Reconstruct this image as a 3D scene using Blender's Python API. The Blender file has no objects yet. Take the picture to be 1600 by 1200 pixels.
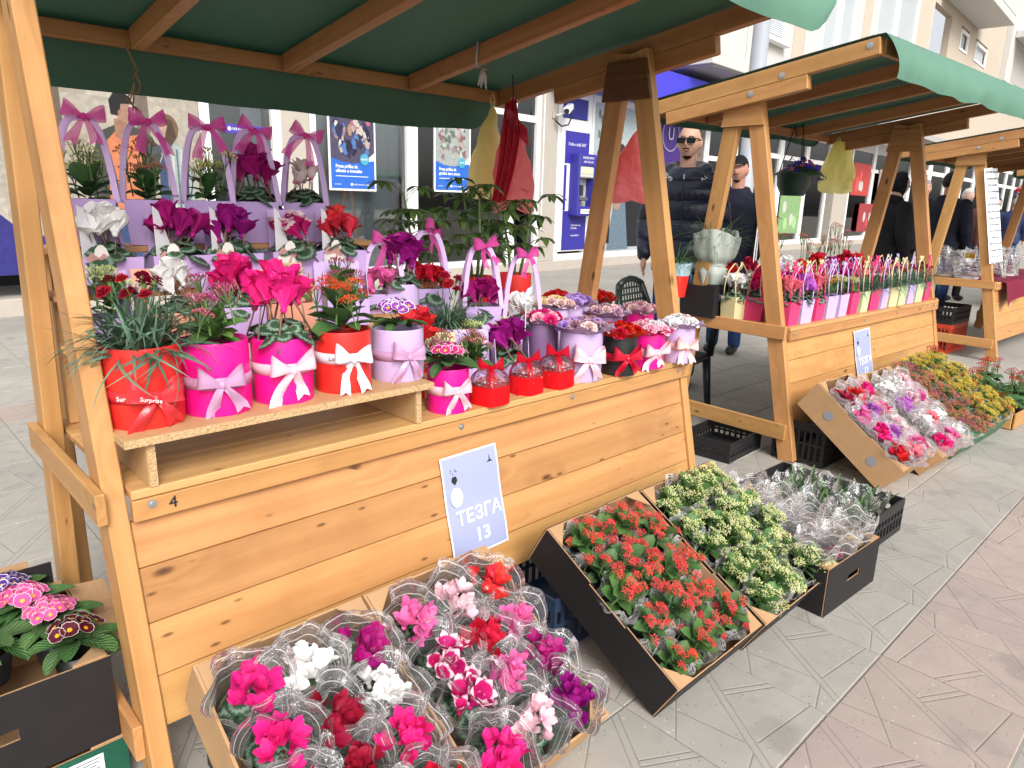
import bpy, math, random
from mathutils import Vector, Matrix, Euler, noise
rad = math.radians
rnd = random.Random(11)
sc = bpy.context.scene
COL = sc.collection
# ------------------------------------------------------------------ camera
CR = Matrix(((0.722916, 0.156126, -0.673065), (-0.690471, 0.198981, -0.695454), (0.025349, 0.967487, 0.251647)))
CAM = Vector((0, 0, 1.40))
cd = bpy.data.cameras.new('camera'); cam = bpy.data.objects.new('camera', cd); COL.objects.link(cam)
cam.matrix_world = Matrix.Translation(CAM) @ CR.to_4x4()
cd.sensor_width = 36.0; cd.lens = 1107.94 / 1600 * 36; cd.clip_start = 0.05; cd.clip_end = 400
sc.camera = cam
# ------------------------------------------------------------------ world, sun, exposure
wd = bpy.data.worlds.new('World'); sc.world = wd; wd.use_nodes = True
wn = wd.node_tree.nodes; wl = wd.node_tree.links; wn.clear()
SUN_EL, SUN_AZ = rad(38), rad(204)          # azimuth clockwise from +Y
sky = wn.new('ShaderNodeTexSky'); sky.sky_type = 'NISHITA'; sky.sun_disc = False
sky.sun_elevation = SUN_EL; sky.sun_rotation = SUN_AZ; sky.dust_density = 4.0; sky.air_density = 1.0
hs = wn.new('ShaderNodeHueSaturation'); hs.inputs['Saturation'].default_value = 0.22
bg = wn.new('ShaderNodeBackground'); bg.inputs['Strength'].default_value = 0.15
wo = wn.new('ShaderNodeOutputWorld')
wl.new(sky.outputs[0], hs.inputs['Color']); wl.new(hs.outputs[0], bg.inputs['Color']); wl.new(bg.outputs[0], wo.inputs['Surface'])
sd = bpy.data.lights.new('sun', 'SUN'); sd.energy = 1.7; sd.angle = rad(24); sd.color = (1.0, 0.965, 0.91)
so = bpy.data.objects.new('sun', sd); COL.objects.link(so); so.location = (-4, -6, 12)
sdir = Vector((math.sin(SUN_AZ) * math.cos(SUN_EL), math.cos(SUN_AZ) * math.cos(SUN_EL), math.sin(SUN_EL)))
so.rotation_euler = sdir.to_track_quat('Z', 'Y').to_euler()
vs = sc.view_settings; vs.view_transform = 'Standard'; vs.look = 'None'; vs.gamma = 1.0; vs.exposure = 0.53
vs.use_curve_mapping = False
sc.render.engine = 'CYCLES'
cy = sc.cycles
cy.max_bounces = 7; cy.diffuse_bounces = 4; cy.glossy_bounces = 3; cy.transmission_bounces = 5
cy.transparent_max_bounces = 24; cy.use_denoising = True; cy.sample_clamp_indirect = 6.0
cy.use_adaptive_sampling = True; cy.adaptive_threshold = 0.015; cy.caustics_reflective = False; cy.caustics_refractive = False

# ------------------------------------------------------------------ measuring: where the ray through a photo point meets a plane of the place
def at(px, py, x=None, y=None, z=None):
    d = CR @ Vector(((px - 800) / 1107.94, -(py - 600) / 1107.94, -1))
    if z is not None: t = (z - CAM.z) / d.z
    elif y is not None: t = (y - CAM.y) / d.y
    else: t = (x - CAM.x) / d.x
    return CAM + d * t

# ------------------------------------------------------------------ mesh builder
T3 = Matrix.Translation
def RX(a): return Matrix.Rotation(a, 4, 'X')
def RY(a): return Matrix.Rotation(a, 4, 'Y')
def RZ(a): return Matrix.Rotation(a, 4, 'Z')
def SC(x, y=None, z=None):
    return Matrix.Diagonal((x, x if y is None else y, x if z is None else z, 1))
class MB:
    def __init__(s): s.v = []; s.f = []; s.mi = []; s.uv = []
    def add(s, vs, fs, mi=0, uv=None, M=None):
        o = len(s.v)
        if M is not None: vs = [M @ Vector(p) for p in vs]
        s.v += [tuple(p) for p in vs]; s.uv += list(uv) if uv else [(0.5, 0.5)] * len(vs)
        s.f += [tuple(i + o for i in f) for f in fs]; s.mi += [mi] * len(fs)
        return s
    def box(s, c, d, mi=0, M=None):
        x, y, z = d[0] / 2, d[1] / 2, d[2] / 2
        vs = [(c[0] + a * x, c[1] + b * y, c[2] + e * z) for a in (-1, 1) for b in (-1, 1) for e in (-1, 1)]
        return s.add(vs, [(0, 1, 3, 2), (4, 6, 7, 5), (0, 4, 5, 1), (2, 3, 7, 6), (0, 2, 6, 4), (1, 5, 7, 3)], mi, None, M)
    def bbox(s, c, d, b=.004, mi=0, M=None):      # box with chamfered edges
        x, y, z = d[0] / 2, d[1] / 2, d[2] / 2; b = min(b, x * .8, y * .8, z * .8)
        vs = []; idx = {}
        for a in (-1, 1):
            for q in (-1, 1):
                for e in (-1, 1):
                    for k, (ox, oy, oz) in enumerate(((0, b, b), (b, 0, b), (b, b, 0))):
                        idx[(a, q, e, k)] = len(vs)
                        vs.append((c[0] + a * (x - ox), c[1] + q * (y - oy), c[2] + e * (z - oz)))
        fs = []
        for a in (-1, 1):
            fs.append([idx[(a, q, e, 0)] for q, e in ((-1, -1), (1, -1), (1, 1), (-1, 1))])
            fs.append([idx[(q, a, e, 1)] for q, e in ((-1, -1), (1, -1), (1, 1), (-1, 1))])
            fs.append([idx[(q, e, a, 2)] for q, e in ((-1, -1), (1, -1), (1, 1), (-1, 1))])
            for q in (-1, 1):
                fs.append([idx[(a, q, -1, 0)], idx[(a, q, 1, 0)], idx[(a, q, 1, 1)], idx[(a, q, -1, 1)]])
                fs.append([idx[(a, -1, q, 0)], idx[(a, 1, q, 0)], idx[(a, 1, q, 2)], idx[(a, -1, q, 2)]])
                fs.append([idx[(-1, a, q, 1)], idx[(1, a, q, 1)], idx[(1, a, q, 2)], idx[(-1, a, q, 2)]])
                for e in (-1, 1): fs.append([idx[(a, q, e, 0)], idx[(a, q, e, 1)], idx[(a, q, e, 2)]])
        return s.add(vs, fs, mi, None, M)
    def grid(s, fn, nu, nv, mi=0, M=None, cu=False):
        vs = []; uv = []; fs = []; n = nu if cu else nu + 1
        for j in range(nv + 1):
            for i in range(n):
                u, v = i / nu, j / nv
                vs.append(fn(u, v)); uv.append((u, v))
        for j in range(nv):
            for i in range(nu):
                a = j * n + i; b = j * n + (i + 1) % n if cu else j * n + i + 1
                fs.append((a, b, b + n, a + n))
        return s.add(vs, fs, mi, uv, M)
    def tube(s, pts, r, n=6, mi=0, M=None, cap=True):
        pts = [Vector(p) for p in pts]; m = len(pts); vs = []; fs = []
        up = None
        for i, p in enumerate(pts):
            t = (pts[min(i + 1, m - 1)] - pts[max(i - 1, 0)]).normalized()
            if up is None:
                up = Vector((0, 0, 1)) if abs(t.z) < .9 else Vector((1, 0, 0))
            a = (up - t * up.dot(t)).normalized(); b = t.cross(a); up = a
            rr = r[i] if isinstance(r, (list, tuple)) else r
            for k in range(n):
                q = 2 * math.pi * k / n
                vs.append(p + (a * math.cos(q) + b * math.sin(q)) * rr)
        for i in range(m - 1):
            for k in range(n):
                k2 = (k + 1) % n
                fs.append((i * n + k, i * n + k2, (i + 1) * n + k2, (i + 1) * n + k))
        if cap: fs.append(tuple(range(n - 1, -1, -1))); fs.append(tuple((m - 1) * n + k for k in range(n)))
        uv = [(k / n, i / max(m - 1, 1)) for i in range(m) for k in range(n)]
        return s.add(vs, fs, mi, uv, M)
    def lathe(s, prof, n=24, mi=0, M=None, cap0=False, cap1=False):
        m = len(prof); vs = []; fs = []; uv = []
        for i, (r, z) in enumerate(prof):
            for k in range(n):
                q = 2 * math.pi * k / n; vs.append((r * math.cos(q), r * math.sin(q), z)); uv.append((k / n, i / (m - 1)))
        for i in range(m - 1):
            for k in range(n):
                k2 = (k + 1) % n; fs.append((i * n + k, i * n + k2, (i + 1) * n + k2, (i + 1) * n + k))
        if cap0: fs.append(tuple(range(n - 1, -1, -1)))
        if cap1: fs.append(tuple((m - 1) * n + k for k in range(n)))
        return s.add(vs, fs, mi, uv, M)
    def ball(s, c, r, nu=8, nv=5, mi=0, M=None):
        if not isinstance(r, (tuple, list)): r = (r, r, r)
        vs = [(c[0], c[1], c[2] - r[2])]
        for j in range(1, nv):
            t = math.pi * j / nv - math.pi / 2
            for i in range(nu):
                q = 2 * math.pi * i / nu
                vs.append((c[0] + r[0] * math.cos(t) * math.cos(q), c[1] + r[1] * math.cos(t) * math.sin(q), c[2] + r[2] * math.sin(t)))
        vs.append((c[0], c[1], c[2] + r[2])); L = len(vs) - 1; fs = []
        for i in range(nu):
            i2 = (i + 1) % nu
            fs.append((0, 1 + i2, 1 + i)); fs.append((L, L - nu + i, L - nu + i2))
            for j in range(nv - 2):
                a = 1 + j * nu; fs.append((a + i, a + i2, a + nu + i2, a + nu + i))
        return s.add(vs, fs, mi, None, M)
    def prism(s, poly, h, mi=0, M=None, z0=0.0):   # polygon in xy, extruded along z
        n = len(poly)
        vs = [(p[0], p[1], z0) for p in poly] + [(p[0], p[1], z0 + h) for p in poly]
        fs = [tuple(range(n - 1, -1, -1)), tuple(range(n, 2 * n))] + [(i, (i + 1) % n, n + (i + 1) % n, n + i) for i in range(n)]
        return s.add(vs, fs, mi, None, M)
    def poly(s, pts, mi=0, M=None):
        return s.add(pts, [tuple(range(len(pts)))], mi, None, M)
    def mesh(s, name, mats, smooth=False):
        me = bpy.data.meshes.new(name); me.from_pydata(s.v, [], s.f)
        for m in (mats if isinstance(mats, (list, tuple)) else [mats]): me.materials.append(m)
        if len(me.materials) > 1: me.polygons.foreach_set('material_index', s.mi)
        ul = me.uv_layers.new(name='uv'); li = [0] * len(me.loops); me.loops.foreach_get('vertex_index', li)
        flat = []
        for i in li: flat += s.uv[i]
        ul.data.foreach_set('uv', flat)
        if smooth: me.polygons.foreach_set('use_smooth', [True] * len(me.polygons))
        me.update(); return me
def ob(name, me, parent=None, M=None):
    o = bpy.data.objects.new(name, me); COL.objects.link(o)
    if parent is not None: o.parent = parent
    if M is not None: o.matrix_basis = M
    return o
def tag(o, label, cat, group=None):
    o['label'] = label; o['category'] = cat
    if group: o['group'] = group
    return o
def thing(name, label, cat, group=None, M=None):
    o = ob(name, None, None, M); o.empty_display_size = .05
    return tag(o, label, cat, group)
def setting(o): o['kind'] = 'structure'; return o
def stuff(o): o['kind'] = 'stuff'; return o
def clone(root, M, label=None, group=None, swap=None):
    def cp(o, par):
        c = o.copy(); COL.objects.link(c)
        if par is not None: c.parent = par
        if swap and o.data is not None:
            for sl in c.material_slots:
                if sl.material in swap:
                    m = swap[sl.material]; sl.link = 'OBJECT'; sl.material = m
        for ch in KIDS.get(o.name, []): KIDS.setdefault(c.name, []).append(cp(ch, c))
        return c
    KIDS.clear()
    for o in bpy.data.objects:
        if o.parent: KIDS.setdefault(o.parent.name, []).append(o)
    r = cp(root, None); r.matrix_basis = M
    if label: r['label'] = label
    if group: r['group'] = group
    return r
KIDS = {}
def beam(name, p0, p1, w, h, m, parent=None, up=(0, 0, 1), b=.003):
    """a squared timber from p0 to p1 whose own x axis runs along the grain; h is measured along 'up'"""
    p0, p1 = Vector(p0), Vector(p1); x = (p1 - p0); L = x.length; x.normalize(); z = Vector(up); z = (z - x * z.dot(x)).normalized(); y = z.cross(x)
    M = Matrix((x, y, z)).transposed().to_4x4(); M.translation = (p0 + p1) / 2
    key = (round(L, 3), round(w, 4), round(h, 4), m.name)
    if key not in BEAMS: BEAMS[key] = MB().bbox((0, 0, 0), (L, w, h), b).mesh(name, m)
    return ob(name, BEAMS[key], parent, M)
BEAMS = {}

# ------------------------------------------------------------------ materials
class NT:
    def __init__(s, name):
        s.m = bpy.data.materials.new(name); s.m.use_nodes = True; s.t = s.m.node_tree; s.t.nodes.clear()
        s.out = s.n('OutputMaterial')
    def n(s, ty, **kw):
        q = s.t.nodes.new('ShaderNode' + ty)
        for k, v in kw.items(): setattr(q, k, v)
        return q
    def l(s, a, b): s.t.links.new(a, b)
    def set(s, sock, v):
        if hasattr(v, 'is_linked') or hasattr(v, 'links'): s.l(v, sock)
        else: sock.default_value = v
    def math(s, op, a, b=0.0, c=None, clamp=False):
        q = s.n('Math', operation=op, use_clamp=clamp); s.set(q.inputs[0], a); s.set(q.inputs[1], b)
        if c is not None: s.set(q.inputs[2], c)
        return q.outputs[0]
    def mix(s, f, a, b, ty='MIX'):
        q = s.n('Mix', data_type='RGBA', blend_type=ty); s.set(q.inputs[0], f)
        s.set(q.inputs[6], a if not isinstance(a, tuple) else (*a[:3], 1)); s.set(q.inputs[7], b if not isinstance(b, tuple) else (*b[:3], 1))
        return q.outputs[2]
    def noise(s, scale, vec=None, detail=3, rough=.55, dist=0):
        q = s.n('TexNoise'); q.inputs['Scale'].default_value = scale; q.inputs['Detail'].default_value = detail
        q.inputs['Roughness'].default_value = rough; q.inputs['Distortion'].default_value = dist
        if vec is not None: s.l(vec, q.inputs['Vector'])
        return q.outputs['Fac']
    def ramp(s, f, stops, interp='LINEAR'):
        q = s.n('ValToRGB'); s.l(f, q.inputs[0]); e = q.color_ramp.elements; q.color_ramp.interpolation = interp
        while len(e) < len(stops): e.new(.5)
        for k, (p, c) in enumerate(stops):
            e[k].position = p; e[k].color = (*c, 1) if len(c) == 3 else c
        return q.outputs[0]
    def coord(s, which='Object', scale=None, offs=None):
        q = s.n('TexCoord').outputs[which]
        if scale is None and offs is None: return q
        m = s.n('Mapping'); s.l(q, m.inputs['Vector'])
        if scale: m.inputs['Scale'].default_value = scale
        if offs is not None: s.l(offs, m.inputs['Location'])
        return m.outputs[0]
    def rand(s): return s.n('ObjectInfo').outputs['Random']
    def bump(s, h, strength=.3, dist=.01):
        q = s.n('Bump'); q.inputs['Strength'].default_value = strength; q.inputs['Distance'].default_value = dist
        s.l(h, q.inputs['Height']); return q.outputs[0]
    def surf(s, col, rough=.6, spec=.35, bump=None, transl=0, tcol=None, metal=0, sheen=0, coat=0, emis=None):
        p = s.n('BsdfPrincipled'); s.set(p.inputs['Base Color'], (*col, 1) if isinstance(col, tuple) else col)
        s.set(p.inputs['Roughness'], rough); p.inputs['Specular IOR Level'].default_value = spec; p.inputs['Metallic'].default_value = metal
        p.inputs['Sheen Weight'].default_value = sheen; p.inputs['Coat Weight'].default_value = coat
        if bump is not None: s.l(bump, p.inputs['Normal'])
        o = p.outputs[0]
        if transl:
            t = s.n('BsdfTranslucent'); tc = tcol if tcol is not None else col
            s.set(t.inputs['Color'], (*tc, 1) if isinstance(tc, tuple) else tc)
            mx = s.n('MixShader'); mx.inputs[0].default_value = transl; s.l(o, mx.inputs[1]); s.l(t.outputs[0], mx.inputs[2]); o = mx.outputs[0]
        s.l(o, s.out.inputs['Surface']); return s.m
    def vary(s, col, var=.15, hue=.0, nscale=0, namt=0, vec=None, sat=1.0):
        """object-to-object and within-object variation of a base colour"""
        q = s.n('HueSaturation'); s.set(q.inputs['Color'], (*col, 1) if isinstance(col, tuple) else col); q.inputs['Saturation'].default_value = sat
        r = s.rand(); val = s.math('MULTIPLY_ADD', r, 2 * var, 1 - var)
        if nscale:
            nn = s.noise(nscale, vec if vec is not None else s.coord())
            val = s.math('MULTIPLY', val, s.math('MULTIPLY_ADD', nn, 2 * namt, 1 - namt))
        s.l(val, q.inputs['Value'])
        if hue:
            r2 = s.math('FRACT', s.math('MULTIPLY', r, 17.31)); s.l(s.math('MULTIPLY_ADD', r2, 2 * hue, .5 - hue), q.inputs['Hue'])
        return q.outputs[0]
def simple(name, col, rough=.6, spec=.35, var=.08, hue=0, nscale=0, namt=0, bscale=0, bamt=.2, bdist=.004, transl=0, metal=0, sheen=0, coat=0):
    t = NT(name); c = t.vary(col, var, hue, nscale, namt)
    b = t.bump(t.noise(bscale, t.coord(), 4), bamt, bdist) if bscale else None
    return t.surf(c, rough, spec, b, transl, None, metal, sheen, coat)
def wood(name, light, dark, knots=.5, dirt=.25, rough=.5, coat=.0):
    t = NT(name); r = t.rand()
    off = t.n('CombineXYZ'); t.l(t.math('MULTIPLY', r, 37.0), off.inputs[0]); t.l(t.math('MULTIPLY', r, 91.0), off.inputs[1]); t.l(t.math('MULTIPLY', r, 53.0), off.inputs[2])
    v = t.coord('Object', (1, 1, 1), off.outputs[0])
    mp = t.n('Mapping'); mp.inputs['Scale'].default_value = (.8, 15, 15); t.l(v, mp.inputs['Vector'])
    # knots bend the grain round them
    kv = t.n('Mapping'); kv.inputs['Scale'].default_value = (4.2, 10.5, 10.5); t.l(v, kv.inputs['Vector'])
    vo = t.n('TexVoronoi', feature='F1'); vo.inputs['Scale'].default_value = 1.0; vo.inputs['Randomness'].default_value = 1; t.l(kv.outputs[0], vo.inputs['Vector'])
    kd = vo.outputs['Distance']; pick = t.n('SeparateColor'); t.l(vo.outputs['Color'], pick.inputs[0])
    on = t.math('LESS_THAN', pick.outputs[0], knots)
    kn = t.math('MULTIPLY', t.ramp(kd, [(0.0, (1, 1, 1)), (.06, (.8, .8, .8)), (.13, (0, 0, 0))]), on)
    halo = t.math('MULTIPLY', t.ramp(kd, [(0.0, (1, 1, 1)), (.5, (0, 0, 0))]), on)
    g1 = t.noise(1.6, mp.outputs[0], 3, .5, .6)
    wv = t.n('TexWave', wave_type='RINGS', rings_direction='X'); wv.inputs['Scale'].default_value = .55; wv.inputs['Distortion'].default_value = 3.2
    wv.inputs['Detail'].default_value = 2; wv.inputs['Detail Scale'].default_value = 1.2
    cmb = t.n('VectorMath', operation='ADD'); t.l(mp.outputs[0], cmb.inputs[0])
    hv = t.n('CombineXYZ'); t.l(t.math('MULTIPLY', halo, .8), hv.inputs[1]); t.l(t.math('MULTIPLY', halo, .7), hv.inputs[2]); t.l(hv.outputs[0], cmb.inputs[1]); t.l(cmb.outputs[0], wv.inputs['Vector'])
    fine = t.n('Mapping'); fine.inputs['Scale'].default_value = (4, 160, 160); t.l(v, fine.inputs['Vector'])
    g2 = t.noise(1.0, fine.outputs[0], 2)
    f = t.math('ADD', t.math('MULTIPLY', wv.outputs['Fac'], .20), t.math('ADD', t.math('MULTIPLY', g1, .62), t.math('MULTIPLY', g2, .26)))
    c = t.ramp(f, [(.25, light), (.85, dark)])
    md = t.noise(2.3, t.coord('Object', None, off.outputs[0]), 5, .6)
    c = t.mix(t.math('MULTIPLY', t.ramp(md, [(.5, (0, 0, 0)), (.72, (1, 1, 1))]), dirt), c, tuple(x * .5 for x in dark))
    c = t.mix(kn, c, (dark[0] * .22, dark[1] * .17, dark[2] * .2))
    # short dark splits and nail marks
    sp = t.n('Mapping'); sp.inputs['Scale'].default_value = (9, 26, 26); t.l(v, sp.inputs['Vector'])
    vs2 = t.n('TexVoronoi', feature='F1'); vs2.inputs['Scale'].default_value = 1.0; t.l(sp.outputs[0], vs2.inputs['Vector'])
    pk2 = t.n('SeparateColor'); t.l(vs2.outputs['Color'], pk2.inputs[0])
    spl = t.math('MULTIPLY', t.math('LESS_THAN', pk2.outputs[1], knots * .34), t.ramp(vs2.outputs['Distance'], [(.07, (1, 1, 1)), (.16, (0, 0, 0))]))
    c = t.mix(t.math('MULTIPLY', spl, .75), c, (dark[0] * .18, dark[1] * .16, dark[2] * .2))
    c = t.vary(c, .10, .006)
    return t.surf(c, rough, .35, t.bump(t.math('ADD', g2, t.math('MULTIPLY', kn, 2)), .25, .002), coat=coat)
W_VARN = wood('varnished_pine', (.56, .302, .115), (.425, .200, .066), .60, .36, .48, .03)
W_RAFT = wood('stained_pine', (.50, .245, .095), (.34, .135, .050), .35, .2, .55)
W_TOP = wood('worn_counter_pine', (.64, .38, .16), (.46, .24, .085), .45, .35, .55)
W_GUS = wood('oiled_gusset_board', (.15, .058, .022), (.075, .028, .012), .4, .5, .5)
def chip():
    t = NT('particle_board'); n1 = t.noise(160, t.coord(), 3); vo = t.n('TexVoronoi'); vo.inputs['Scale'].default_value = 190; t.l(t.coord('Object', (1, 2.2, 2.2)), vo.inputs['Vector'])
    c = t.ramp(t.math('ADD', t.math('MULTIPLY', n1, .7), t.math('MULTIPLY', vo.outputs['Distance'], .5)), [(.3, (.16, .085, .04)), (.5, (.42, .27, .13)), (.75, (.58, .40, .22))])
    return t.surf(c, .8, .2, t.bump(n1, .3, .002))
CHIP = chip()
CHIPFACE = simple('chipboard_face', (.50, .31, .15), .6, nscale=30, namt=.18)
STEEL = simple('zinc_steel', (.55, .56, .57), .35, metal=.9)
TARP_LIT = (.115, .245, .178); TARP_SHADED = (.066, .145, .095)     # skylit outer side and roof shade underneath, both painted into the cloth colour
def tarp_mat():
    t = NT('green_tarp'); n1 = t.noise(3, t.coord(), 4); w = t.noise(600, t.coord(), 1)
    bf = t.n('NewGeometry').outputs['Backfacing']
    c = t.vary(t.mix(bf, TARP_SHADED, TARP_LIT), .03, 0, 4, .16)
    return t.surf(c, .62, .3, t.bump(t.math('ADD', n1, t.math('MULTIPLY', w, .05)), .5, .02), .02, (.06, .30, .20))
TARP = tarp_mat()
SHADE = simple('grey_concrete', (.35, .34, .32), .9, nscale=8, namt=.1)
BLACKCARD = simple('black_printed_cardboard', (.018, .016, .017), .55, .3, nscale=12, namt=.25)
def kraft(name, col):
    t = NT(name); fl = t.n('TexWave', bands_direction='X'); fl.inputs['Scale'].default_value = 60; t.l(t.coord(), fl.inputs['Vector'])
    c = t.vary(col, .05, 0, 14, .14)
    return t.surf(c, .85, .2, t.bump(t.math('ADD', fl.outputs['Fac'], t.noise(40, t.coord())), .12, .001))
KRAFT = kraft('kraft_cardboard', (.47, .285, .145)); KRAFTIN = kraft('kraft_cardboard_inside', (.44, .265, .14)); KEDGE = kraft('cut_cardboard_edge', (.42, .28, .17))
def leafmat(name, col, tip=None, rough=.45, transl=.18, nscale=18, namt=.3, vein=0, var=.22, silver=None):
    t = NT(name); c = col
    uvs = t.n('SeparateXYZ'); t.l(t.coord('UV'), uvs.inputs[0])
    if tip: c = t.mix(uvs.outputs[1], col, tip)
    if silver:
        du = t.math('SUBTRACT', uvs.outputs[0], .5); dv = t.math('SUBTRACT', uvs.outputs[1], .5)
        rr = t.math('SQRT', t.math('ADD', t.math('MULTIPLY', du, du), t.math('MULTIPLY', dv, dv)))
        an = t.math('ARCTAN2', du, dv)
        wob = t.math('ADD', rr, t.math('MULTIPLY', t.math('SINE', t.math('MULTIPLY', an, 13.0)), .025))
        wob = t.math('ADD', wob, t.math('MULTIPLY', t.math('SUBTRACT', t.noise(50, t.coord()), .5), .10))
        c = t.mix(t.ramp(wob, [(.24, (0, 0, 0)), (.30, (1, 1, 1)), (.36, (1, 1, 1)), (.43, (0, 0, 0))]), c, silver)
        vn = t.math('ABSOLUTE', t.math('SINE', t.math('MULTIPLY', an, 4.5)))
        c = t.mix(t.math('MULTIPLY', t.ramp(vn, [(.0, (1, 1, 1)), (.16, (0, 0, 0))]), .35), c, silver)
    if vein:
        av = t.math('ABSOLUTE', t.math('SUBTRACT', uvs.outputs[0], .5))
        mid = t.ramp(av, [(.0, (1, 1, 1)), (.05, (0, 0, 0))])
        sv = t.math('SINE', t.math('MULTIPLY', t.math('SUBTRACT', uvs.outputs[1], t.math('MULTIPLY', av, .9)), 42.0))
        c = t.mix(t.math('MULTIPLY', t.math('MAXIMUM', mid, t.ramp(sv, [(.75, (0, 0, 0)), (.98, (.5, .5, .5))])), vein), c, tuple(min(1, x * 2.0 + .03) for x in col))
        b = t.bump(sv, .5, .003)
    else: b = t.bump(t.noise(60, t.coord()), .25, .003)
    c = t.vary(c, var, .012, nscale, namt)
    return t.surf(c, rough, .4, b, transl)
L_CYC = leafmat('cyclamen_leaf', (.030, .075, .034), None, .5, .12, silver=(.20, .28, .22))
L_KAL = leafmat('kalanchoe_leaf', (.058, .135, .036), (.085, .19, .05), .4, .15)
L_KAL2 = leafmat('dark_succulent_leaf', (.050, .120, .044), (.080, .17, .055), .4, .15)
L_KALB = leafmat('fresh_succulent_leaf', (.095, .20, .035), (.15, .28, .07), .4, .15)
L_PRI = leafmat('primrose_leaf', (.055, .135, .040), (.085, .19, .05), .5, .2, vein=.55)
L_DIA = leafmat('dianthus_blade', (.085, .16, .105), (.13, .23, .15), .55, .15)
L_SCH = leafmat('umbrella_leaf', (.075, .15, .045), (.12, .21, .05), .35, .3)
L_GER = leafmat('geranium_leaf', (.045, .12, .045), (.06, .15, .05), .6, .2)
STEM = leafmat('green_stem', (.11, .18, .055), None, .6, .0)
STEMR = leafmat('reddish_stem', (.20, .11, .075), None, .6, .0)
SOIL = simple('potting_soil', (.022, .016, .011), .95, .1, bscale=90, bamt=.8)
def petal(name, col, edge=None, eye=None, base=None, rough=.55, transl=.22, var=.10, hue=.008, streak=.0, ew=.86):
    t = NT(name); uvs = t.n('SeparateXYZ'); t.l(t.coord('UV'), uvs.inputs[0]); v = uvs.outputs[1]
    c = col
    if base: c = t.mix(t.ramp(v, [(.0, (1, 1, 1)), (.35, (0, 0, 0))]), c, base)
    if streak:
        st = t.math('SINE', t.math('MULTIPLY', uvs.outputs[0], 44)); c = t.mix(t.math('MULTIPLY', t.math('ABSOLUTE', st), streak), c, tuple(x * .62 for x in col))
    c = t.vary(c, var, hue, 35, .16)
    if edge: c = t.mix(t.ramp(v, [(ew, (0, 0, 0)), (min(.995, ew + .07), (1, 1, 1))]), c, edge)
    if eye: c = t.mix(t.ramp(v, [(.20, (1, 1, 1)), (.31, (0, 0, 0))]), c, eye)
    return t.surf(c, rough, .25, t.bump(t.noise(45, t.coord()), .25, .003), transl, c)
P_MAG = petal('magenta_petal', (.42, .010, .19), streak=.25); P_PURP = petal('purple_magenta_petal', (.33, .008, .22), streak=.25)
P_HOT = petal('hot_pink_petal', (.80, .020, .23), streak=.2); P_PINK = petal('pink_petal', (.80, .16, .42), base=(.75, .05, .3), streak=.15)
P_PALE = petal('pale_pink_petal', (.86, .60, .66), base=(.75, .25, .38)); P_WHITE = petal('white_petal', (.86, .85, .84), var=.04, hue=0)
P_RED = petal('red_petal', (.62, .012, .030), streak=.25); P_CORAL = petal('coral_red_petal', (.80, .040, .055), streak=.2)
P_DRED = petal('dark_red_petal', (.34, .008, .035), streak=.2); P_BICO = petal('white_edged_magenta_petal', (.55, .012, .16), edge=(.85, .6, .68), ew=.7)
P_WPINK = petal('white_petal_with_crimson_base', (.84, .68, .68), base=(.45, .010, .07))
P_SALM = petal('salmon_petal', (.85, .22, .28)); P_LILA = petal('lilac_petal', (.55, .16, .62))
PR_PUR = petal('purple_primrose_petal', (.30, .05, .42), edge=(.80, .70, .82), eye=(.85, .55, .02), ew=.82); PR_PNK = petal('rose_primrose_petal', (.72, .10, .32), edge=(.85, .55, .68), eye=(.85, .55, .02), ew=.88)
PR_HOT = petal('magenta_primrose_petal', (.62, .022, .20), edge=(.85, .62, .72), eye=(.85, .55, .02), ew=.86); PR_DRK = petal('wine_primrose_petal', (.085, .006, .018), edge=(.72, .60, .58), eye=(.85, .42, .01), ew=.9)
PR_VIO = petal('violet_primrose_petal', (.085, .030, .26), edge=(.72, .68, .80), eye=(.85, .55, .02), ew=.84); PR_MAU = petal('bright_purple_primrose_petal', (.36, .06, .58), edge=(.72, .5, .8), eye=(.85, .55, .02), ew=.88)
K_RED = petal('kalanchoe_red', (.86, .055, .062)); K_REDB = petal('kalanchoe_red_bud', (.62, .15, .10), var=.3); K_ORA = petal('kalanchoe_scarlet', (.80, .060, .018))
K_ORAB = petal('kalanchoe_orange_bud', (.55, .13, .05), var=.3); K_WHT = petal('kalanchoe_cream', (.78, .76, .46)); K_WHTB = petal('kalanchoe_lime_bud', (.66, .72, .30), var=.2)
K_PNK = petal('kalanchoe_magenta', (.50, .04, .28)); K_PNKB = petal('kalanchoe_dusky_pink_bud', (.45, .12, .15), var=.3); K_YEL = petal('kalanchoe_yellow', (.80, .55, .06)); K_YELB = petal('kalanchoe_yellow_bud', (.58, .50, .12), var=.3)
K_SAL = petal('kalanchoe_salmon', (.75, .22, .13)); K_SALB = petal('kalanchoe_salmon_bud', (.50, .20, .14), var=.3)
D_CRIM = petal('dianthus_crimson', (.33, .006, .030)); D_SALM = petal('dianthus_salmon', (.75, .25, .25))
VIOBLUE = petal('petunia_violet_blue', (.075, .040, .48))
R_MAUV = petal('soap_rose_mauve', (.52, .32, .42)); R_LIL = petal('soap_rose_lilac', (.50, .32, .70)); R_RED = petal('soap_rose_red', (.55, .008, .012)); R_PINK = petal('soap_rose_pink', (.85, .47, .56))
R_BLUSH = petal('soap_rose_blush', (.84, .62, .60)); R_YEL = petal('soap_rose_cream_yellow', (.84, .70, .36)); R_WHT = petal('soap_rose_white', (.85, .83, .84)); R_HOT = petal('soap_rose_hot_pink', (.72, .02, .2))
def glossycard(name, col, rough=.38): return simple(name, col, rough, .4, .03, nscale=5, namt=.06)
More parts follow.
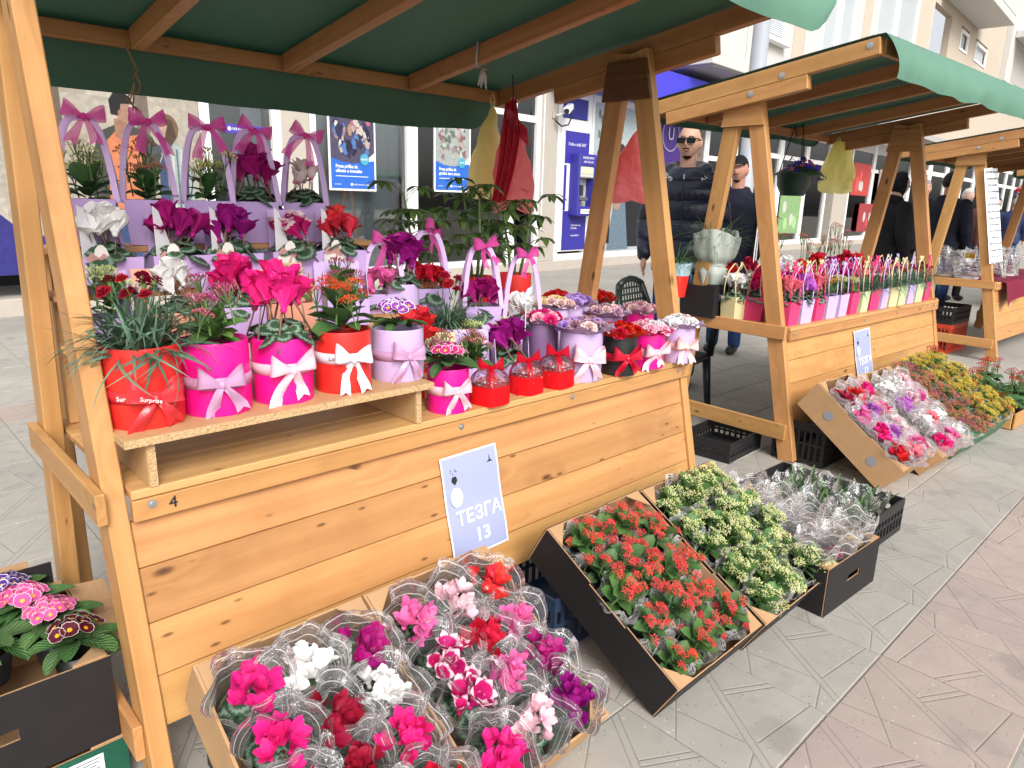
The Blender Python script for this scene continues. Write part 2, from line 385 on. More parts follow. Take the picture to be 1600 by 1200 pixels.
C_RED = glossycard('red_pot_card', (.74, .030, .022)); C_MAG = glossycard('magenta_pot_card', (.80, .008, .26)); C_LIL = glossycard('lilac_pot_card', (.54, .40, .66)); C_BLK = glossycard('black_pot_card', (.02, .019, .02))
C_PEACH = glossycard('peach_card', (.72, .33, .22)); C_WHITE = glossycard('white_card', (.78, .76, .80)); C_LILA = glossycard('lilac_card', (.55, .38, .70)); C_PLUM = glossycard('plum_paper', (.22, .13, .26)); C_MAUVEP = glossycard('mauve_tissue_paper', (.40, .28, .44))
C_CREAM = glossycard('cream_bag_paper', (.72, .62, .34), .6); C_BMAG = glossycard('raspberry_bag_paper', (.70, .045, .17), .6); C_BLIL = glossycard('lavender_bag_paper', (.55, .42, .74), .6); C_BGRN = glossycard('pistachio_bag_paper', (.55, .62, .36), .6)
C_HEART = simple('red_velvet_card', (.62, .004, .008), .8, .2, .03, bscale=300, bamt=.1)
RB_RED = simple('red_satin', (.66, .030, .040), .3, .5); RB_MAUVE = simple('mauve_satin', (.48, .27, .44), .28, .5); RB_PINK = simple('pale_pink_satin', (.86, .50, .58), .28, .5); RB_WHITE = simple('white_printed_ribbon', (.80, .77, .84), .35, .5)
RB_DRED = simple('dark_red_satin', (.52, .005, .03), .28, .5); RB_LILAC = simple('lilac_handle_card', (.60, .42, .72), .5); RB_BLUSH = simple('blush_satin', (.85, .52, .50), .28, .5)
def sheer(name, col, a):
    t = NT(name); p = t.n('BsdfDiffuse'); p.inputs[0].default_value = (*col, 1); tl = t.n('BsdfTranslucent'); tl.inputs[0].default_value = (*col, 1)
    m0 = t.n('MixShader'); m0.inputs[0].default_value = .45; t.l(p.outputs[0], m0.inputs[1]); t.l(tl.outputs[0], m0.inputs[2])
    tr = t.n('BsdfTransparent'); mx = t.n('MixShader'); mx.inputs[0].default_value = a; t.l(tr.outputs[0], mx.inputs[1]); t.l(m0.outputs[0], mx.inputs[2]); t.l(mx.outputs[0], t.out.inputs['Surface']); return t.m
ORGANZA = sheer('pink_organza', (.90, .12, .50), .78); ORGRED = sheer('red_organza', (.66, .01, .03), .8)
WHITE = simple('white_paint', (.80, .80, .79), .45, var=.02, nscale=3, namt=.03)
INK = simple('black_ink', (.02, .02, .025), .6); INKW = simple('white_ink', (.86, .86, .86), .6, var=0)
def cello(name, lines=0, tint=(1, 1, 1), haze=.06, dots=0, ls=1.0, kind=0):
    """clear printed film: see-through, glossy, with white printed lines or lace"""
    t = NT(name); uv = t.n('SeparateXYZ'); t.l(t.coord('UV'), uv.inputs[0]); u, v = uv.outputs[0], uv.outputs[1]
    tr = t.n('BsdfTransparent'); tr.inputs[0].default_value = (*tint, 1)
    gl = t.n('BsdfGlossy'); gl.inputs['Roughness'].default_value = .17; gl.inputs[0].default_value = (1, 1, 1, 1)
    bm = t.bump(t.noise(14, t.coord(), 4, .6, .8), .8, .03); t.l(bm, gl.inputs['Normal'])
    fr = t.n('Fresnel'); fr.inputs[0].default_value = 1.5; t.l(bm, fr.inputs['Normal'])
    mx = t.n('MixShader'); t.l(t.math('MULTIPLY_ADD', fr.outputs[0], .80, .03), mx.inputs[0]); t.l(tr.outputs[0], mx.inputs[1]); t.l(gl.outputs[0], mx.inputs[2])
    df = t.n('BsdfDiffuse'); df.inputs[0].default_value = (.93, .93, .94, 1); tl = t.n('BsdfTranslucent'); tl.inputs[0].default_value = (.93, .93, .94, 1)
    w = t.n('MixShader'); w.inputs[0].default_value = .5; t.l(df.outputs[0], w.inputs[1]); t.l(tl.outputs[0], w.inputs[2])
    f = haze
    if lines:
        ph = t.math('ADD', v, t.math('MULTIPLY', t.math('SINE', t.math('MULTIPLY', u, 25.13)), .020))
        ph = t.math('ADD', ph, t.math('MULTIPLY', t.math('SUBTRACT', t.noise(9, t.coord()), .5), .05))
        sw = t.math('PINGPONG', t.math('MULTIPLY', ph, lines), .5)
        band = t.math('MULTIPLY', t.math('GREATER_THAN', sw, .5 - .085 * ls), t.math('GREATER_THAN', v, .58))
        f = t.math('MAXIMUM', t.math('MULTIPLY', band, .9), haze)
    if dots:
        vo = t.n('TexVoronoi', feature='DISTANCE_TO_EDGE'); vo.inputs['Scale'].default_value = dots; mp = t.n('Mapping'); mp.inputs['Scale'].default_value = (1, .45, 1); t.l(t.coord('UV'), mp.inputs[0]); t.l(mp.outputs[0], vo.inputs['Vector'])
        lace = t.math('LESS_THAN', vo.outputs['Distance'], .16); gate = t.math('MULTIPLY', lace, t.math('GREATER_THAN', t.noise(4, t.coord('UV')), .42)); f = t.math('MAXIMUM', t.math('MULTIPLY', gate, .8), haze)
    m2 = t.n('MixShader'); t.set(m2.inputs[0], f); t.l(mx.outputs[0], m2.inputs[1]); t.l(w.outputs[0], m2.inputs[2]); t.l(m2.outputs[0], t.out.inputs['Surface'])
    return t.m
CELLO = cello('film_with_white_lines', 7, haze=.11, ls=.62); LACE = cello('film_with_white_lace', 0, dots=26, haze=.07); CLEAR = cello('clear_plastic', 0, haze=.04); CELLOP = cello('pink_tinted_film', 7, (1, .93, .95), .27, ls=.7)
def glass_mat():
    t = NT('window_glass'); tr = t.n('BsdfTransparent'); tr.inputs[0].default_value = (.80, .84, .86, 1); gl = t.n('BsdfGlossy'); gl.inputs['Roughness'].default_value = .03
    fr = t.n('Fresnel'); fr.inputs[0].default_value = 1.55; mx = t.n('MixShader'); t.l(t.math('ADD', fr.outputs[0], .10), mx.inputs[0]); t.l(tr.outputs[0], mx.inputs[1]); t.l(gl.outputs[0], mx.inputs[2]); t.l(mx.outputs[0], t.out.inputs['Surface']); return t.m
GLASS = glass_mat()
NAVY = simple('bank_blue_panel', (.040, .035, .30), .35, .4); BLUEP = simple('poster_blue', (.030, .13, .52), .4, var=.02); PURPLE = simple('bank_purple', (.055, .022, .17), .4)
# ================================================================== THE SETTING: pavement
def stone(name, col, joints=False):
    t = NT(name); g = t.n('NewGeometry').outputs['Position']; o = t.coord()
    if joints:
        m = t.n('Mapping'); t.l(g, m.inputs[0]); m.inputs['Location'].default_value = (-1.87, -.19, 0); o2 = m.outputs[0]
        x = t.n('SeparateXYZ'); t.l(o2, x.inputs[0]); fx = t.math('FRACT', t.math('DIVIDE', x.outputs[0], .41)); fy = t.math('FRACT', t.math('DIVIDE', x.outputs[1], .41))
        px = t.math('MULTIPLY', t.math('SUBTRACT', fx, .5), .41); py = t.math('MULTIPLY', t.math('SUBTRACT', fy, .5), .41)
    else:
        x = t.n('SeparateXYZ'); t.l(o, x.inputs[0]); px, py = x.outputs[0], x.outputs[1]
    # cast grooves of the slab's fan pattern: (normal x, normal y, offset, mask normal x, y, offset)
    L = [(.82, -.57, .0, 1, 0, -.3), (.82, -.57, .022, 1, 0, -.3), (.50, .87, .06, .82, -.57, .022), (.50, .87, .08, .82, -.57, .022), (.98, .17, -.09, -.82, .57, .0), (.30, -.95, .10, -.82, .57, .0), (-.55, .83, .14, 0, 1, .02), (.12, .99, -.13, .82, -.57, .03)]
    d = None
    for nx, ny, c, mx, my, mc in L:
        q = t.math('ABSOLUTE', t.math('SUBTRACT', t.math('ADD', t.math('MULTIPLY', px, nx), t.math('MULTIPLY', py, ny)), c))
        k = t.math('LESS_THAN', t.math('ADD', t.math('MULTIPLY', px, mx), t.math('MULTIPLY', py, my)), mc)
        q = t.math('ADD', q, k); d = q if d is None else t.math('MINIMUM', d, q)
    gr = t.ramp(d, [(.0008, (1, 1, 1)), (.0034, (0, 0, 0))])
    big = t.noise(.9, g, 4); mid = t.noise(9, g, 5, .65); fine = t.noise(240, g, 3, .7)
    vo = t.n('TexVoronoi'); vo.inputs['Scale'].default_value = 62; t.l(g, vo.inputs['Vector']); pk = t.n('SeparateColor'); t.l(vo.outputs['Color'], pk.inputs[0])
    dk = t.math('MULTIPLY', t.math('LESS_THAN', vo.outputs['Distance'], .17), t.math('LESS_THAN', pk.outputs[0], .30)); lt = t.math('MULTIPLY', t.math('LESS_THAN', vo.outputs['Distance'], .20), t.math('GREATER_THAN', pk.outputs[0], .93))
    sat = t.n('HueSaturation'); sat.inputs['Color'].default_value = (*col, 1)
    t.l(t.math('ADD', t.math('MULTIPLY_ADD', big, .40, .68), t.math('ADD', t.math('MULTIPLY_ADD', mid, .26, -.13), t.math('MULTIPLY_ADD', fine, .22, -.08))), sat.inputs['Value'])
    c = sat.outputs[0]
    if joints:
        row = t.math('FLOOR', t.math('DIVIDE', x.outputs[1], .41)); isp = t.math('COMPARE', t.math('MODULO', t.math('ADD', row, 120.0), 12.0), 0.0, .1)
        c = t.mix(isp, c, t.mix(.5, (.45, .33, .29), c))
        jx = t.math('MINIMUM', fx, t.math('SUBTRACT', 1.0, fx)); jy = t.math('MINIMUM', fy, t.math('SUBTRACT', 1.0, fy))
        jt = t.math('LESS_THAN', t.math('MINIMUM', jx, jy), .013); gr = t.math('MAXIMUM', gr, jt)
    else:
        c = t.vary(c, .055, .004)
    c = t.mix(t.math('MULTIPLY', dk, .55), c, (.10, .095, .09)); c = t.mix(t.math('MULTIPLY', lt, .6), c, (.62, .61, .58))
    c = t.mix(t.math('MULTIPLY', gr, .34), c, (.16, .145, .125))
    st = t.ramp(t.noise(5, g, 2), [(.60, (0, 0, 0)), (.72, (1, 1, 1))]); c = t.mix(t.math('MULTIPLY', st, .38), c, (.18, .17, .16))
    return t.surf(c, .85, .25, t.bump(t.math('SUBTRACT', t.math('ADD', t.math('MULTIPLY', fine, .35), t.math('MULTIPLY', mid, .3)), gr), .55, .003))
ST_GREY = stone('grey_cast_slab', (.40, .378, .340)); ST_PINK = stone('pink_cast_slab', (.425, .345, .308)); ST_FAR = stone('grey_slab_paving', (.385, .365, .328), True)
pav = setting(ob('pavement', MB().box((30, 20, -.054), (180, 120, .10)).mesh('pavement', ST_FAR)))
tm = MB().bbox((0, 0, -.012), (.4045, .4045, .024), .0025).mesh('paving_tile', ST_GREY)
cand = []
for i in range(-14, 40):
    for j in range(-4, 30):
        c = Vector((1.87 + .41 * (i + .5), .19 + .41 * (j + .5), 0)); q = CR.transposed() @ (c - CAM)
        if q.z > -.4: continue
        u, v = 800 + 1107.94 * q.x / -q.z, 600 - 1107.94 * q.y / -q.z
        if not (-130 < u < 1730 and 330 < v < 1420): continue
        if .55 < c.x < 2.5 and 1.25 < c.y < 2.5: continue
        cand.append((q.length, i, j, c))
cand.sort(key=lambda a: a[0])
for d_, i, j, c in cand[:300]:
    o = ob('paving_tile', tm, pav, T3((c.x, c.y, rnd.uniform(-.001, .001))) @ RZ(rad(90) * rnd.choice((0, 0, 0, 2))) @ RX(rnd.uniform(-.002, .002)))
    if j % 12 == 0: o.material_slots[0].link = 'OBJECT'; o.material_slots[0].material = ST_PINK
# ================================================================== BUILDINGS BEHIND THE STALLS
FM = T3((0, 9.45, 0)) @ RZ(math.atan(.07))
M_PLAS = simple('cream_render', (.50, .43, .35), .9, .2, .02, nscale=1.2, namt=.05, bscale=40, bamt=.1); M_WHT = simple('white_render', (.54, .53, .51), .9, .2, .02, nscale=1.5, namt=.04)
M_PINK = simple('pale_peach_render', (.56, .44, .36), .9, .2, .02, nscale=1, namt=.05); M_PILL = simple('beige_stone_pillar', (.43, .39, .34), .8, .2, .02, nscale=6, namt=.08)
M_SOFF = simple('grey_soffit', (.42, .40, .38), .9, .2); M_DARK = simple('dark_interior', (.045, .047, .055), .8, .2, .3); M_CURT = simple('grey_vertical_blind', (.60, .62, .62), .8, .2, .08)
M_SHUT = simple('white_roller_shutter', (.56, .60, .62), .5, .3, .02)
bank = thing('bank_building', 'long pale bank building with white framed shop windows behind the stalls', 'building', None, FM)
apt = thing('apartment_block', 'beige apartment block with balconies and small windows at far right', 'building', None, FM)
def bx(root, name, s0, s1, z0, z1, m, y0=0., y1=.25, b=0):
    mb = MB(); f = mb.bbox if b else mb.box
    c, d = ((s0 + s1) / 2, (y0 + y1) / 2, (z0 + z1) / 2), (s1 - s0, y1 - y0, z1 - z0)
    (mb.bbox(c, d, b) if b else mb.box(c, d))
    return ob(name, mb.mesh(name, m), root)
def frame(root, s0, s1, z0, z1, w=.07, y=-.02, m=WHITE, mull=(), rails=()):
    mb = MB()
    for a, b in ((s0, s0 + w), (s1 - w, s1)): mb.box(((a + b) / 2, y + .04, (z0 + z1) / 2), (b - a, .09, z1 - z0))
    for a, b in ((z0, z0 + w), (z1 - w, z1)): mb.box(((s0 + s1) / 2, y + .042, (a + b) / 2), (s1 - s0 - 2 * w - .002, .08, b - a))
    for q in mull: mb.box((q, y + .042, (z0 + z1) / 2), (w, .07, z1 - z0 - 2 * w - .002))
    for q in rails: mb.box(((s0 + s1) / 2, y + .044, q), (s1 - s0 - 2 * w - .004, .06, w))
    return ob('window', mb.mesh('window_frame', m), root)
def pane(fr, s0, s1, z0, z1, y=.05): ob('pane', MB().box(((s0 + s1) / 2, y, (z0 + z1) / 2), (s1 - s0, .012, z1 - z0)).mesh('pane', GLASS), fr)
def pleats(root, s0, s1, z0, z1, y=.30, pitch=.11, m=M_CURT, name='blind', amp=.022):
    n = max(2, int((s1 - s0) / pitch)) * 4
    ob(name, MB().grid(lambda u, v: (s0 + (s1 - s0) * u, y + amp * math.sin(u * n / 4 * 2 * math.pi), z0 + (z1 - z0) * v), n, 1).mesh(name, m, True), root)
bx(bank, 'plinth', -6, 37, -.05, .19, M_PILL, -.06, .3, .01)
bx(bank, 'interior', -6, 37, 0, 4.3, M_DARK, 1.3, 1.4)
bx(bank, 'interior_floor', -6, 37, .16, .185, M_SOFF, .3, 1.3)
for a, b in ((4.87, 5.32), (10.47, 10.97), (27.2, 28.7)): bx(bank, 'pillar', a, b, .19, 4.2, M_PILL, -.03, .4, .008)
bx(bank, 'lintel', -6, 37, 3.55, 4.35, M_WHT, -.01, .3)
f = frame(bank, 3.73, 4.87, .19, 3.55, .13, rails=(2.75,)); pane(f, 3.86, 4.74, .3, 3.45)
pleats(bank, 4.45, 4.76, .2, 3.5); f = frame(bank, 5.33, 7.22, .19, 3.55, .10, rails=(2.95,)); pane(f, 5.43, 7.12, .3, 3.45)
pleats(bank, 5.36, 7.2, .2, 3.5, pitch=.22); f = frame(bank, 7.24, 9.62, .19, 3.55, .10, rails=(2.95,)); pane(f, 7.34, 9.52, .3, 3.45)
pleats(bank, 7.3, 9.6, .2, 3.5, pitch=.2); f = frame(bank, 9.64, 10.46, .19, 3.55, .12, rails=(2.9,)); pane(f, 9.76, 10.34, .3, 3.45)
pleats(bank, 9.9, 10.4, .2, 2.8, pitch=.15)
f = frame(bank, 10.99, 12.1, .19, 3.55, .13, rails=(2.95,)); bx(bank, 'blue_panel', 11.12, 11.97, 3.03, 3.42, NAVY, .0, .05)
f = frame(bank, 12.12, 14.42, .19, 3.55, .13); f2 = frame(bank, 14.44, 17.2, .19, 3.55, .10); f3 = frame(bank, 17.22, 20.9, .19, 3.55, .12, mull=(19.0,), rails=(2.6,)); pane(f3, 17.3, 20.8, .3, 3.45); pleats(bank, 17.4, 20.8, .2, 3.5, pitch=.3)
bx(bank, 'panel', 14.54, 16.35, .32, 3.45, PURPLE, .0, .05)
bx(bank, 'panel', 16.37, 17.1, .32, 3.45, simple('patterned_foil', (.16, .13, .11), .5, nscale=5, namt=.9), .0, .05)
bx(bank, 'fascia', 10.6, 17.4, 3.58, 4.18, simple('violet_fascia', (.055, .05, .55), .35), -.75, -.012, .01)
bx(bank, 'balcony', 14.6, 17.9, 4.40, 4.68, M_WHT, -1.35, -.012, .01)
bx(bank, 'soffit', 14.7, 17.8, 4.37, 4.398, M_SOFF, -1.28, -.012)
for a, b, m in ((-6, 14.58, M_WHT), (14.6, 18.95, M_WHT), (18.98, 22.0, M_WHT), (22.03, 22.85, M_PINK), (22.88, 24.1, M_WHT), (27.1, 27.9, M_WHT), (27.93, 28.7, M_PINK), (28.73, 29.2, M_WHT), (34.4, 36.6, M_PINK)): bx(bank, 'wall', a, b, 4.36, 16, m, .0, .3)
for a, b in ((24.1, 27.1), (29.2, 34.4)): bx(bank, 'wall', a, b, 4.36, 5.4, M_WHT, .002, .3)
def shutter(root, s0, s1, z0, z1, y=.06):
    fr = frame(root, s0, s1, z0, z1, .12, y=-.04); n = int((z1 - z0) / .055)
    mb = MB()
    for k in range(n):
        za = z0 + .12 + (z1 - z0 - .24) * k / n; zb = z0 + .12 + (z1 - z0 - .24) * (k + 1) / n
        mb.add([(s0 + .12, y, za), (s1 - .12, y, za), (s1 - .12, y - .022, za + .012), (s0 + .12, y - .022, za + .012), (s1 - .12, y - .006, zb), (s0 + .12, y - .006, zb)], [(0, 1, 2, 3), (3, 2, 4, 5)])
    ob('roller_shutter', mb.mesh('roller_shutter', M_SHUT), fr)
shutter(bank, 24.12, 25.55, 5.42, 11); shutter(bank, 25.6, 27.08, 5.42, 11); shutter(bank, 29.22, 31.6, 5.42, 12); shutter(bank, 31.7, 34.38, 5.42, 12)
shutter(bank, 19.55, 21.2, 6.0, 9.0, -.05); bx(bank, 'sill', 19.4, 21.35, 5.88, 5.98, WHITE, -.25, -.002, .01)
# far shop fronts
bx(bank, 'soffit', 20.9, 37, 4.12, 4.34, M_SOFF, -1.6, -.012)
shop = [(20.92, 22.1), (22.12, 24.25), (24.27, 26.4), (28.72, 31.5), (31.52, 34.0), (34.02, 37)]
for a, b in shop:
    f = frame(bank, a, b, .19, 4.1, .14, rails=(2.9,)); pane(f, a + .1, b - .1, .3, 4.0)
    pleats(bank, a + .15, b - .15, .2, 4.0, .5, .35)
for a, b, z0, z1 in ((20.95, 22.0, .5, 2.2), (22.3, 24.1, 2.92, 3.9), (24.5, 26.2, 3.05, 3.95)): bx(bank, 'display_panel', a, b, z0, z1, M_DARK if z0 > 2 else M_WHT, .12, .16)
bx(apt, 'wall', 36.62, 72, 4.4, 8.2, M_PLAS, .0, .3); bx(apt, 'wall', 40.0, 72, 8.2, 9.1, M_PLAS, .0, .3); bx(apt, 'wall', 36.62, 40, 10.2, 22, M_PLAS, .0, .3)
for a, b in ((40.0, 42.0), (43.8, 45.5), (48.6, 53)): bx(apt, 'wall', a, b, 9.1, 10.2, M_PLAS, .0, .3)
bx(apt, 'wall', 40.0, 53, 10.2, 22, M_PLAS, .0, .3); bx(apt, 'wall', 53.02, 72, 9.1, 22, M_WHT, -.3, .3)
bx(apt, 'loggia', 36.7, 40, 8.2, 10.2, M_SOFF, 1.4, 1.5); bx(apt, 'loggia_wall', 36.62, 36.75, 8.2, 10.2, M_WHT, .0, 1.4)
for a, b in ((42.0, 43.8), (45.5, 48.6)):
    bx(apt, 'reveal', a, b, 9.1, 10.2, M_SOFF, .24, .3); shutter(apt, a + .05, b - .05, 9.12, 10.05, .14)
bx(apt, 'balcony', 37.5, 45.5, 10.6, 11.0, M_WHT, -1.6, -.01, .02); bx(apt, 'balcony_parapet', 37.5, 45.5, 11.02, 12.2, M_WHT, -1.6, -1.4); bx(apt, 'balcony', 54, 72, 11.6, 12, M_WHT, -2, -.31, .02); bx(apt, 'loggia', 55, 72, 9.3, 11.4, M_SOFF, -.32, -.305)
for k in range(9):
    a = 37.1 + k * 3.6; f = frame(apt, a, a + 3.4, .1, 4.3, .2, rails=(3.2,)); pane(f, a + .2, a + 3.2, .3, 4.2); pleats(apt, a + .2, a + 3.2, .2, 4.2, .4, .5)
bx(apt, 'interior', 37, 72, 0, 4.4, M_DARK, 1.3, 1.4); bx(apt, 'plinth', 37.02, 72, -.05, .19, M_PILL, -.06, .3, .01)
# lettering
def words(parent, body, size, m, M, align='LEFT', sx=1.0, ext=.0006, bold=0.0):
    cu = bpy.data.curves.new('lettering', 'FONT'); cu.body = body; cu.size = size; cu.align_x = align; cu.align_y = 'CENTER'; cu.extrude = ext; cu.offset = bold; cu.resolution_u = 2
    cu.materials.append(m); o = bpy.data.objects.new('lettering_source', cu); me = bpy.data.meshes.new_from_object(o); bpy.data.objects.remove(o); bpy.data.curves.remove(cu)
    return ob('lettering', me, parent, M @ SC(sx, 1, 1))
FR = RX(rad(90))                              # stands lettering up, facing -y
def flat(parent, name, poly, z, m, t=.0015): return ob(name, MB().prism(poly, t).mesh(name, m), parent, T3((0, -z, 0)) @ FR)
def ell(cx, cy, rx, ry, n=20, a0=0, a1=2 * math.pi): return [(cx + rx * math.cos(a0 + (a1 - a0) * k / n), cy + ry * math.sin(a0 + (a1 - a0) * k / n)) for k in range(n)]
PC = {}
def pm(c):
    if c not in PC: PC[c] = simple('print_%d' % len(PC), tuple(v * .72 for v in c), .45, .3, 0, nscale=16, namt=.42)
    return PC[c]
# left window print: generic couple before an old house front
mu = thing('window_print', 'large window print of a laughing couple, man in an orange shirt', 'window print', None, FM @ T3((0.0, -.04, 0)))
ob('backing', MB().box((1.75, .01, 2.0), (3.92, .02, 3.1)).mesh('backing', pm((.46, .42, .35))), mu)
for k in range(7):
    for j in range(9):
        if j > 5 or k % 2 == 0:
            a = -.2 + j * .44 + (k % 2) * .2; z = .95 + k * .37
            if a > 3.28: continue
            flat(mu, 'print_block', [(a, z), (a + .40, z), (a + .40, z + .33), (a, z + .33)], .0005, pm(rnd.choice(((.50, .45, .37), (.42, .36, .29), (.56, .50, .42)))), .001)
flat(mu, 'print_blue', [(-.2, .45), (3.68, .45), (3.68, .62), (2.4, .66), (1.6, .95), (1.3, 1.25), (.4, 1.5), (-.2, 1.55)], .002, pm((.045, .042, .24)))
flat(mu, 'print_window', [(2.95, 1.6), (3.1, 1.6), (3.1, 2.6), (2.95, 2.6)], .002, pm((.20, .16, .13))); flat(mu, 'print_window', [(2.02, 1.9), (2.16, 1.9), (2.16, 2.6), (2.02, 2.6)], .002, pm((.16, .12, .10)))
# man
flat(mu, 'print_jacket', [(2.36, .9), (2.42, 1.75), (2.52, 2.04), (2.72, 2.14), (2.95, 2.12), (3.12, 2.02), (3.22, 1.8), (3.1, 1.4), (3.05, .9)], .003, pm((.075, .075, .060)))
flat(mu, 'print_shirt', [(2.56, 1.15), (2.60, 1.95), (2.72, 2.08), (2.86, 2.02), (2.98, 2.04), (3.0, 1.6), (2.92, 1.15)], .005, pm((.66, .23, .11)))
flat(mu, 'print_jeans', [(2.56, .6), (2.56, 1.17), (2.92, 1.17), (2.96, .6)], .005, pm((.05, .085, .20)))
flat(mu, 'print_neck', [(2.70, 2.0), (2.70, 2.2), (2.84, 2.2), (2.84, 2.0), (2.77, 1.96)], .007, pm((.36, .19, .13)))
flat(mu, 'print_face', ell(2.81, 2.29, .085, .125), .009, pm((.42, .24, .17))); flat(mu, 'print_hair', [(2.67, 2.25), (2.66, 2.4), (2.72, 2.49), (2.83, 2.5), (2.91, 2.44), (2.90, 2.38), (2.79, 2.37), (2.76, 2.24)], .011, pm((.022, .020, .022)))
flat(mu, 'print_ear', ell(2.765, 2.27, .018, .032, 10), .013, pm((.40, .21, .15)))
# woman
flat(mu, 'print_sleeve', [(2.95, 2.06), (3.2, 1.93), (3.24, 1.86), (3.05, 1.8), (2.94, 1.9)], .006, pm((.085, .10, .105))); flat(mu, 'print_hair', ell(3.29, 2.14, .15, .17, 16), .007, pm((.20, .125, .075)))
flat(mu, 'print_coat', [(3.12, 1.0), (3.18, 1.75), (3.28, 1.98), (3.45, 1.95), (3.56, 1.7), (3.6, 1.3), (3.5, 1.0)], .008, pm((.40, .46, .46)))
for k in range(6): flat(mu, 'print_check', [(3.2 + k * .06, 1.1), (3.225 + k * .06, 1.1), (3.255 + k * .05, 1.9), (3.235 + k * .05, 1.9)], .010, pm((.12, .19, .20) if k % 2 else (.62, .64, .62)))
flat(mu, 'print_top', [(3.14, 1.05), (3.17, 1.7), (3.24, 1.85), (3.27, 1.3), (3.25, 1.05)], .012, pm((.06, .085, .17))); flat(mu, 'print_face', ell(3.235, 2.13, .075, .105), .012, pm((.50, .32, .25)))
flat(mu, 'print_hair', [(3.26, 2.02), (3.31, 2.2), (3.25, 2.26), (3.36, 2.24), (3.40, 2.05), (3.33, 1.93)], .014, pm((.10, .06, .04))); flat(mu, 'print_mouth', ell(3.205, 2.08, .018, .024, 10), .014, pm((.28, .05, .05)))
# posters in the windows
def poster(s0, s1, z0, z1, l1, l2, label, tones):
    w, h = s1 - s0, z1 - z0; p = thing('poster', label, 'poster', None, FM @ T3((s0, .024, z0)))
    ob('board', MB().box((w / 2, .008, h / 2), (w, .016, h)).mesh('board', INKW), p); e = .03
    flat(p, 'print_blue', [(e, e), (w - e, e), (w - e, h * .42), (w * .75, h * .40), (w * .5, h * .37), (w * .25, h * .39), (e, h * .44)], .001, BLUEP)
    flat(p, 'print_photo', [(e, h * .44), (w * .25, h * .39), (w * .5, h * .37), (w * .75, h * .40), (w - e, h * .53), (w - e, h - e), (e, h - e)], .003, pm(tones[0]))
    r2 = random.Random(int(s0 * 10))
    for k in range(60):
        x, y = r2.uniform(.12, .86) * w, r2.uniform(.50, .92) * h; a = r2.uniform(.02, .07)
        flat(p, 'print_shape', [(x + a * r2.uniform(.5, 1.3) * math.cos(q_), y + a * r2.uniform(.5, 1.7) * math.sin(q_)) for q_ in [i_ * .9 for i_ in range(7)]], .005 + k * .00012, pm(r2.choice(tones[1:])))
    flat(p, 'print_badge', ell(w * .74, h * .43, .085, .085, 18), .013, pm((.10, .45, .62))); words(p, 'NOVO', .042, INKW, T3((w * .74, -.016, h * .43)) @ FR, 'CENTER')
    words(p, l1, .072, INKW, T3((w * .13, -.0035, h * .325)) @ FR, sx=.9, bold=.0012); words(p, l2, .072, INKW, T3((w * .13, -.0035, h * .265)) @ FR, sx=.9, bold=.0012)
    flat(p, 'print_rule', [(w * .13, h * .19), (w * .82, h * .19), (w * .82, h * .198), (w * .13, h * .198)], .003, INKW)
    flat(p, 'print_logo', ell(w * .46, h * .085, .022, .022, 14), .003, INKW); words(p, 'NLB Komercijalna banka', .034, INKW, T3((w * .50, -.0035, h * .085)) @ FR, sx=.95); words(p, 'www.nlbkb.rs', .022, INKW, T3((w * .10, -.0035, h * .085)) @ FR)
poster(5.66, 6.52, 1.47, 2.56, 'Prava prilika da', 'uživate u trenutku', 'blue bank poster with a music crowd photo, beside the beige pillar', ((.10, .085, .15), (.05, .04, .10), (.55, .42, .36), (.62, .55, .48), (.50, .16, .25), (.10, .22, .50), (.72, .70, .66), (.03, .03, .05), (.45, .28, .22)))
poster(7.74, 8.60, 1.50, 2.66, 'Prava prilika da', 'gradite dom snova', 'blue bank poster with a pale family photo, behind the yellow bag', ((.42, .46, .44), (.50, .55, .53), (.20, .26, .22), (.55, .42, .36), (.35, .28, .30), (.62, .66, .66), (.30, .14, .15), (.15, .20, .16)))
sg = thing('bank_name_sign', 'small violet strip sign with white bank name in the window', 'sign', None, FM @ T3((4.10, .026, 2.165))); ob('board', MB().box((.26, .006, .05), (.56, .012, .115)).mesh('board', simple('violet_sign', (.075, .05, .36), .4)), sg)
flat(sg, 'emblem', ell(.045, .05, .026, .026, 14), .001, INKW); words(sg, 'NLB Komercijalna banka', .050, INKW, T3((.085, -.002, .05)) @ FR, sx=.74)
# cash machine
am = thing('cash_machine', 'blue wall cash machine with grey keypad recess in a white frame', 'cash machine', None, FM @ T3((10.99, 0, 0)))
ob('surround', MB().bbox((.56, -.03, 1.62), (1.00, .10, 2.5), .01).mesh('surround', WHITE), am)
ob('header', MB().box((.57, -.087, 2.46), (.80, .012, .62)).mesh('header', NAVY), am); ob('base_panel', MB().box((.57, -.087, .80), (.80, .012, .80)).mesh('base_panel', NAVY), am); ob('side_strip', MB().box((.20, -.087, 1.66), (.07, .012, .90)).mesh('side_strip', NAVY), am)
bd = MB(); bd.bbox((.38, -.20, 1.72), (.06, .26, 1.24), .02); bd.bbox((.92, -.20, 1.72), (.09, .26, 1.24), .02); bd.bbox((.65, -.20, 2.22), (.50, .26, .24), .02); bd.bbox((.65, -.20, 1.20), (.50, .26, .20), .02); ob('housing', bd.mesh('housing', NAVY), am)
ob('recess', MB().box((.65, -.11, 1.70), (.49, .03, .82)).mesh('recess', simple('atm_grey', (.36, .37, .36), .5)), am); ob('screen_hood', MB().bbox((.64, -.23, 1.98), (.44, .20, .22), .02).mesh('screen_hood', simple('atm_light_grey', (.50, .50, .48), .45)), am)
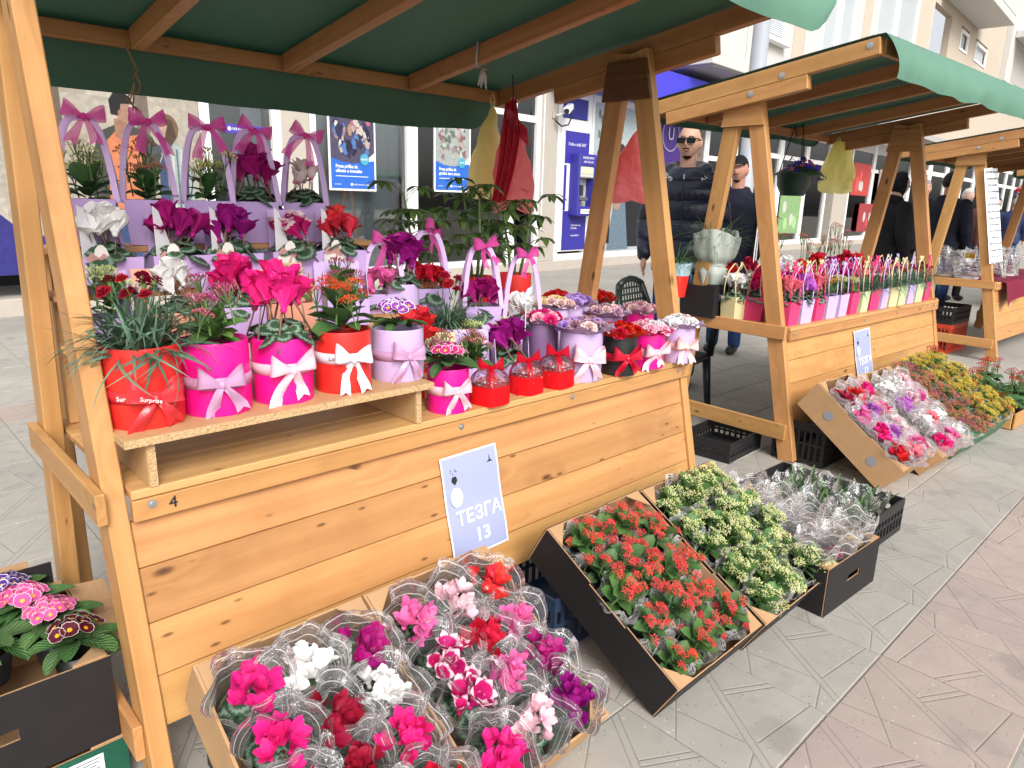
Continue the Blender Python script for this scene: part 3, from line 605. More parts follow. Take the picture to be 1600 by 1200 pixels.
ob('screen', MB().box((.64, -.335, 2.0), (.36, .008, .10)).mesh('screen', simple('atm_screen', (.58, .55, .38), .3)), am); ob('keypad', MB().bbox((.58, -.24, 1.45), (.26, .16, .08), .02, 0, ).mesh('keypad', simple('atm_keypad', (.10, .10, .12), .5)), am)
ob('card_slot', MB().box((.56, -.20, 1.62), (.10, .12, .22)).mesh('card_slot', M_DARK), am); ob('logo_strip', MB().box((.65, -.337, 1.20), (.40, .008, .09)).mesh('logo_strip', INKW), am)
words(am, 'Dobro došli 24/7', .085, INKW, T3((.56, -.095, 2.52)) @ FR, 'CENTER'); words(am, 'BANKOMAT', .07, INKW, T3((.65, -.335, 2.26)) @ FR, 'CENTER'); words(am, '24/7 UPLATE', .06, INKW, T3((.65, -.335, 2.18)) @ FR, 'CENTER'); words(am, 'VISA  DINA', .05, INK, T3((.65, -.343, 1.20)) @ FR, 'CENTER')
words(am, '| Pozovite nas\n| 24 sata', .06, INKW, T3((.45, -.095, .88)) @ FR); words(am, '| www.nlbkb.rs', .05, INKW, T3((.45, -.095, .70)) @ FR)
ob('handle', MB().bbox((1.10, -.12, 1.45), (.05, .10, .30), .01).mesh('handle', M_DARK), am)
# wall camera
wc = thing('security_camera', 'white bullet security camera with drooping black cable on the beige pillar', 'camera', None, FM @ T3((10.83, -.03, 3.02)))
hh = MB(); hh.bbox((0, -.02, 0), (.12, .04, .12), .01); ob('wall_plate', hh.mesh('wall_plate', M_PILL), wc); ob('bracket', MB().tube([(0, -.03, 0), (.0, -.12, .0), (.06, -.2, .05)], .022, 8).mesh('bracket', WHITE, True), wc)
ob('camera_body', MB().bbox((0, 0, 0), (.36, .13, .12), .02).mesh('camera_body', WHITE), wc, T3((.10, -.28, .12)) @ RZ(rad(25)) @ RY(rad(-20))); ob('lens', MB().lathe([(.05, 0), (.05, .02), (.03, .022)], 14, cap1=True).mesh('lens', INK), wc, T3((-.055, -.36, .055)) @ RZ(rad(25)) @ RY(rad(-110)))
ob('cable', MB().tube([(.18, -.26, .10), (.25, -.24, -.02), (.22, -.2, -.16), (.08, -.14, -.20), (-.03, -.06, -.10)], .016, 6).mesh('cable', INK, True), wc)
ob('conduit', MB().tube([(-.30, -.01, .6), (-.30, -.01, -2.2)], .012, 6).mesh('conduit', WHITE), wc)
# second print: person with phone, right of the cash machine
p2 = thing('window_print', 'window print of a dark-haired person in jeans holding a phone, right of cash machine', 'window print', None, FM @ T3((12.12, -.03, 0)))
ob('backing', MB().box((1.13, .01, 1.87), (2.1, .02, 3.1)).mesh('backing', pm((.50, .58, .60))), p2)
for k in range(9): flat(p2, 'print_leaf', ell(.25 + .09 * (k % 4), 3.2 - .10 * k, .05, .09, 8), .001 + k * .0003, pm((.20, .23, .20)))
flat(p2, 'print_coat', [(.9, .4), (.95, 1.6), (1.2, 2.2), (1.6, 2.3), (2.1, 2.1), (2.15, .4)], .005, pm((.022, .024, .030))); flat(p2, 'print_jeans', [(.75, .35), (.95, 1.5), (1.35, 1.6), (1.6, .35)], .007, pm((.17, .24, .30)))
flat(p2, 'print_face', ell(1.0, 2.25, .17, .26), .009, pm((.45, .32, .27))); flat(p2, 'print_hair', ell(1.12, 2.42, .20, .24), .011, pm((.05, .038, .032))); flat(p2, 'print_hand', ell(1.05, 1.35, .14, .12), .011, pm((.44, .29, .23))); flat(p2, 'print_scarf', ell(.98, 1.85, .18, .16), .012, pm((.07, .075, .08)))
flat(p2, 'print_bag', [(.72, .5), (.72, 1.5), (.80, 1.5), (.82, .5)], .012, pm((.02, .02, .025)))
lg = thing('bank_emblem', 'pale ring emblem on the purple panel beside the man in sunglasses', 'logo', None, FM @ T3((15.35, -.01, 3.02))); ob('ring', MB().lathe([(.36, 0), (.40, 0), (.40, .01), (.36, .01)], 28).mesh('ring', pm((.30, .28, .42))), lg, FR); words(lg, 'U', .42, pm((.55, .52, .62)), T3((0, -.02, 0)) @ FR, 'CENTER')
# red posters and boards of the far shop
for a, b, z0, z1, c, lb in ((28.9, 31.0, 1.9, 3.1, (.62, .07, .06), 'plain red poster in the far shop window behind the yellow bag'), (22.3, 24.0, .55, 1.75, (.30, .50, .22), 'green and white poster under the hanging flower basket'), (30.2, 33.5, .5, 1.6, (.45, .05, .06), 'dark red board low in the far shop window'), (32.2, 36.5, 1.75, 3.0, (.66, .52, .50), 'pale pink poster in the far shop window')):
    q = thing('shop_poster', lb, 'poster', None, FM @ T3((a, -.06, z0))); ob('sheet', MB().box(((b - a) / 2, 0, (z1 - z0) / 2), (b - a, .02, z1 - z0)).mesh('sheet', pm(c)), q)
    r2 = random.Random(int(a)); 
    for k in range(5): flat(q, 'print_shape', ell(r2.uniform(.2, .8) * (b - a), r2.uniform(.2, .7) * (z1 - z0), .16, .2, 10), .012 + k * .001, pm((.72, .66, .64) if k % 2 else tuple(min(1, v * 1.4 + .03) for v in c)))
pl = thing('street_lamp', 'grey steel street lamp post rising behind the second stall', 'lamp post', None, T3((8.6, 4.72, 0)))
ob('post', MB().lathe([(.14, 0), (.14, .9), (.105, .95), (.085, 9)], 18, cap1=True).mesh('post', simple('galvanised_post', (.33, .35, .39), .5, .4, nscale=6, namt=.06), True), pl); ob('base_plate', MB().lathe([(.22, 0), (.22, .03), (.15, .04)], 12, cap1=True).mesh('base_plate', STEEL), pl)
ob('lamp_arm', MB().tube([(0, 0, 8.9), (.2, -.8, 9.3), (.3, -1.6, 9.35)], .05, 8).mesh('lamp_arm', STEEL), pl); ob('lamp_head', MB().bbox((.33, -1.9, 9.35), (.3, .8, .12), .04).mesh('lamp_head', STEEL), pl)
# ================================================================== MARKET STALLS
LST = 2.295
def ztop(y): return 2.0 + (.9 - y) * .145
def yF(z): return .03 + .222 * (z - .75)
def yB(z): return .64 - .128 * (z - .9)
def tarp_mesh(seed, yb, zb):
    r2 = random.Random(seed); prof = []
    for k in range(5): q = k / 4; prof.append((yb + .045 + .012 * math.sin(q * 5), zb + (ztop(yb + .03) + .006 - zb) * q))
    for k in range(1, 25): y = yb + .03 - (yb + .03 + .335) * k / 24; prof.append((y, ztop(y) + .007))
    for k in range(1, 8): q = k / 7; prof.append((-.345 - .055 * math.sin(q * 2.2), ztop(-.335) + .004 - .20 * q))
    n = len(prof) - 1
    def fn(u, v):
        i = v * n; k = min(int(i), n - 1); f = i - k; y = prof[k][0] * (1 - f) + prof[k + 1][0] * f; z = prof[k][1] * (1 - f) + prof[k + 1][1] * f
        x = -.066 + (LST + .125) * u; nz = noise.noise((x * 2.2 + seed, y * 2.2, z * 2)); ny = noise.noise((x * 5 + seed, 3.3, z * 4))
        if 4 < i < 28:
            z += .004 + .006 * (nz + .5)
            if z < ztop(y) + .004: z = ztop(y) + .004
        elif i >= 28:
            q = (i - 28) / 7; y -= .022 * q * (ny + .5); z += .022 * q * noise.noise((x * 3 + seed, 9, 0)); x += .03 * q * nz
            if u > .94: z += .10 * q * ((u - .94) / .06) ** 2
        else:
            q = (4 - i) / 4; y += .03 * q * ny; z += -.02 * q * noise.noise((x * 2.1 + seed, 7, 0))
            if u > .92: z += .16 * q * ((u - .92) / .08) ** 2
        return (x, y, z)
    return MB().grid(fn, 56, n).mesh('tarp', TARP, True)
def disc(r=.017, h=.006): return MB().lathe([(r, 0), (r, h * .5), (r * .45, h * .6), (r * .45, h), (r * .1, h)], 14, cap1=True).mesh('bolt', STEEL)
BOLT = disc()
GUSM = {}
def gusset(m):
    if m.name not in GUSM:
        a, b = 1.825, 1.985; pts = [(yF(a) - .004, a), (yB(a) + .004, a), (yB(b), b), (yF(b), b)]
        mb = MB(); mb.prism(pts, .018); GUSM[m.name] = mb.mesh('gusset', m)
    return GUSM[m.name]
GROT = Matrix(((0, 0, 1, 0), (1, 0, 0, 0), (0, 1, 0, 0), (0, 0, 0, 1)))     # (y, z, x) drawn flat -> stands in the frame's side plane
def stall(M, label, seed, gm=(W_VARN, W_VARN), panel=True, tarp=True, top=True, yb=1.04, zb=1.885):
    s = thing('market_stall', label, 'market stall', 'wooden market stalls in a row along the pavement', M)
    for side, x in ((0, .0225), (1, LST - .0225)):
        beam('leg', (x, yF(0) + .047, .0), (x, yF(2.02) + .047, 2.02), .045, .094, W_VARN, s, (0, 1, 0))
        beam('leg', (x, yB(0) - .047, .0), (x, yB(2.02) - .047, 2.02), .045, .094, W_VARN, s, (0, 1, 0))
        xg = -.018 if side == 0 else LST - .045 - .0195
        ob('gusset', gusset(gm[side]), s, T3((xg - .0005, 0, 0)) @ GROT)
        xr = -.0115 if side == 0 else LST - .0565
        beam('rail', (xr, -.005, .725), (xr, .665, .725), .022, .075, W_VARN, s)
        beam('rail', (xr, -.075, .17), (xr, .74, .17), .022, .09, W_VARN, s)
        xb = -.042 if side == 0 else LST + .024
        beam('roof_beam', (xb, -.315, ztop(-.315) - .04), (xb, yb, ztop(yb) - .04), .045, .078, W_RAFT if side else W_VARN, s)
        beam('bracing_beam', (xb, .02, ztop(.02) - .116), (xb, .88, ztop(.88) - .116), .044, .07, W_RAFT if side else W_VARN, s)
        if side == 0:
            for yy, dz in ((-.27, -.03), (.16, -.055), (.33, -.105)): ob('bolt', BOLT, s, T3((xb - .0225, yy, ztop(yy) + dz)) @ RY(rad(-90)))
    for x in (.555, 1.125, 1.745): beam('rafter', (x, -.29, ztop(-.29) - .036), (x, yb - .038, ztop(yb - .038) - .036), .045, .07, W_RAFT, s)
    beam('purlin', (-.018, yb - .01, ztop(yb - .01) - .032), (LST, yb - .01, ztop(yb - .01) - .032), .04, .056, W_RAFT, s); beam('purlin', (-.018, -.31, ztop(-.31) - .04), (LST, -.31, ztop(-.31) - .04), .03, .07, W_RAFT, s)
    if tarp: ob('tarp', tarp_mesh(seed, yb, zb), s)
    if top:
        for k in range(4): beam('counter_board', (.05, .084 + k * .171, .739), (LST - (.002 if k == 0 else .05), .084 + k * .171, .739), .168, .022, W_TOP, s)
        beam('apron', (.05, .010, .7005), (LST - .002, .010, .7005), .024, .052, W_VARN, s)
        for xx in (.09, 1.0, 1.52, 2.2): ob('bolt', BOLT, s, T3((xx, -.002, .703 + .012 * math.sin(xx * 9))) @ RX(rad(90)) @ SC(.6))
    if panel:
        zs = (.668, .560, .432, .308, .190); up = Vector((0, .2167, .9762))
        for a, b in zip(zs, zs[1:]):
            zm = (a + b) / 2; beam('panel_board', (.047, yF(zm) + .021, zm), (LST - .047, yF(zm) + .021, zm), .022, (a - b) / .9762 - .0018, W_VARN, s, up, .002)
    return s
S1 = T3((.36, 1.63, 0)); S2 = T3((3.765, 1.73, 0)) @ RZ(rad(-2.5)); S3 = T3((8.0, 1.70, 0)) @ RZ(rad(-3)); S4 = T3((12.4, 1.60, 0)) @ RZ(rad(-3))
stall(S1, 'nearest wooden flower stall with dark gusset board, numbered 13', 1, (W_VARN, W_GUS), yb=1.30, zb=1.735); stall(S2, 'second wooden flower stall behind cardboard boxes of wrapped flowers, numbered 12', 2)
stall(S3, 'third wooden stall with maroon tablecloth and white paper sheets on its leg', 3); stall(S4, 'farthest wooden stall, only a leg and roof corner in view', 4, panel=True)
# ================================================================== FLOWERS, POTS, RIBBONS, FILM
GA = 2.399963
def prof_ov(v): return math.sin(math.pi * min(1, .06 + .94 * v ** .85)) ** .75
def leafmb(L, W, cup=.25, curl=.5, nu=4, nv=5, scal=0, prof=prof_ov, ruffle=0, ph=0, mi=0, mb=None, M=None):
    mb = mb or MB()
    def fn(u, v):
        a = (u - .5) * 2; w = W / 2 * prof(v)
        if scal: w *= 1 + scal * math.sin(v * 26) * abs(a)
        c = curl if abs(curl) > 1e-4 else 1e-4
        x = L * math.sin(c * v) / c; z = -L * (1 - math.cos(c * v)) / c
        return (x, a * w, z + cup * w * a * a * (1 - .3 * v) + ruffle * math.sin(a * 4 + v * 5 + ph) * v)
    return mb.grid(fn, nu, nv, mi, M)
def share(fn):
    memo = {}
    def g(*a):
        if a not in memo: memo[a] = fn(*a)
        return memo[a]
    return g
@share
def m_cyc_leaf(i):
    r2 = random.Random(i); R0 = 1.0; mb = MB(); n = 16; vs = [(.0, 0, .02)]; uv = [(.5, .5)]; fs = []
    for j in (1, 2, 3):
        for k in range(n):
            q = 2 * math.pi * k / n - math.pi; d = abs(abs(q) - math.pi); notch = 1 - .62 * math.exp(-(d / .32) ** 2); r = R0 * j / 3 * notch * (1 - .10 * math.cos(q)) * (1 + .035 * math.sin(q * 9 + i) * (j == 3))
            z = .10 * (j / 3) ** 2 * math.sin(q * 2 + i) - .16 * (j / 3) ** 2
            vs.append((r * math.cos(q), r * math.sin(q) * .98, z)); uv.append((.5 + .5 * j / 3 * math.sin(q), .5 + .5 * j / 3 * math.cos(q)))
    for k in range(n):
        k2 = (k + 1) % n; fs.append((0, 1 + k, 1 + k2))
        for j in (0, 1): fs.append((1 + j * n + k, 1 + (j + 1) * n + k, 1 + (j + 1) * n + k2, 1 + j * n + k2))
    mb.add(vs, fs, 0, uv); mb.tube([(-.35, 0, -.04), (-.55, 0, -.5), (-.6, 0, -1.1)], .035, 4, 1)
    return mb.mesh('cyclamen_leaf', [L_CYC, STEMR], True)
def prof_pet(v):
    q = min(1, v / .6); return (.30 + .70 * q * q * (3 - 2 * q)) * math.sqrt(max(.012, 1 - (max(0, v - .58) / .421) ** 2.2))
@share
def m_cyc_flower(i, big):
    r2 = random.Random(i * 7 + big); mb = MB(); n = 5 if not big else 6
    for k in range(n):
        tilt = r2.uniform(.10, .42) if not big else r2.uniform(.05, .62)
        leafmb(r2.uniform(.043, .053), r2.uniform(.024, .030) * (1.5 if big else 1), .30, r2.uniform(.1, .9), 6, 7, 0, prof_pet, .0016, r2.uniform(0, 6), 0, mb, RZ(2 * math.pi * k / n + r2.uniform(-.2, .2)) @ T3((.004, 0, 0)) @ RY(-(math.pi / 2 - tilt)) @ RX(r2.uniform(-.35, .35)))
    mb.ball((0, 0, -.004), (.007, .007, .008), 6, 4, 0); mb.tube([(0, 0, -.008), (.006, 0, .004), (.010, .002, -.02), (.012, .004, -.085)], .0019, 4, 1)
    return mb.mesh('cyclamen_flower', [P_MAG, STEMR], True)
@share
def m_kal_leaf(i):
    mb = leafmb(1, .66, .32, [.5, .9, .3, 1.2][i % 4], 4, 6, .05, lambda v: math.sin(math.pi * min(1, .10 + .90 * v ** 1.15)) ** .6, .015, i); return mb.mesh('succulent_leaf', [L_KAL], True)
def bud(mb, p, d, s, mi):
    q = Vector(d).to_track_quat('Z', 'Y').to_matrix().to_4x4(); M = T3(p) @ q
    mb.add([(0, 0, -.2 * s), (.42 * s, 0, .5 * s), (0, .42 * s, .5 * s), (-.42 * s, 0, .5 * s), (0, -.42 * s, .5 * s), (0, 0, 1.45 * s)], [(0, 2, 1), (0, 3, 2), (0, 4, 3), (0, 1, 4), (1, 2, 5), (2, 3, 5), (3, 4, 5), (4, 1, 5)], mi, None, M)
def star(mb, p, d, s, mi, n=4):
    q = Vector(d).to_track_quat('Z', 'Y').to_matrix().to_4x4(); M = T3(p) @ q; vs = [(0, 0, .2 * s)]; uv = [(.5, .0)]; fs = []
    for k in range(n):
        a = 2 * math.pi * k / n; w = .36 if n == 4 else .3
        vs += [(.55 * s * math.cos(a - w), .55 * s * math.sin(a - w), .45 * s), (1.15 * s * math.cos(a), 1.15 * s * math.sin(a), .38 * s), (.55 * s * math.cos(a + w), .55 * s * math.sin(a + w), .45 * s)]
        uv += [(.4, .5), (.5, .8), (.6, .5)]; b = 1 + 3 * k; fs += [(0, b, b + 1, b + 2)]
    mb.add(vs, fs, mi, uv, M)
@share
def m_kal_cluster(i, openf, n, R, h):
    r2 = random.Random(i * 13 + n); mb = MB(); top = Vector((0, 0, h))
    mb.tube([(0, 0, 0), (r2.uniform(-.004, .004), r2.uniform(-.004, .004), h * .55)], [.0026, .0020], 5, 2); o = Vector((0, 0, h * .55))
    for k in range(7):
        a = GA * k + i; rr = R * math.sqrt((k + .5) / 7) * .85; e = Vector((rr * math.cos(a), rr * math.sin(a), h - rr * rr / R * .55)); mb.tube([o, (o + e) / 2 + Vector((0, 0, -.003)), e], .0013, 4, 2)
    for k in range(n):
        a = GA * k; rr = R * math.sqrt((k + .4) / n); d = Vector((rr * math.cos(a) * .75, rr * math.sin(a) * .75, R * .85)).normalized()
        p = Vector((rr * math.cos(a), rr * math.sin(a), h - rr * rr / R * .50 + r2.uniform(-.003, .004)))
        if r2.random() < openf: star(mb, p + d * .003, (d + Vector((r2.uniform(-.3, .3), r2.uniform(-.3, .3), 0))).normalized(), r2.uniform(.0058, .0075), 0)
        else: bud(mb, p, d, r2.uniform(.0050, .0072), 1)
    return mb.mesh('flower_cluster', [K_RED, K_REDB, STEM], False)
@share
def m_pri_leaf(i):
    return leafmb(1, .50, .35, [1.0, .5, 1.4][i % 3], 6, 9, .0, lambda v: .14 + .86 * math.sin(math.pi * min(1, .04 + .93 * v ** 1.3)) ** .7, .020, i).mesh('primrose_leaf', [L_PRI], True)
@share
def m_pri_flower(i):
    mb = MB(); n = 25
    def fn(u, v):
        q = 2 * math.pi * u; c = abs(math.cos(2.5 * q)); r = v * (.76 + .24 * c ** .5 - (.10 if c > .93 else 0)); return (r * math.cos(q), r * math.sin(q), .20 * v * v - .05 * v + .07 * v * v * math.sin(5 * q + i) + .05 * math.sin(2 * q + i) * v)
    mb.grid(fn, n, 4, 0, None, True); mb.tube([(0, 0, 0), (0, .05, -.5), (.0, .2, -1.6)], .07, 4, 1); return mb.mesh('primrose_flower', [PR_PNK, STEM], True)
@share
def m_dia_flower(i):
    r2 = random.Random(i); mb = MB()
    for j in range(3):
        s = 1 - .26 * j; mb.grid(lambda u, v: (s * v * (1 + .10 * math.sin(u * 88 + j)) * math.cos(2 * math.pi * u), s * v * (1 + .10 * math.sin(u * 88 + j)) * math.sin(2 * math.pi * u), .12 + .2 * j + v * (.10 * math.sin(u * 63 + j * 2) * v + .12 * (j + .4))), 30, 3, 0, None, True)
    mb.lathe([(.16, -1.1), (.24, -.5), (.34, .12)], 8, 1); mb.tube([(0, 0, -1.1), (.1, 0, -2.2), (.0, .2, -4.2)], .06, 4, 1); return mb.mesh('dianthus_flower', [D_CRIM, STEM], True)
@share
def m_blades(i, R, H, n, m):
    r2 = random.Random(i); mb = MB()
    for k in range(n):
        a = r2.uniform(0, 6.283); r0 = R * math.sqrt(r2.random()) * .8; L = H * r2.uniform(.55, 1.15); out = r2.uniform(.1, 1.25) * (.35 + r0 / R); w = r2.uniform(.0022, .0042); cl = r2.uniform(.6, 2.3)
        base = Vector((r0 * math.cos(a), r0 * math.sin(a), r2.uniform(0, H * .35))); a2 = a + r2.uniform(-.7, .7)
        leafmb(L, w * 2, .5, cl, 2, 6, 0, lambda v: (1 - v ** 2.2) * .9 + .06, 0, 0, 0, mb, T3(base) @ RZ(a2) @ RY(-(math.pi / 2 - min(out, 1.2))))
    return mb.mesh('grassy_foliage', [m], True)
@share
def m_rose(i):
    r2 = random.Random(i); mb = MB()
    for ring, (n, r0, tilt, L, W) in enumerate(((6, .55, .95, .62, .78), (5, .40, .62, .58, .70), (5, .27, .36, .52, .56), (4, .15, .15, .46, .42), (3, .06, -.02, .42, .30))):
        for k in range(n):
            a = 2 * math.pi * k / n + ring * .6 + r2.uniform(-.15, .15)
            leafmb(L, W, -.55, r2.uniform(.5, .9) if ring < 3 else .2, 4, 4, 0, lambda v: .55 + .45 * math.sin(math.pi * min(1, v * .6)) - max(0, v - .75) ** 2 * 6, .02, k, 0, mb, RZ(a) @ T3((r0 * .55, 0, -.05 + .05 * ring)) @ RY(-(math.pi / 2 - tilt)))
    return mb.mesh('soap_rose', [R_LIL], True)
@share
def m_collar(i, flare):
    mb = MB(); 
    def fn(u, v):
        q = 2 * math.pi * u; r = .80 + flare * v + .10 * v * math.sin(q * 9 + i) + .06 * v * math.sin(q * 5); return (r * math.cos(q), r * math.sin(q), -.05 + .42 * v + .10 * v * math.sin(q * 7 + i))
    mb.grid(fn, 54, 4, 0, None, True); return mb.mesh('paper_collar', [C_MAUVEP], True)
@share
def m_bow(i, tail):
    r2 = random.Random(i); mb = MB(); w = .34
    for sgn in (-1, 1):
        def loop(u, v):
            t = 2 * math.pi * u; q = .5 - .5 * math.cos(t); x = sgn * q * (.92 - .10 * v); y = -.16 - .34 * math.sin(t) * q ** .5; ww = w * (.40 + 1.9 * q); z = (v - .5) * ww * 1.15 + (.34 + .08 * ((i % 3) - 1) * sgn) * q + .07 * math.sin(t * 2 + i) * (v - .5) + .05 * math.sin(v * 9 + i) * q; return (x, y + .05 * math.sin(v * 8 + i) * q, z)
        mb.grid(loop, 18, 4, 0)
    mb.ball((0, -.2, 0), (.15, .15, .20), 10, 6, 0)
    for sgn, dx, ln in ((-1, r2.uniform(.25, .6), tail * r2.uniform(.85, 1.1)), (1, r2.uniform(.25, .7), tail * r2.uniform(.75, 1.05))):
        def tailf(u, v):
            x = sgn * (dx * 1.25 * v ** .8 + .05) + (u - .5) * (.20 + .34 * v); z = -.05 - ln * v + (.16 * abs(u - .5) * -2 if v > .99 else 0) + .12 * (u - .5) * sgn; y = -.10 - .16 * math.sin(v * 4 + i) + .07 * math.sin(u * 5 + v * 4); return (x, y, z)
        mb.grid(tailf, 4, 7, 0)
    return mb.mesh('bow', [RB_PINK], True)
@share
def m_drum(r, h, n=40):
    mb = MB(); mb.lathe([(r * .985, 0), (r, .004), (r, h - .003), (r * .99, h), (r * .965, h), (r * .955, h - .02), (r * .95, h - .03)], n, 0); mb.lathe([(r * .97, h - .028), (0.001, h - .022)], n, 1); mb.lathe([(.001, .0008), (r * .985, .0008)], n, 0)
    return mb.mesh('pot', [C_RED, SOIL], True)
@share
def m_band(r, w): return MB().lathe([(r + .0008, -w / 2), (r + .0016, -w / 2), (r + .0016, w / 2), (r + .0008, w / 2)], 40).mesh('ribbon_band', [RB_PINK], True)
def put(root, name, me, M, *mats):
    o = ob(name, me, root, M)
    for sl, m in zip(o.material_slots, mats):
        if m is not None and sl.material is not m: sl.link = 'OBJECT'; sl.material = m
    return o
def aim(x, y, off=0): return math.atan2(-x, y) + off     # turn so that the front looks back at the photographer
def cyclamen(root, z, sp, pmat, nf=8, fs=1.0, nl=14, lr=.034, fh=.075, big=0, seed=0, lm=None, tight=.62):
    r2 = random.Random(seed + 5)
    for k in range(nl):
        a = GA * k + seed; q = (k + .6) / nl; r = sp * (.35 + .75 * q); s = lr * r2.uniform(.75, 1.15)
        put(root, 'leaf', m_cyc_leaf(k % 4), T3((r * math.cos(a), r * math.sin(a), z + .048 - .045 * q + r2.uniform(-.006, .008))) @ RZ(a + r2.uniform(-.5, .5)) @ RY(r2.uniform(.05, .35) + .55 * q) @ RX(r2.uniform(-.3, .3)) @ SC(s), lm)
    if big: nf = max(5, int(nf * .95)); fs *= .98; tight = max(tight, .72)
    for k in range(nf):
        a = GA * k + seed * 2; q = (k + .3) / nf; r = sp * tight * math.sqrt(q)
        put(root, 'flower', m_cyc_flower(k % 4, big), T3((r * math.cos(a), r * math.sin(a), z + fh * (1.08 - .42 * q) + r2.uniform(-.01, .008))) @ RZ(r2.uniform(0, 6)) @ RX(r2.uniform(-.4, .4) - .25 * math.sin(a)) @ RY(r2.uniform(-.35, .35) + .35 * q) @ SC(fs * r2.uniform(.85, 1.12)), pmat)
def kalanchoe(root, z, sp, pmat, bmat, nc=8, nl=14, lr=.07, h=.11, openf=.4, nb=26, R=.021, seed=0, lm=None, tight=.8):
    r2 = random.Random(seed + 9)
    for k in range(nl):
        a = GA * k + seed; q = k / nl; s = lr * r2.uniform(.7, 1.1)
        put(root, 'leaf', m_kal_leaf(k % 4), T3((sp * .12 * math.cos(a), sp * .12 * math.sin(a), z + .006 + .05 * (1 - q) * (lr / .07) + .004)) @ RZ(a) @ RY(-(.20 + .95 * (1 - q)) + r2.uniform(-.15, .15)) @ RX(r2.uniform(-.3, .3)) @ SC(s), lm)
    for k in range(nc):
        a = GA * k + seed * 1.7 + r2.uniform(-.3, .3); r = sp * tight * math.sqrt((k + .3) / nc); hh = h * r2.uniform(.75, 1.1) * (1 - .22 * r / sp)
        put(root, 'flower_cluster', m_kal_cluster(k % 4 + int(openf * 10) * 4, openf, nb, R, round(h * .55, 3)), T3((r * math.cos(a), r * math.sin(a), z + hh - h * .55)) @ RZ(r2.uniform(0, 6)) @ RY(.30 * r / sp) @ RX(r2.uniform(-.18, .18)) @ SC(r2.uniform(.85, 1.12)), pmat, bmat)
def primrose(root, z, sp, pmat, nf=14, fr=.019, nl=9, lr=.085, h=.055, seed=0, off=(0, 0)):
    r2 = random.Random(seed + 3)
    for k in range(nl):
        a = GA * k + seed; q = k / nl
        put(root, 'leaf', m_pri_leaf(k % 3), T3((sp * .10 * math.cos(a), sp * .10 * math.sin(a), z + .022)) @ RZ(a) @ RY(-.12 - .4 * (1 - q)) @ RX(r2.uniform(-.25, .25)) @ SC(lr * r2.uniform(.8, 1.1)))
    for k in range(nf):
        a = GA * k + seed; r = sp * .62 * math.sqrt((k + .3) / nf); d = r / sp
        put(root, 'flower', m_pri_flower(k % 3), T3((off[0] + r * math.cos(a), off[1] + r * math.sin(a), z + h * (1.12 - .55 * d * d) + r2.uniform(-.003, .004))) @ RZ(a) @ RY(.25 + .75 * d) @ RX(r2.uniform(-.3, .3)) @ SC(fr * r2.uniform(.88, 1.1)), pmat)
def dianthus(root, z, sp, pmat, nf=7, H=.13, n=130, seed=0, fr=.016, low=.0):
    o = put(root, 'foliage', m_blades(seed, round(sp, 3), H, n, L_DIA), T3((0, 0, z - .01))); stuff(o); r2 = random.Random(seed)
    for k in range(nf):
        a = GA * k + seed; r = sp * .85 * math.sqrt((k + .5) / nf)
        put(root, 'flower', m_dia_flower(k % 3), T3((r * math.cos(a), r * math.sin(a), z + H * r2.uniform(.75, 1.15) - low)) @ RZ(a) @ RY(r2.uniform(.1, .8)) @ RX(r2.uniform(-.4, .4)) @ SC(fr * r2.uniform(.8, 1.15)), pmat)
def drum(root, r, h, m, band=None, bw=.028, bz=.5, bow=None, bs=.05, ang=0, tail=1.6, seed=0, M=None):
    M = M or Matrix(); put(root, 'pot', m_drum(round(r, 3), round(h, 3)), M, m)
    if band: put(root, 'ribbon_band', m_band(round(r, 3), bw), M @ T3((0, 0, h * bz)), band)
    if bow: tail = round(min(tail, (h * bz - .004) / bs / 1.1), 1)
    if bow: put(root, 'bow', m_bow(seed % 4, tail), M @ RZ(ang) @ T3((0, -r - .002, h * bz)) @ SC(bs), bow)
def film_sleeve(root, r0, r1, h, m, seed, M=None, wav=.10, flare=.3, name='film_sleeve'):
    put(root, name, m_sleeve(seed % 6, r0, r1, h, wav, flare), M or Matrix(), m)
@share
def m_sleeve(i, r0, r1, h, wav, flare):
    def fn(u, v):
        q = 2 * math.pi * u; r = r0 + (r1 - r0) * v + flare * r1 * max(0, v - .62) ** 1.4 * 2.2; k = v * v
        r *= 1 + wav * k * (math.sin(q * 4 + i * 1.7) + .8 * math.sin(q * 7 + i * 2.9) + .22 * math.sin(q * 12 + i))
        z = h * v - .20 * h * max(0, v - .6) * (1 + .9 * math.sin(q * 3 + i) + .5 * math.sin(q * 7 + i * 3)); return (r * math.cos(q), r * math.sin(q), z)
    return MB().grid(fn, 72, 14, 0, None, True).mesh('film_sleeve', [CELLO], True)
@share
def m_carrier(w, d, h, flare):
    """open paper bag with slightly flared sides"""
    mb = MB(); t = .0016
    def wall(a, b, c, e): mb.add([a, b, c, e], [(0, 1, 2, 3)])
    for s in (1, 0):
        k = t * (1 - s); W, D = w / 2 - k, d / 2 - k; W2, D2 = W * flare, D * flare; z = 0 if s else .002
        p = [(-W, -D, z), (W, -D, z), (W, D, z), (-W, D, z)]; q = [(-W2, -D2, h), (W2, -D2, h), (W2, D2, h), (-W2, D2, h)]
        for k2 in range(4): wall(p[k2], p[(k2 + 1) % 4], q[(k2 + 1) % 4], q[k2])
        wall(*p)
    z = h * .86; f = 1 + (flare - 1) * .86; mb.add([(-w / 2 * f, -d / 2 * f, z), (w / 2 * f, -d / 2 * f, z), (w / 2 * f, d / 2 * f, z), (-w / 2 * f, d / 2 * f, z)], [(0, 1, 2, 3)], 1)
    return mb.mesh('bag', [C_LILA, SOIL])
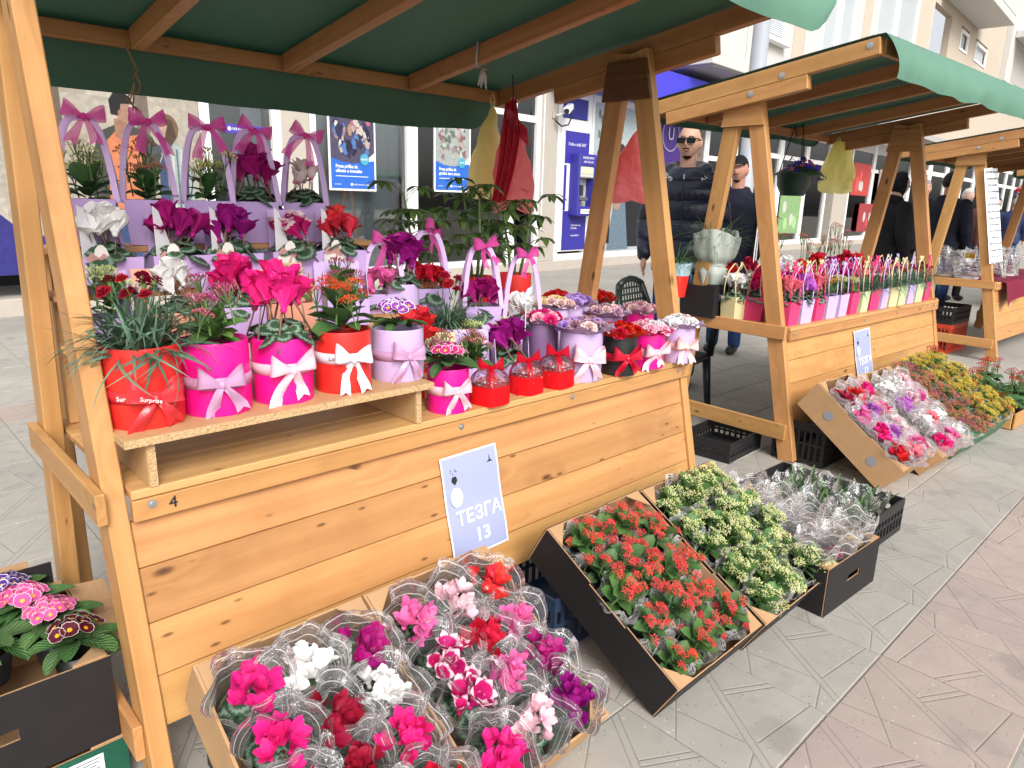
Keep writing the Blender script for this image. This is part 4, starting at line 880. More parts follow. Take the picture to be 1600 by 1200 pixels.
@share
def m_cord(w, h, i):
    return MB().tube([(-w / 2, 0, 0), (-w * .64, -.006, h * .30), (-w * .66, -.008, h * .52), (-w * .50 + .006 * i, -.010, h * .78), (-w * .24, -.008, h * .95), (.004 * i, -.004, h), (w * .26, .004, h * .94), (w * .52, .004, h * .76), (w * .67, .004, h * .50), (w * .62, .002, h * .28), (w / 2, 0, 0)], .0036, 5).mesh('handle', [C_CREAM], True)
@share
def m_strap(w, h, sw):
    """flat card strap rising from the bag's two sides to a rounded top"""
    mb = MB(); P = []
    for k in range(15):
        t = -1 + 2 * k / 14; P.append((w / 2 * (abs(t) ** .62) * (1 if t > 0 else -1), h * (1 - abs(t) ** 2.3)))
    for s in (0, 1):
        vs = []; 
        for k, (x, z) in enumerate(P):
            a = P[max(k - 1, 0)]; b = P[min(k + 1, 14)]; tx, tz = b[0] - a[0], b[1] - a[1]; l = math.hypot(tx, tz); nx, nz = -tz / l, tx / l
            vs += [(x + nx * sw / 2, s * .0012, z + nz * sw / 2), (x - nx * sw / 2, s * .0012, z - nz * sw / 2)]
        mb.add(vs, [(2 * k, 2 * k + 1, 2 * k + 3, 2 * k + 2) for k in range(14)])
    return mb.mesh('handle', [RB_LILAC])
def carton(label, w, l, h, M, mo, mi, hole=None, group=None, name='carton', flap=None, t=.006, cat='box'):
    """open cardboard box: bottom and four side panels, each with a printed outer and a plain inner liner; local origin at its front left lower corner"""
    c = thing(name, label, cat, group, M)
    ob('bottom', MB().box((w / 2, l / 2, t / 2), (w - .004, l - .004, t)).mesh('bottom', mi), c)
    def side(L, M2, hl):
        mb = MB(); cuts = [(0, L, 0, h)]
        if hl: a, b, z0, z1 = hl; cuts = [(0, a, 0, h), (b, L, 0, h), (a, b, 0, z0), (a, b, z1, h)]
        if hl is None and L > .3: cuts = [(0, L * .36, 0, h), (L * .36, L * .64, 0, h - .008), (L * .64, L, 0, h)]
        for x0, x1, z0, z1 in cuts:
            mb.box(((x0 + x1) / 2, t * .22, (z0 + z1) / 2), (x1 - x0, t * .44, z1 - z0), 0); mb.box(((x0 + x1) / 2, t * .72, (z0 + z1) / 2 + .0006), (x1 - x0, t * .55, z1 - z0), 1)
        ob('side_panel', mb.mesh('side_panel', [mo, mi]), c, M2)
    side(w, Matrix(), hole[0] if hole else None); side(w, T3((w, l, 0)) @ RZ(math.pi), hole[1] if hole and len(hole) > 1 else None)
    side(l - 2 * t, T3((w, t, 0)) @ RZ(math.pi / 2), hole[2] if hole and len(hole) > 2 else None); side(l - 2 * t, T3((0, l - t, 0)) @ RZ(-math.pi / 2), hole[3] if hole and len(hole) > 3 else None)
    for sx, sy, a in ((0, 0, 0), (1, 0, 90), (1, 1, 180), (0, 1, 270)):     # folded corner gussets stand a little proud of the rim
        ob('corner_tab', MB().prism([(t, t), (.075, t), (t, .075)], .004, 0, None, h + .001).mesh('corner_tab', mi), c, T3((w * sx, l * sy, 0)) @ RZ(rad(a)))
    return c
# ================================================================== GOODS ON THE FIRST STALL
ZC = .7505
def spot(px, py, z, r):
    p = at(px, py, z=z); d = Vector((p.x, p.y, 0)).normalized(); return p + d * r
# chipboard riser in front and the stepped boards behind it
ri = thing('display_shelf', 'low chipboard display shelf carrying five potted plants at the counter front', 'shelf', None, T3((.402, 1.607, ZC)))
M = Matrix()
ob('shelf_board', MB().bbox((.418, .185, .115), (.836, .37, .018), .001).mesh('shelf_board', [CHIP]), ri); ob('shelf_face', MB().box((.418, .186, .1246), (.832, .364, .0010)).mesh('shelf_face', CHIPFACE), ri)
for x in (.058, .795):
    ob('support', MB().bbox((x, .19, .053), (.018, .34, .105), .001).mesh('support', CHIP), ri)
    for s in (-1, 1): ob('support_face', MB().box((x + s * .0096, .192, .053), (.0010, .334, .103)).mesh('support_face', CHIPFACE), ri)
ZR = ZC + .1253
def step(x0, x1, y, z, d, label):
    q = thing('display_step', label, 'shelf', None, T3((x0, y, z)))
    beam('step_board', (0, 0, -.010), (x1 - x0, 0, -.010), d, .018, W_TOP, q)
    for x in (.03, (x1 - x0) / 2, x1 - x0 - .03): beam('support', (x, 0, -.021), (x, 0, ZC - z + .0005 if y + d / 2 < 2.33 else -z), .04, .03, W_TOP, q, (0, 1, 0))
step(.42, 1.30, 2.10, .990, .17, 'second display step under the window gift boxes'); step(.42, 1.42, 2.26, 1.122, .14, 'third display step under the white-sided carriers'); step(.42, 1.55, 2.44, 1.2355, .17, 'topmost display step under the tall-handled bags'); step(1.45, 2.25, 2.25, .93, .26, 'right display step under the red-potted umbrella plants')
GP = 'round gift pots along the stall front'
def gpot(px, py, z, r, h, m, label, band, bow, bs, off, kind, seed, tail=1.6, bz=.52, bw=.028, group=GP):
    p = spot(px, py, z, r); t = thing('potted_plant' if kind else 'flower_box', label, 'potted plant' if kind else 'flower box', group, T3((p.x, p.y, z))); drum(t, r, h, m, band, bw, bz, bow, bs, aim(p.x, p.y, off), tail, seed); return t
t = gpot(233, 672, ZR, .083, .185, C_RED, 'tall red pot of grassy dianthus with crimson flowers, leftmost at the front', RB_RED, RB_RED, .066, .22, 1, 0, 1.9, .40)
dianthus(t, .165, .078, D_CRIM, 9, .165, 210, 3, .017, .01)
for k in range(16):
    a = -2.6 + k * .33; put(t, 'leaf', m_blades(40 + k % 4, .02, .16, 5, L_DIA), T3((.05 * math.cos(a), .05 * math.sin(a), .165)) @ RZ(a) @ RY(1.15))
words(t, 'Surprise', .015, INKW, RZ(aim(.48, 1.69, -.42)) @ T3((-.0, -.0858, .074)) @ FR, 'CENTER'); words(t, 'Surprise', .014, INKW, RZ(aim(.48, 1.69, .20)) @ T3((-.012, -.1135, .076)) @ RY(.25) @ FR, 'CENTER')
t = gpot(343, 652, ZR, .081, .178, C_MAG, 'magenta pot with mauve bow and pink kalanchoe over a green rosette', RB_MAUVE, RB_MAUVE, .060, .12, 1, 1, 1.7, .46)
kalanchoe(t, .158, .080, K_PNK, K_PNKB, 9, 26, .072, .165, .3, 32, .026, 2, L_KALB, .85)
t = gpot(445, 633, ZR, .077, .168, C_MAG, 'magenta pot with pale pink bow and a big hot pink cyclamen bloom', RB_PINK, RB_PINK, .064, .30, 1, 2, 1.9, .55)
cyclamen(t, .155, .085, P_HOT, 13, 1.28, 16, .034, .135, 1, 4, None, .62)
t = gpot(538, 616, ZR, .077, .168, C_RED, 'red pot with white printed ribbon and scarlet kalanchoe clusters', RB_WHITE, RB_WHITE, .058, .33, 1, 3, 1.7, .58)
kalanchoe(t, .150, .085, K_ORA, K_ORAB, 10, 18, .095, .175, .7, 34, .026, 5, L_KAL2, .8)
words(t, 'Love', .016, INK, RZ(aim(.97, 1.68, -.30)) @ T3((0, -.0795, .098)) @ FR, 'CENTER')
t = gpot(622, 598, ZR, .077, .152, C_LIL, 'lilac pot with mauve bow and a dome of purple white-edged primroses', RB_MAUVE, RB_MAUVE, .056, .40, 1, 0, 1.6, .50)
primrose(t, .140, .082, PR_PUR, 26, .020, 11, .085, .078, 1)
t = gpot(700, 648, ZC, .066, .140, C_MAG, 'small magenta pot with pale pink bow and magenta primroses, beside the shelf', RB_PINK, RB_PINK, .052, .40, 1, 1, 1.9, .52)
primrose(t, .128, .078, PR_HOT, 24, .020, 10, .10, .075, 7, (-.01, -.012))
# red heart boxes with clear lids
def heart(s, n=40):
    P = []
    for k in range(n):
        a = 2 * math.pi * k / n; hx, hy = math.sin(a) ** 3, .8125 * math.cos(a) - .3125 * math.cos(2 * a) - .125 * math.cos(3 * a) - .0625 * math.cos(4 * a); P.append((s * (.5 * hx + .5 * math.sin(a)), s * (.45 * hy + .45 * math.cos(a))))
    P.reverse()
    return P
def heart_box(px, py, s, h, label, off, seed):
    p = spot(px, py, ZC, s); t = thing('heart_box', label, 'gift box', 'red heart boxes with clear lids', T3((p.x, p.y, ZC)) @ RZ(aim(p.x, p.y, off)))
    ob('box', MB().prism(heart(s), h).mesh('box', C_HEART), t)
    hp = heart(s * .985); mb = MB(); n = len(hp)
    for k in range(n):
        pass
    def fn(u, v): k = int(round(u * n)) % n; q = math.cos(v * math.pi / 2) ** .7; return (hp[k][0] * q, hp[k][1] * q, h + .001 + s * .78 * math.sin(v * math.pi / 2))
    ob('lid', MB().grid(fn, n, 8, 0, None, True).mesh('lid', CLEAR, True), t)
    sh = MB(); r2 = random.Random(seed)
    for k in range(26): a = r2.uniform(0, 6.28); r = s * .7 * math.sqrt(r2.random()); leafmb(r2.uniform(.02, .035), .012, .3, r2.uniform(.5, 2), 2, 3, 0, prof_ov, 0, 0, 0, sh, T3((r * math.cos(a), r * math.sin(a) * .8, h - .002)) @ RZ(r2.uniform(0, 6)) @ RY(r2.uniform(-.9, .1)))
    stuff(ob('paper_shreds', sh.mesh('paper_shreds', R_WHT), t))
    for k in range(4): put(t, 'soap_rose', m_rose(k % 3), T3((s * .35 * math.cos(k * 1.57), s * .3 * math.sin(k * 1.57), h + .012)) @ SC(.026), R_WHT if k % 2 else R_PINK)
    for a in (0, math.pi / 2):
        ob('ribbon', MB().grid(lambda u, v: (s * .99 * math.cos(math.pi * u) * (.98 if a == 0 else .9), (v - .5) * .018, h + .003 + s * .80 * math.sin(math.pi * u) ** .8), 20, 2).mesh('ribbon', ORGRED, True), t, RZ(a))
    put(t, 'bow', m_bow(seed % 4, 2.4), T3((0, -.01, h + s * .84)) @ RX(-.25) @ SC(.048), ORGRED)
heart_box(765, 638, .067, .062, 'red heart box with clear lid and red bow, nearest the magenta pot', .1, 1); heart_box(822, 620, .062, .062, 'red heart box with clear lid and red bow, middle of three', .25, 2); heart_box(868, 610, .068, .062, 'red heart box with clear lid and red bow, beside the lilac rose box', .2, 3)
# boxes of soap roses
def rose_box(p, r, h, m, collar, roses, label, band, bow, bs, off, seed, n=9, rs=.030, z=ZC):
    t = thing('rose_box', label, 'flower box', 'round boxes of soap roses', T3((p.x, p.y, z))); drum(t, r, h, m, band, .03, .48, bow, bs, aim(p.x, p.y, off), 2.0, seed)
    put(t, 'paper_collar', m_collar(seed % 3, .72), T3((0, 0, h - .004)) @ SC(r), collar)
    for k in range(n):
        a = GA * k + seed; rr = r * 1.08 * math.sqrt((k + .2) / n); put(t, 'soap_rose', m_rose(k % 3), T3((rr * math.cos(a), rr * math.sin(a), h + .040 - .020 * (rr / r))) @ RZ(a) @ RY(.65 * rr / r) @ SC(rs * 1.18), roses[k % len(roses)])
    return t
def rb(px, py, r, *a, **k): rose_box(spot(px, py, ZC, r), r, *a, **k)
rb(905, 598, .080, .182, C_LIL, C_MAUVEP, (R_MAUV, R_LIL, R_MAUV, R_BLUSH), 'large lilac round box of mauve and lilac roses with satin bow', RB_MAUVE, RB_PINK, .070, .38, 0, 11)
rb(965, 588, .070, .150, C_BLK, R_RED, (R_RED,), 'black round box of deep red roses with red satin bow', RB_DRED, RB_DRED, .066, .42, 1, 10)
rb(1010, 577, .066, .140, C_MAG, R_HOT, (R_PINK, R_WHT, R_PINK), 'magenta round box of pink and white roses with pale bow', RB_PINK, RB_PINK, .062, .55, 2, 10)
rb(1058, 568, .064, .148, C_LIL, C_MAUVEP, (R_WHT, R_BLUSH, R_WHT), 'lilac round box of white and blush roses at the counter end', RB_BLUSH, RB_BLUSH, .056, .50, 3, 9)
for px, py, y, r, h, m, ro, lb, sd in ((850, 492, 1.86, .058, .16, C_PLUM, (R_HOT, R_PINK), 'plum paper box of hot pink roses behind the clear heart boxes', 4), (866, 470, 2.0, .066, .165, C_LIL, (R_YEL, R_YEL, R_BLUSH), 'box of cream yellow roses behind the lilac rose box', 5), (900, 466, 2.10, .066, .16, C_LIL, (R_LIL,), 'box of lilac roses behind the cream yellow ones', 6), (872, 460, 2.2, .055, .165, C_BLK, (R_RED,), 'box of red roses at the back, left of the lilac ones', 7), (938, 460, 2.22, .06, .155, C_BLK, (R_RED,), 'box of red roses at the back, right of the lilac ones', 8), (950, 482, 1.95, .068, .155, C_PLUM, (R_MAUV, R_BLUSH), 'box of dusky mauve roses behind the red roses', 9), (1000, 478, 1.98, .068, .15, C_MAG, (R_PINK, R_BLUSH), 'box of pink roses behind the white and pink box', 10)):
    q = at(px, py, y=y); rose_box(Vector((q.x, y, 0)), r, max(.12, q.z - ZC - .03), m, C_MAUVEP if m is not C_BLK else R_RED, ro, lb, None, None, 0, 0, sd, 9, .029)
# ---- stepped rows behind
def tall_bag(px, y, label, pl, seed, z=1.236, hh=.240, bowm=ORGANZA):
    x = at(px, 250 if z > 1.1 else 400, y=y).x; t = thing('handled_bag', label, 'flower bag', 'lilac bags with tall handles', T3((x, y, z)) @ RZ(aim(x, y, rnd.uniform(-.2, .25))))
    put(t, 'bag', m_carrier(.125, .11, .135, 1.14), Matrix(), C_LILA)
    for s in (-1, 1): put(t, 'handle', m_strap(.150, hh, .017), T3((0, .05 * s, .125)) @ RX(.16 * s), RB_LILAC)
    put(t, 'bow', m_bow(seed % 4 + 4, 1.7), T3((.012, -.012, .120 + hh)) @ RZ(rnd.uniform(-.2, .9)) @ RY(rnd.uniform(-.15, .75)) @ RX(-.25) @ SC(.062, .062, .050), bowm); pl(t); return t
K = lambda p, b, s, nc=9, op=.25, lm=L_KAL2, h=.180: (lambda t: kalanchoe(t, .120, .075, p, b, nc, 16, .080, h, op, 30, .027, s, lm))
CY = lambda p, s, nf=9, fs=1.2, big=1, fh=.115, nl=12: (lambda t: cyclamen(t, .130, .068, p, nf, fs * 1.12, nl + 4, .036, fh, big, s))
tall_bag(132, 2.42, 'tall-handled lilac bag with cream kalanchoe, leftmost on the top step', K(K_WHT, K_WHTB, 1), 0); tall_bag(228, 2.42, 'tall-handled lilac bag with salmon kalanchoe, second on the top step', K(K_SAL, K_SALB, 2, 9), 1)
tall_bag(322, 2.42, 'tall-handled lilac bag with lime yellow kalanchoe, under the middle bow', K(K_YEL, K_WHTB, 3), 2); tall_bag(393, 2.42, 'tall-handled lilac bag with purple cyclamen before the bank sign', CY(P_DRED if False else P_MAG, 4, 9, 1.35), 3); tall_bag(474, 2.42, 'tall-handled lilac bag with white and crimson cyclamen, beside the pillar', CY(P_WPINK, 5, 9, 1.0, 0, .105), 1)
def cloud(w, h): return [(-w / 2, 0), (w / 2, 0), (w / 2, h * .35)] + [(w * .33 + w * .17 * math.cos(a), h * .38 + h * .12 * math.sin(a)) for a in (0.3, 1.0, 1.8)] + [(w * .06 + w * .24 * math.cos(a), h * .68 + h * .28 * math.sin(a)) for a in (0.1, .7, 1.3, 1.9, 2.5, 3.0)] + [(-w / 2, h * .45)]
def tag_carrier(px, y, label, pl, seed, z=1.1225):
    x = at(px, 340, y=y).x; t = thing('card_carrier', label, 'flower carrier', 'lilac card carriers with white sides', T3((x, y, z)) @ RZ(aim(x, y, .25)))
    put(t, 'bag', m_carrier(.15, .115, .095, 1.08), Matrix(), C_LILA)
    ob('side_card', MB().prism([(0, 0), (.10, 0), (.055, .10), (.02, .20), (0, .215)], .0016).mesh('side_card', C_WHITE), t, T3((-.068, -.045, .02)) @ RZ(.55) @ FR)
    ob('back_card', MB().prism([(-.065, 0), (.065, 0), (.065, .16), (.03, .205), (-.065, .205)], .0016).mesh('back_card', C_LILA), t, T3((0, .058, .02)) @ FR)
    q = ob('front_tag', MB().prism(cloud(.075, .105), .0016).mesh('front_tag', simple('cream_printed_card', (.76, .71, .66), .5, var=.02)), t, T3((-.030, -.0605, .03)) @ FR)
    flat(q, 'print_bow', [(-.028, .05), (-.004, .056), (.02, .044), (.028, .062), (.010, .078), (-.002, .066), (-.02, .080), (-.033, .066)], .0, pm((.72, .36, .33))).matrix_basis = T3((0, 0, .0017)); flat(q, 'print_ribbon', [(-.012, .006), (.004, .052), (.010, .05), (-.002, .004)], .0, pm((.74, .45, .36))).matrix_basis = T3((0, 0, .0017)); pl(t)
C2 = lambda p, s, nf=9, fs=1.15, big=1, fh=.09, nl=16: (lambda t: cyclamen(t, .085, .078, p, nf, fs * 1.08, nl, .036, fh, big, s))
tag_carrier(158, 2.24, 'white-sided carrier with white cyclamen beside the stall leg', C2(P_WHITE, 6, 9), 0); tag_carrier(272, 2.24, 'white-sided carrier with magenta cyclamen, second in its row', C2(P_MAG, 7, 10, 1.25), 1); tag_carrier(358, 2.24, 'white-sided carrier with purple magenta cyclamen, third in its row', C2(P_PURP, 8, 10, 1.25), 2)
tag_carrier(456, 2.24, 'white-sided carrier with white-edged pink cyclamen, fourth in its row', C2(P_BICO, 9, 7, 1.05), 3); tag_carrier(528, 2.24, 'white-sided carrier with bright red cyclamen, rightmost in its row', C2(P_CORAL, 10, 11, 1.15), 0)
@share
def m_window_card(w, h, d):
    """gift box front whose card has an arched window cut in it"""
    mb = MB(); a0, a1, z0, z1 = -w * .30, w * .30, h * .34, h * .66; t = .0018
    for x0, x1, b0, b1 in ((-w / 2, a0, 0, h), (a1, w / 2, 0, h), (a0, a1, 0, z0)): mb.box(((x0 + x1) / 2, 0, (b0 + b1) / 2), (x1 - x0, t, b1 - b0))
    n = 8; arc = [(a0 + (a1 - a0) * k / n, z1 + h * .16 * math.sin(math.pi * k / n)) for k in range(n + 1)]
    for k in range(n):
        (xa, za), (xb, zb) = arc[k], arc[k + 1]; mb.add([(xa, -t / 2, za), (xb, -t / 2, zb), (xb, -t / 2, h), (xa, -t / 2, h), (xa, t / 2, za), (xb, t / 2, zb), (xb, t / 2, h), (xa, t / 2, h)], [(0, 1, 2, 3), (7, 6, 5, 4), (0, 4, 5, 1), (3, 2, 6, 7)])
    return mb.mesh('window_card', [C_PEACH])
def window_box(px, y, m, label, pl, seed, z=.9905, py=420):
    x = at(px, py, y=y).x; t = thing('window_gift_box', label, 'gift box', 'card gift boxes with arched windows', T3((x, y, z)) @ RZ(aim(x, y, .18)))
    put(t, 'bag', m_carrier(.135, .115, .085, 1.0), Matrix(), m); put(t, 'window_card', m_window_card(.15, .19, 0), T3((-.012, .03, .012)) @ RX(-.28), m)
    for s in (-1, 1): ob('side_card', MB().prism([(-.055, 0), (.055, 0), (.055, .12), (.0, .17), (-.03, .10)], .0016).mesh('side_card', m), t, T3((s * .069, 0, .005)) @ RZ(math.pi / 2) @ FR)
    pl(t)
W2 = lambda p, s, nf=9, fs=1.1: (lambda t: cyclamen(t, .072, .06, p, nf, fs, 9, .034, .095, 1, s)); K2 = lambda p, b, s, op=.3, nc=8: (lambda t: kalanchoe(t, .072, .055, p, b, nc, 10, .075, .14, op, 26, .022, s, L_KAL))
window_box(165, 2.08, C_LILA, 'lilac window gift box with cream kalanchoe above the crimson dianthus', K2(K_WHT, K_WHTB, 11), 0); window_box(265, 2.08, C_PEACH, 'peach window gift box holding a white cyclamen', W2(P_WHITE, 12, 8), 1); window_box(368, 2.08, C_LILA, 'lilac window gift box with pink cyclamen behind the hot pink one', W2(P_HOT, 13, 11, 1.3), 2); window_box(447, 2.08, C_PEACH, 'peach window gift box with lime kalanchoe', K2(K_WHT, K_WHTB, 14, .1), 3); window_box(538, 2.06, C_LILA, 'lilac window gift box with dusky pink kalanchoe beside the scarlet kalanchoe', K2(K_PNK, K_PNKB, 15, .1, 6), 0)
# ---- right half of the counter, middle rows
def plain(px, py, y, zb, r, h, m, label, pl, name='potted_plant', cat='potted plant'):
    p = at(px, py, y=y); t = thing(name, label, cat, None, T3((p.x, y, zb))); drum(t, r, h, m); pl(t); return t
plain(628, 415, 2.12, 1.0, .06, .10, C_LIL, 'purple magenta cyclamen with broad petals left of the dianthus', lambda t: cyclamen(t, .095, .062, P_PURP, 11, 1.5, 12, .032, .115, 1, 20)); step(1.32, 1.52, 2.12, .999, .2, 'small display step under the purple cyclamen')
plain(650, 470, 1.90, ZC, .06, .12, C_RED, 'coral red cyclamen behind the purple primroses', lambda t: cyclamen(t, .115, .06, P_CORAL, 11, 1.2, 12, .032, .125, 1, 21))
plain(700, 440, 2.02, ZC, .07, .185, C_RED, 'red pot of dianthus with dark red carnations behind the cream card', lambda t: (dianthus(t, .175, .065, D_CRIM, 5, .16, 170, 22, .020, -.02)))
tall_bag(598, 2.16, 'lilac handled bag with pink cyclamen behind the scarlet kalanchoe', C2(P_PINK, 23, 8), 2, .931, .19); tall_bag(668, 2.2, 'lilac handled bag with dark red cyclamen behind the dianthus', C2(P_RED, 24, 8), 1, .931, .22); tall_bag(752, 2.10, 'lilac handled bag with magenta cyclamen before the umbrella plants', C2(P_MAG, 25, 11, 1.25), 0, .86, .24); tall_bag(818, 2.06, 'lilac handled bag with white cyclamen at the row end', C2(P_WHITE, 26, 8, 1.1), 3, .80, .26)
step(1.62, 2.12, 2.08, .80, .16, 'low display step under the two handled bags') if False else None
window_box(690, 1.86, C_CREAM, 'cream card gift box behind the magenta primroses', K2(K_PNK, K_PNKB, 27, .05, 5), 1, ZC, 540); window_box(742, 1.84, C_LILA, 'lilac window gift box with budding pink kalanchoe', K2(K_PNK, K_SALB, 28, .05, 9), 2, ZC, 540); window_box(795, 1.84, C_LILA, 'lilac gift box with a large magenta cyclamen and blue butterfly', W2(P_PURP, 29, 13, 1.35), 3, ZC, 540)
plain(735, 470, 1.97, ZC, .055, .15, C_BLK, 'dark pot of lime kalanchoe behind the cream card, left one', K2(K_WHTB, K_WHTB, 30, .0, 7)); plain(782, 465, 1.97, ZC, .055, .15, C_BLK, 'dark pot of lime kalanchoe behind the cream card, right one', K2(K_WHTB, K_WHTB, 31, .0, 8))
bf = thing('butterfly_pick', 'pale blue paper butterfly on a stick beside the magenta cyclamen', 'decoration', None, T3(at(822, 470, y=1.84)) @ RZ(-.6)); ob('wing', MB().prism([(0, 0), (.02, .03), (.024, .055), (.004, .045), (-.006, .02)], .001).mesh('wing', simple('pale_blue_card', (.45, .52, .78), .5)), bf, FR); ob('stick', MB().tube([(0, 0, 0), (0, 0, -.12)], .0015, 5).mesh('stick', WHITE), bf)
def umbrella_plant(px, label, seed, m, h=.34):
    p = at(px, 390, y=2.30); t = thing('umbrella_plant', label, 'potted plant', None, T3((p.x, 2.30, .931))); drum(t, .075, .15, m); r2 = random.Random(seed)
    for s in range(3):
        a0 = seed + s * 2.1; b = Vector((.02 * math.cos(a0), .02 * math.sin(a0), .12)); e = b + Vector((.05 * math.cos(a0), .05 * math.sin(a0), h * r2.uniform(.75, 1.05))); ob('stem', MB().tube([b, (b + e) / 2 + Vector((.01, 0, 0)), e], [.008, .006, .004], 6).mesh('stem', simple('woody_stem', (.14, .10, .06)) if False else STEM, True), t)
        for k in range(7):
            q = .35 + .65 * k / 6; o = b + (e - b) * q; a = GA * k + seed; L = r2.uniform(.07, .14); f = o + Vector((L * math.cos(a), L * math.sin(a), L * r2.uniform(.1, .6))); ob('stem', MB().tube([o, (o + f) / 2 + Vector((0, 0, .01)), f], .0018, 4).mesh('leaf_stalk', STEM), t)
            n = r2.randint(6, 8)
            for j in range(n): put(t, 'leaf', m_sch(j % 3), T3(f) @ RZ(2 * math.pi * j / n + seed) @ RY(r2.uniform(-.25, .28)) @ SC(r2.uniform(.060, .092)))
@share
def m_sch(i): return leafmb(1, .36, .25, .6 + .25 * i, 2, 5, 0, lambda v: math.sin(math.pi * min(1, .05 + .95 * v)) ** .8).mesh('umbrella_leaf', [L_SCH], True)
TERRA = simple('terracotta_pot', (.62, .20, .085), .7)
umbrella_plant(655, 'umbrella plant in an orange pot, left one behind the dianthus', 1, TERRA, .36); umbrella_plant(745, 'umbrella plant in a red pot, middle one with the densest leaves', 2, C_RED, .38); umbrella_plant(805, 'umbrella plant in a red pot, right one under the pink bag', 3, C_RED, .34)
plain(775, 395, 2.2, .98, .06, .10, C_RED, 'red cyclamen between the two lilac handles', C2(P_RED, 33, 10)) if False else None
# hanging bags, rag and string
def sack(name, label, top, w, h, m, seed, fold=0, yaw=0.6, group='plastic bags hung from the roof frame', squeeze=.12, skew=0):
    t = thing(name, label, 'plastic bag', group, T3(top) @ RZ(yaw)); r2 = random.Random(seed)
    def fn(u, v):
        q = 2 * math.pi * u; s = squeeze + (1 - squeeze) * min(1, v / .62) ** .85; x = w / 2 * s * math.cos(q) + skew * v; y = .035 * (s + .25) * math.sin(q) * (1 + .5 * v)
        n1 = noise.noise((x * 9 + seed, v * 2.0, seed)); n2 = noise.noise((x * 26 + seed, v * 5, y * 9 + 3)); y += .030 * n1 * (.3 + v) + .012 * n2; x += .014 * noise.noise((v * 6, seed, math.sin(q))) 
        return (x, y, -h * v + .02 * v * math.cos(q * 2 + seed) * (v > .8))
    ob('film', MB().grid(fn, 44, 30, 0, None, True).mesh('film', m, True), t); ob('loop', MB().tube([(0, 0, -.02), (.012, 0, .03), (.004, 0, .07), (-.01, 0, .04), (0, 0, -.01)], .004, 5).mesh('loop', m), t); return t
def filmmat(name, col, tr=.35, a=.92):
    t = NT(name); p = t.n('BsdfPrincipled'); p.inputs['Base Color'].default_value = (*col, 1); p.inputs['Roughness'].default_value = .28; nb = t.bump(t.noise(22, t.coord(), 5, .6, 1), .7, .02); t.l(nb, p.inputs['Normal']); tl = t.n('BsdfTranslucent'); tl.inputs[0].default_value = (*[min(1, c * 1.25) for c in col], 1)
    mx = t.n('MixShader'); mx.inputs[0].default_value = tr; t.l(p.outputs[0], mx.inputs[1]); t.l(tl.outputs[0], mx.inputs[2]); t.l(mx.outputs[0], t.out.inputs['Surface']); return t.m
F_YEL = filmmat('yellow_bag_film', (.88, .74, .38), .45); F_RED = filmmat('dark_red_bag_film', (.42, .012, .030)); F_PNK = filmmat('salmon_pink_bag_film', (.88, .24, .25), .45); F_YEL2 = filmmat('pale_yellow_bag_film', (.90, .78, .34), .45)
sack('yellow_bag', 'yellow plastic bag hanging at the roof corner of the first stall', at(769, 168, y=2.84), .17, .43, F_YEL, 1, yaw=-.65, skew=-.04); sack('pink_bag', 'salmon pink plastic bag hanging open beside the folded red one', at(800, 172, y=2.66), .20, .47, F_PNK, 2, yaw=-.70, skew=.02)
rf = thing('red_bag', 'dark red folded plastic bags slung over the roof beam', 'plastic bag', 'plastic bags hung from the roof frame', T3(at(800, 160, y=2.60)) @ RZ(-.70))
ob('film', MB().grid(lambda u, v: (-.01 - .05 * v + (u - .5) * .10 * (.5 + .5 * min(1, v * 3)) * (1 - .25 * v) + .02 * math.sin(v * 3), -.05 - .02 * math.sin(v * 5) - .012 * math.sin(u * 19 + v * 2), -.46 * v + (u - .5) * .02), 20, 20).mesh('film', F_RED, True), rf); ob('film_flap', MB().grid(lambda u, v: (-.035 + .105 * u + .01 * v, -.072 - .01 * math.sin(u * 6 + v * 4), -.02 - .10 * u - .085 * v), 12, 8).mesh('film_flap', F_RED, True), rf); ob('hanging_wire', MB().tube([(0, 0, .12), (.004, -.02, .05), (.0, -.05, -.02)], .003, 5).mesh('hanging_wire', INK), rf)
sack('pink_bag', 'salmon pink plastic bag hanging between the right legs of the first stall', at(997, 185, y=2.10) + Vector((.06, 0, 0)), .24, .36, F_PNK, 5, yaw=-.8, squeeze=.05, skew=-.04); sack('yellow_bag', 'creased yellow plastic bag hanging in the second stall', at(1317, 207, y=2.55), .26, .46, F_YEL2, 7, yaw=-1.15, squeeze=.14)
rg = thing('knotted_rag', 'knotted pale string rag tied round a rafter of the first stall', 'rag', None, T3(at(752, 88, x=2.105)) @ T3((.0, 0, 0))); r2 = random.Random(3)
ob('wrap', MB().tube([(-.03, -.01, .05), (-.029, .0, -.045), (.029, .0, -.046), (.03, .01, .05)], .006, 6).mesh('wrap', simple('grey_cotton_rag', (.52, .48, .46), .9), True), rg)
for k in range(5): ob('rag_end', MB().tube([(0, -.006, -.05), (.012 * math.cos(k * 1.3), -.012, -.075), (.02 * math.cos(k * 1.3 + .4), -.012 + .008 * math.sin(k), -.105 - .006 * k)], [.007, .008, .003], 6).mesh('rag_end', simple('grey_cotton_rag', (.52, .48, .46), .9), True), rg)
tw = thing('string', 'brown string loop hanging from the back roof beam', 'string', None, T3(at(207, 86, y=2.86)));TWM = simple('jute_string', (.30, .18, .09), .9)
ob('loop', MB().tube([(-.02, 0, .03), (0, 0, -.02), (.012, 0, -.05), (-.008, .004, -.08), (.0, 0, -.05), (.016, 0, -.09), (.01, 0, -.12), (-.012, 0, -.13), (-.004, 0, -.09)], .0035, 5).mesh('loop', TWM), tw)
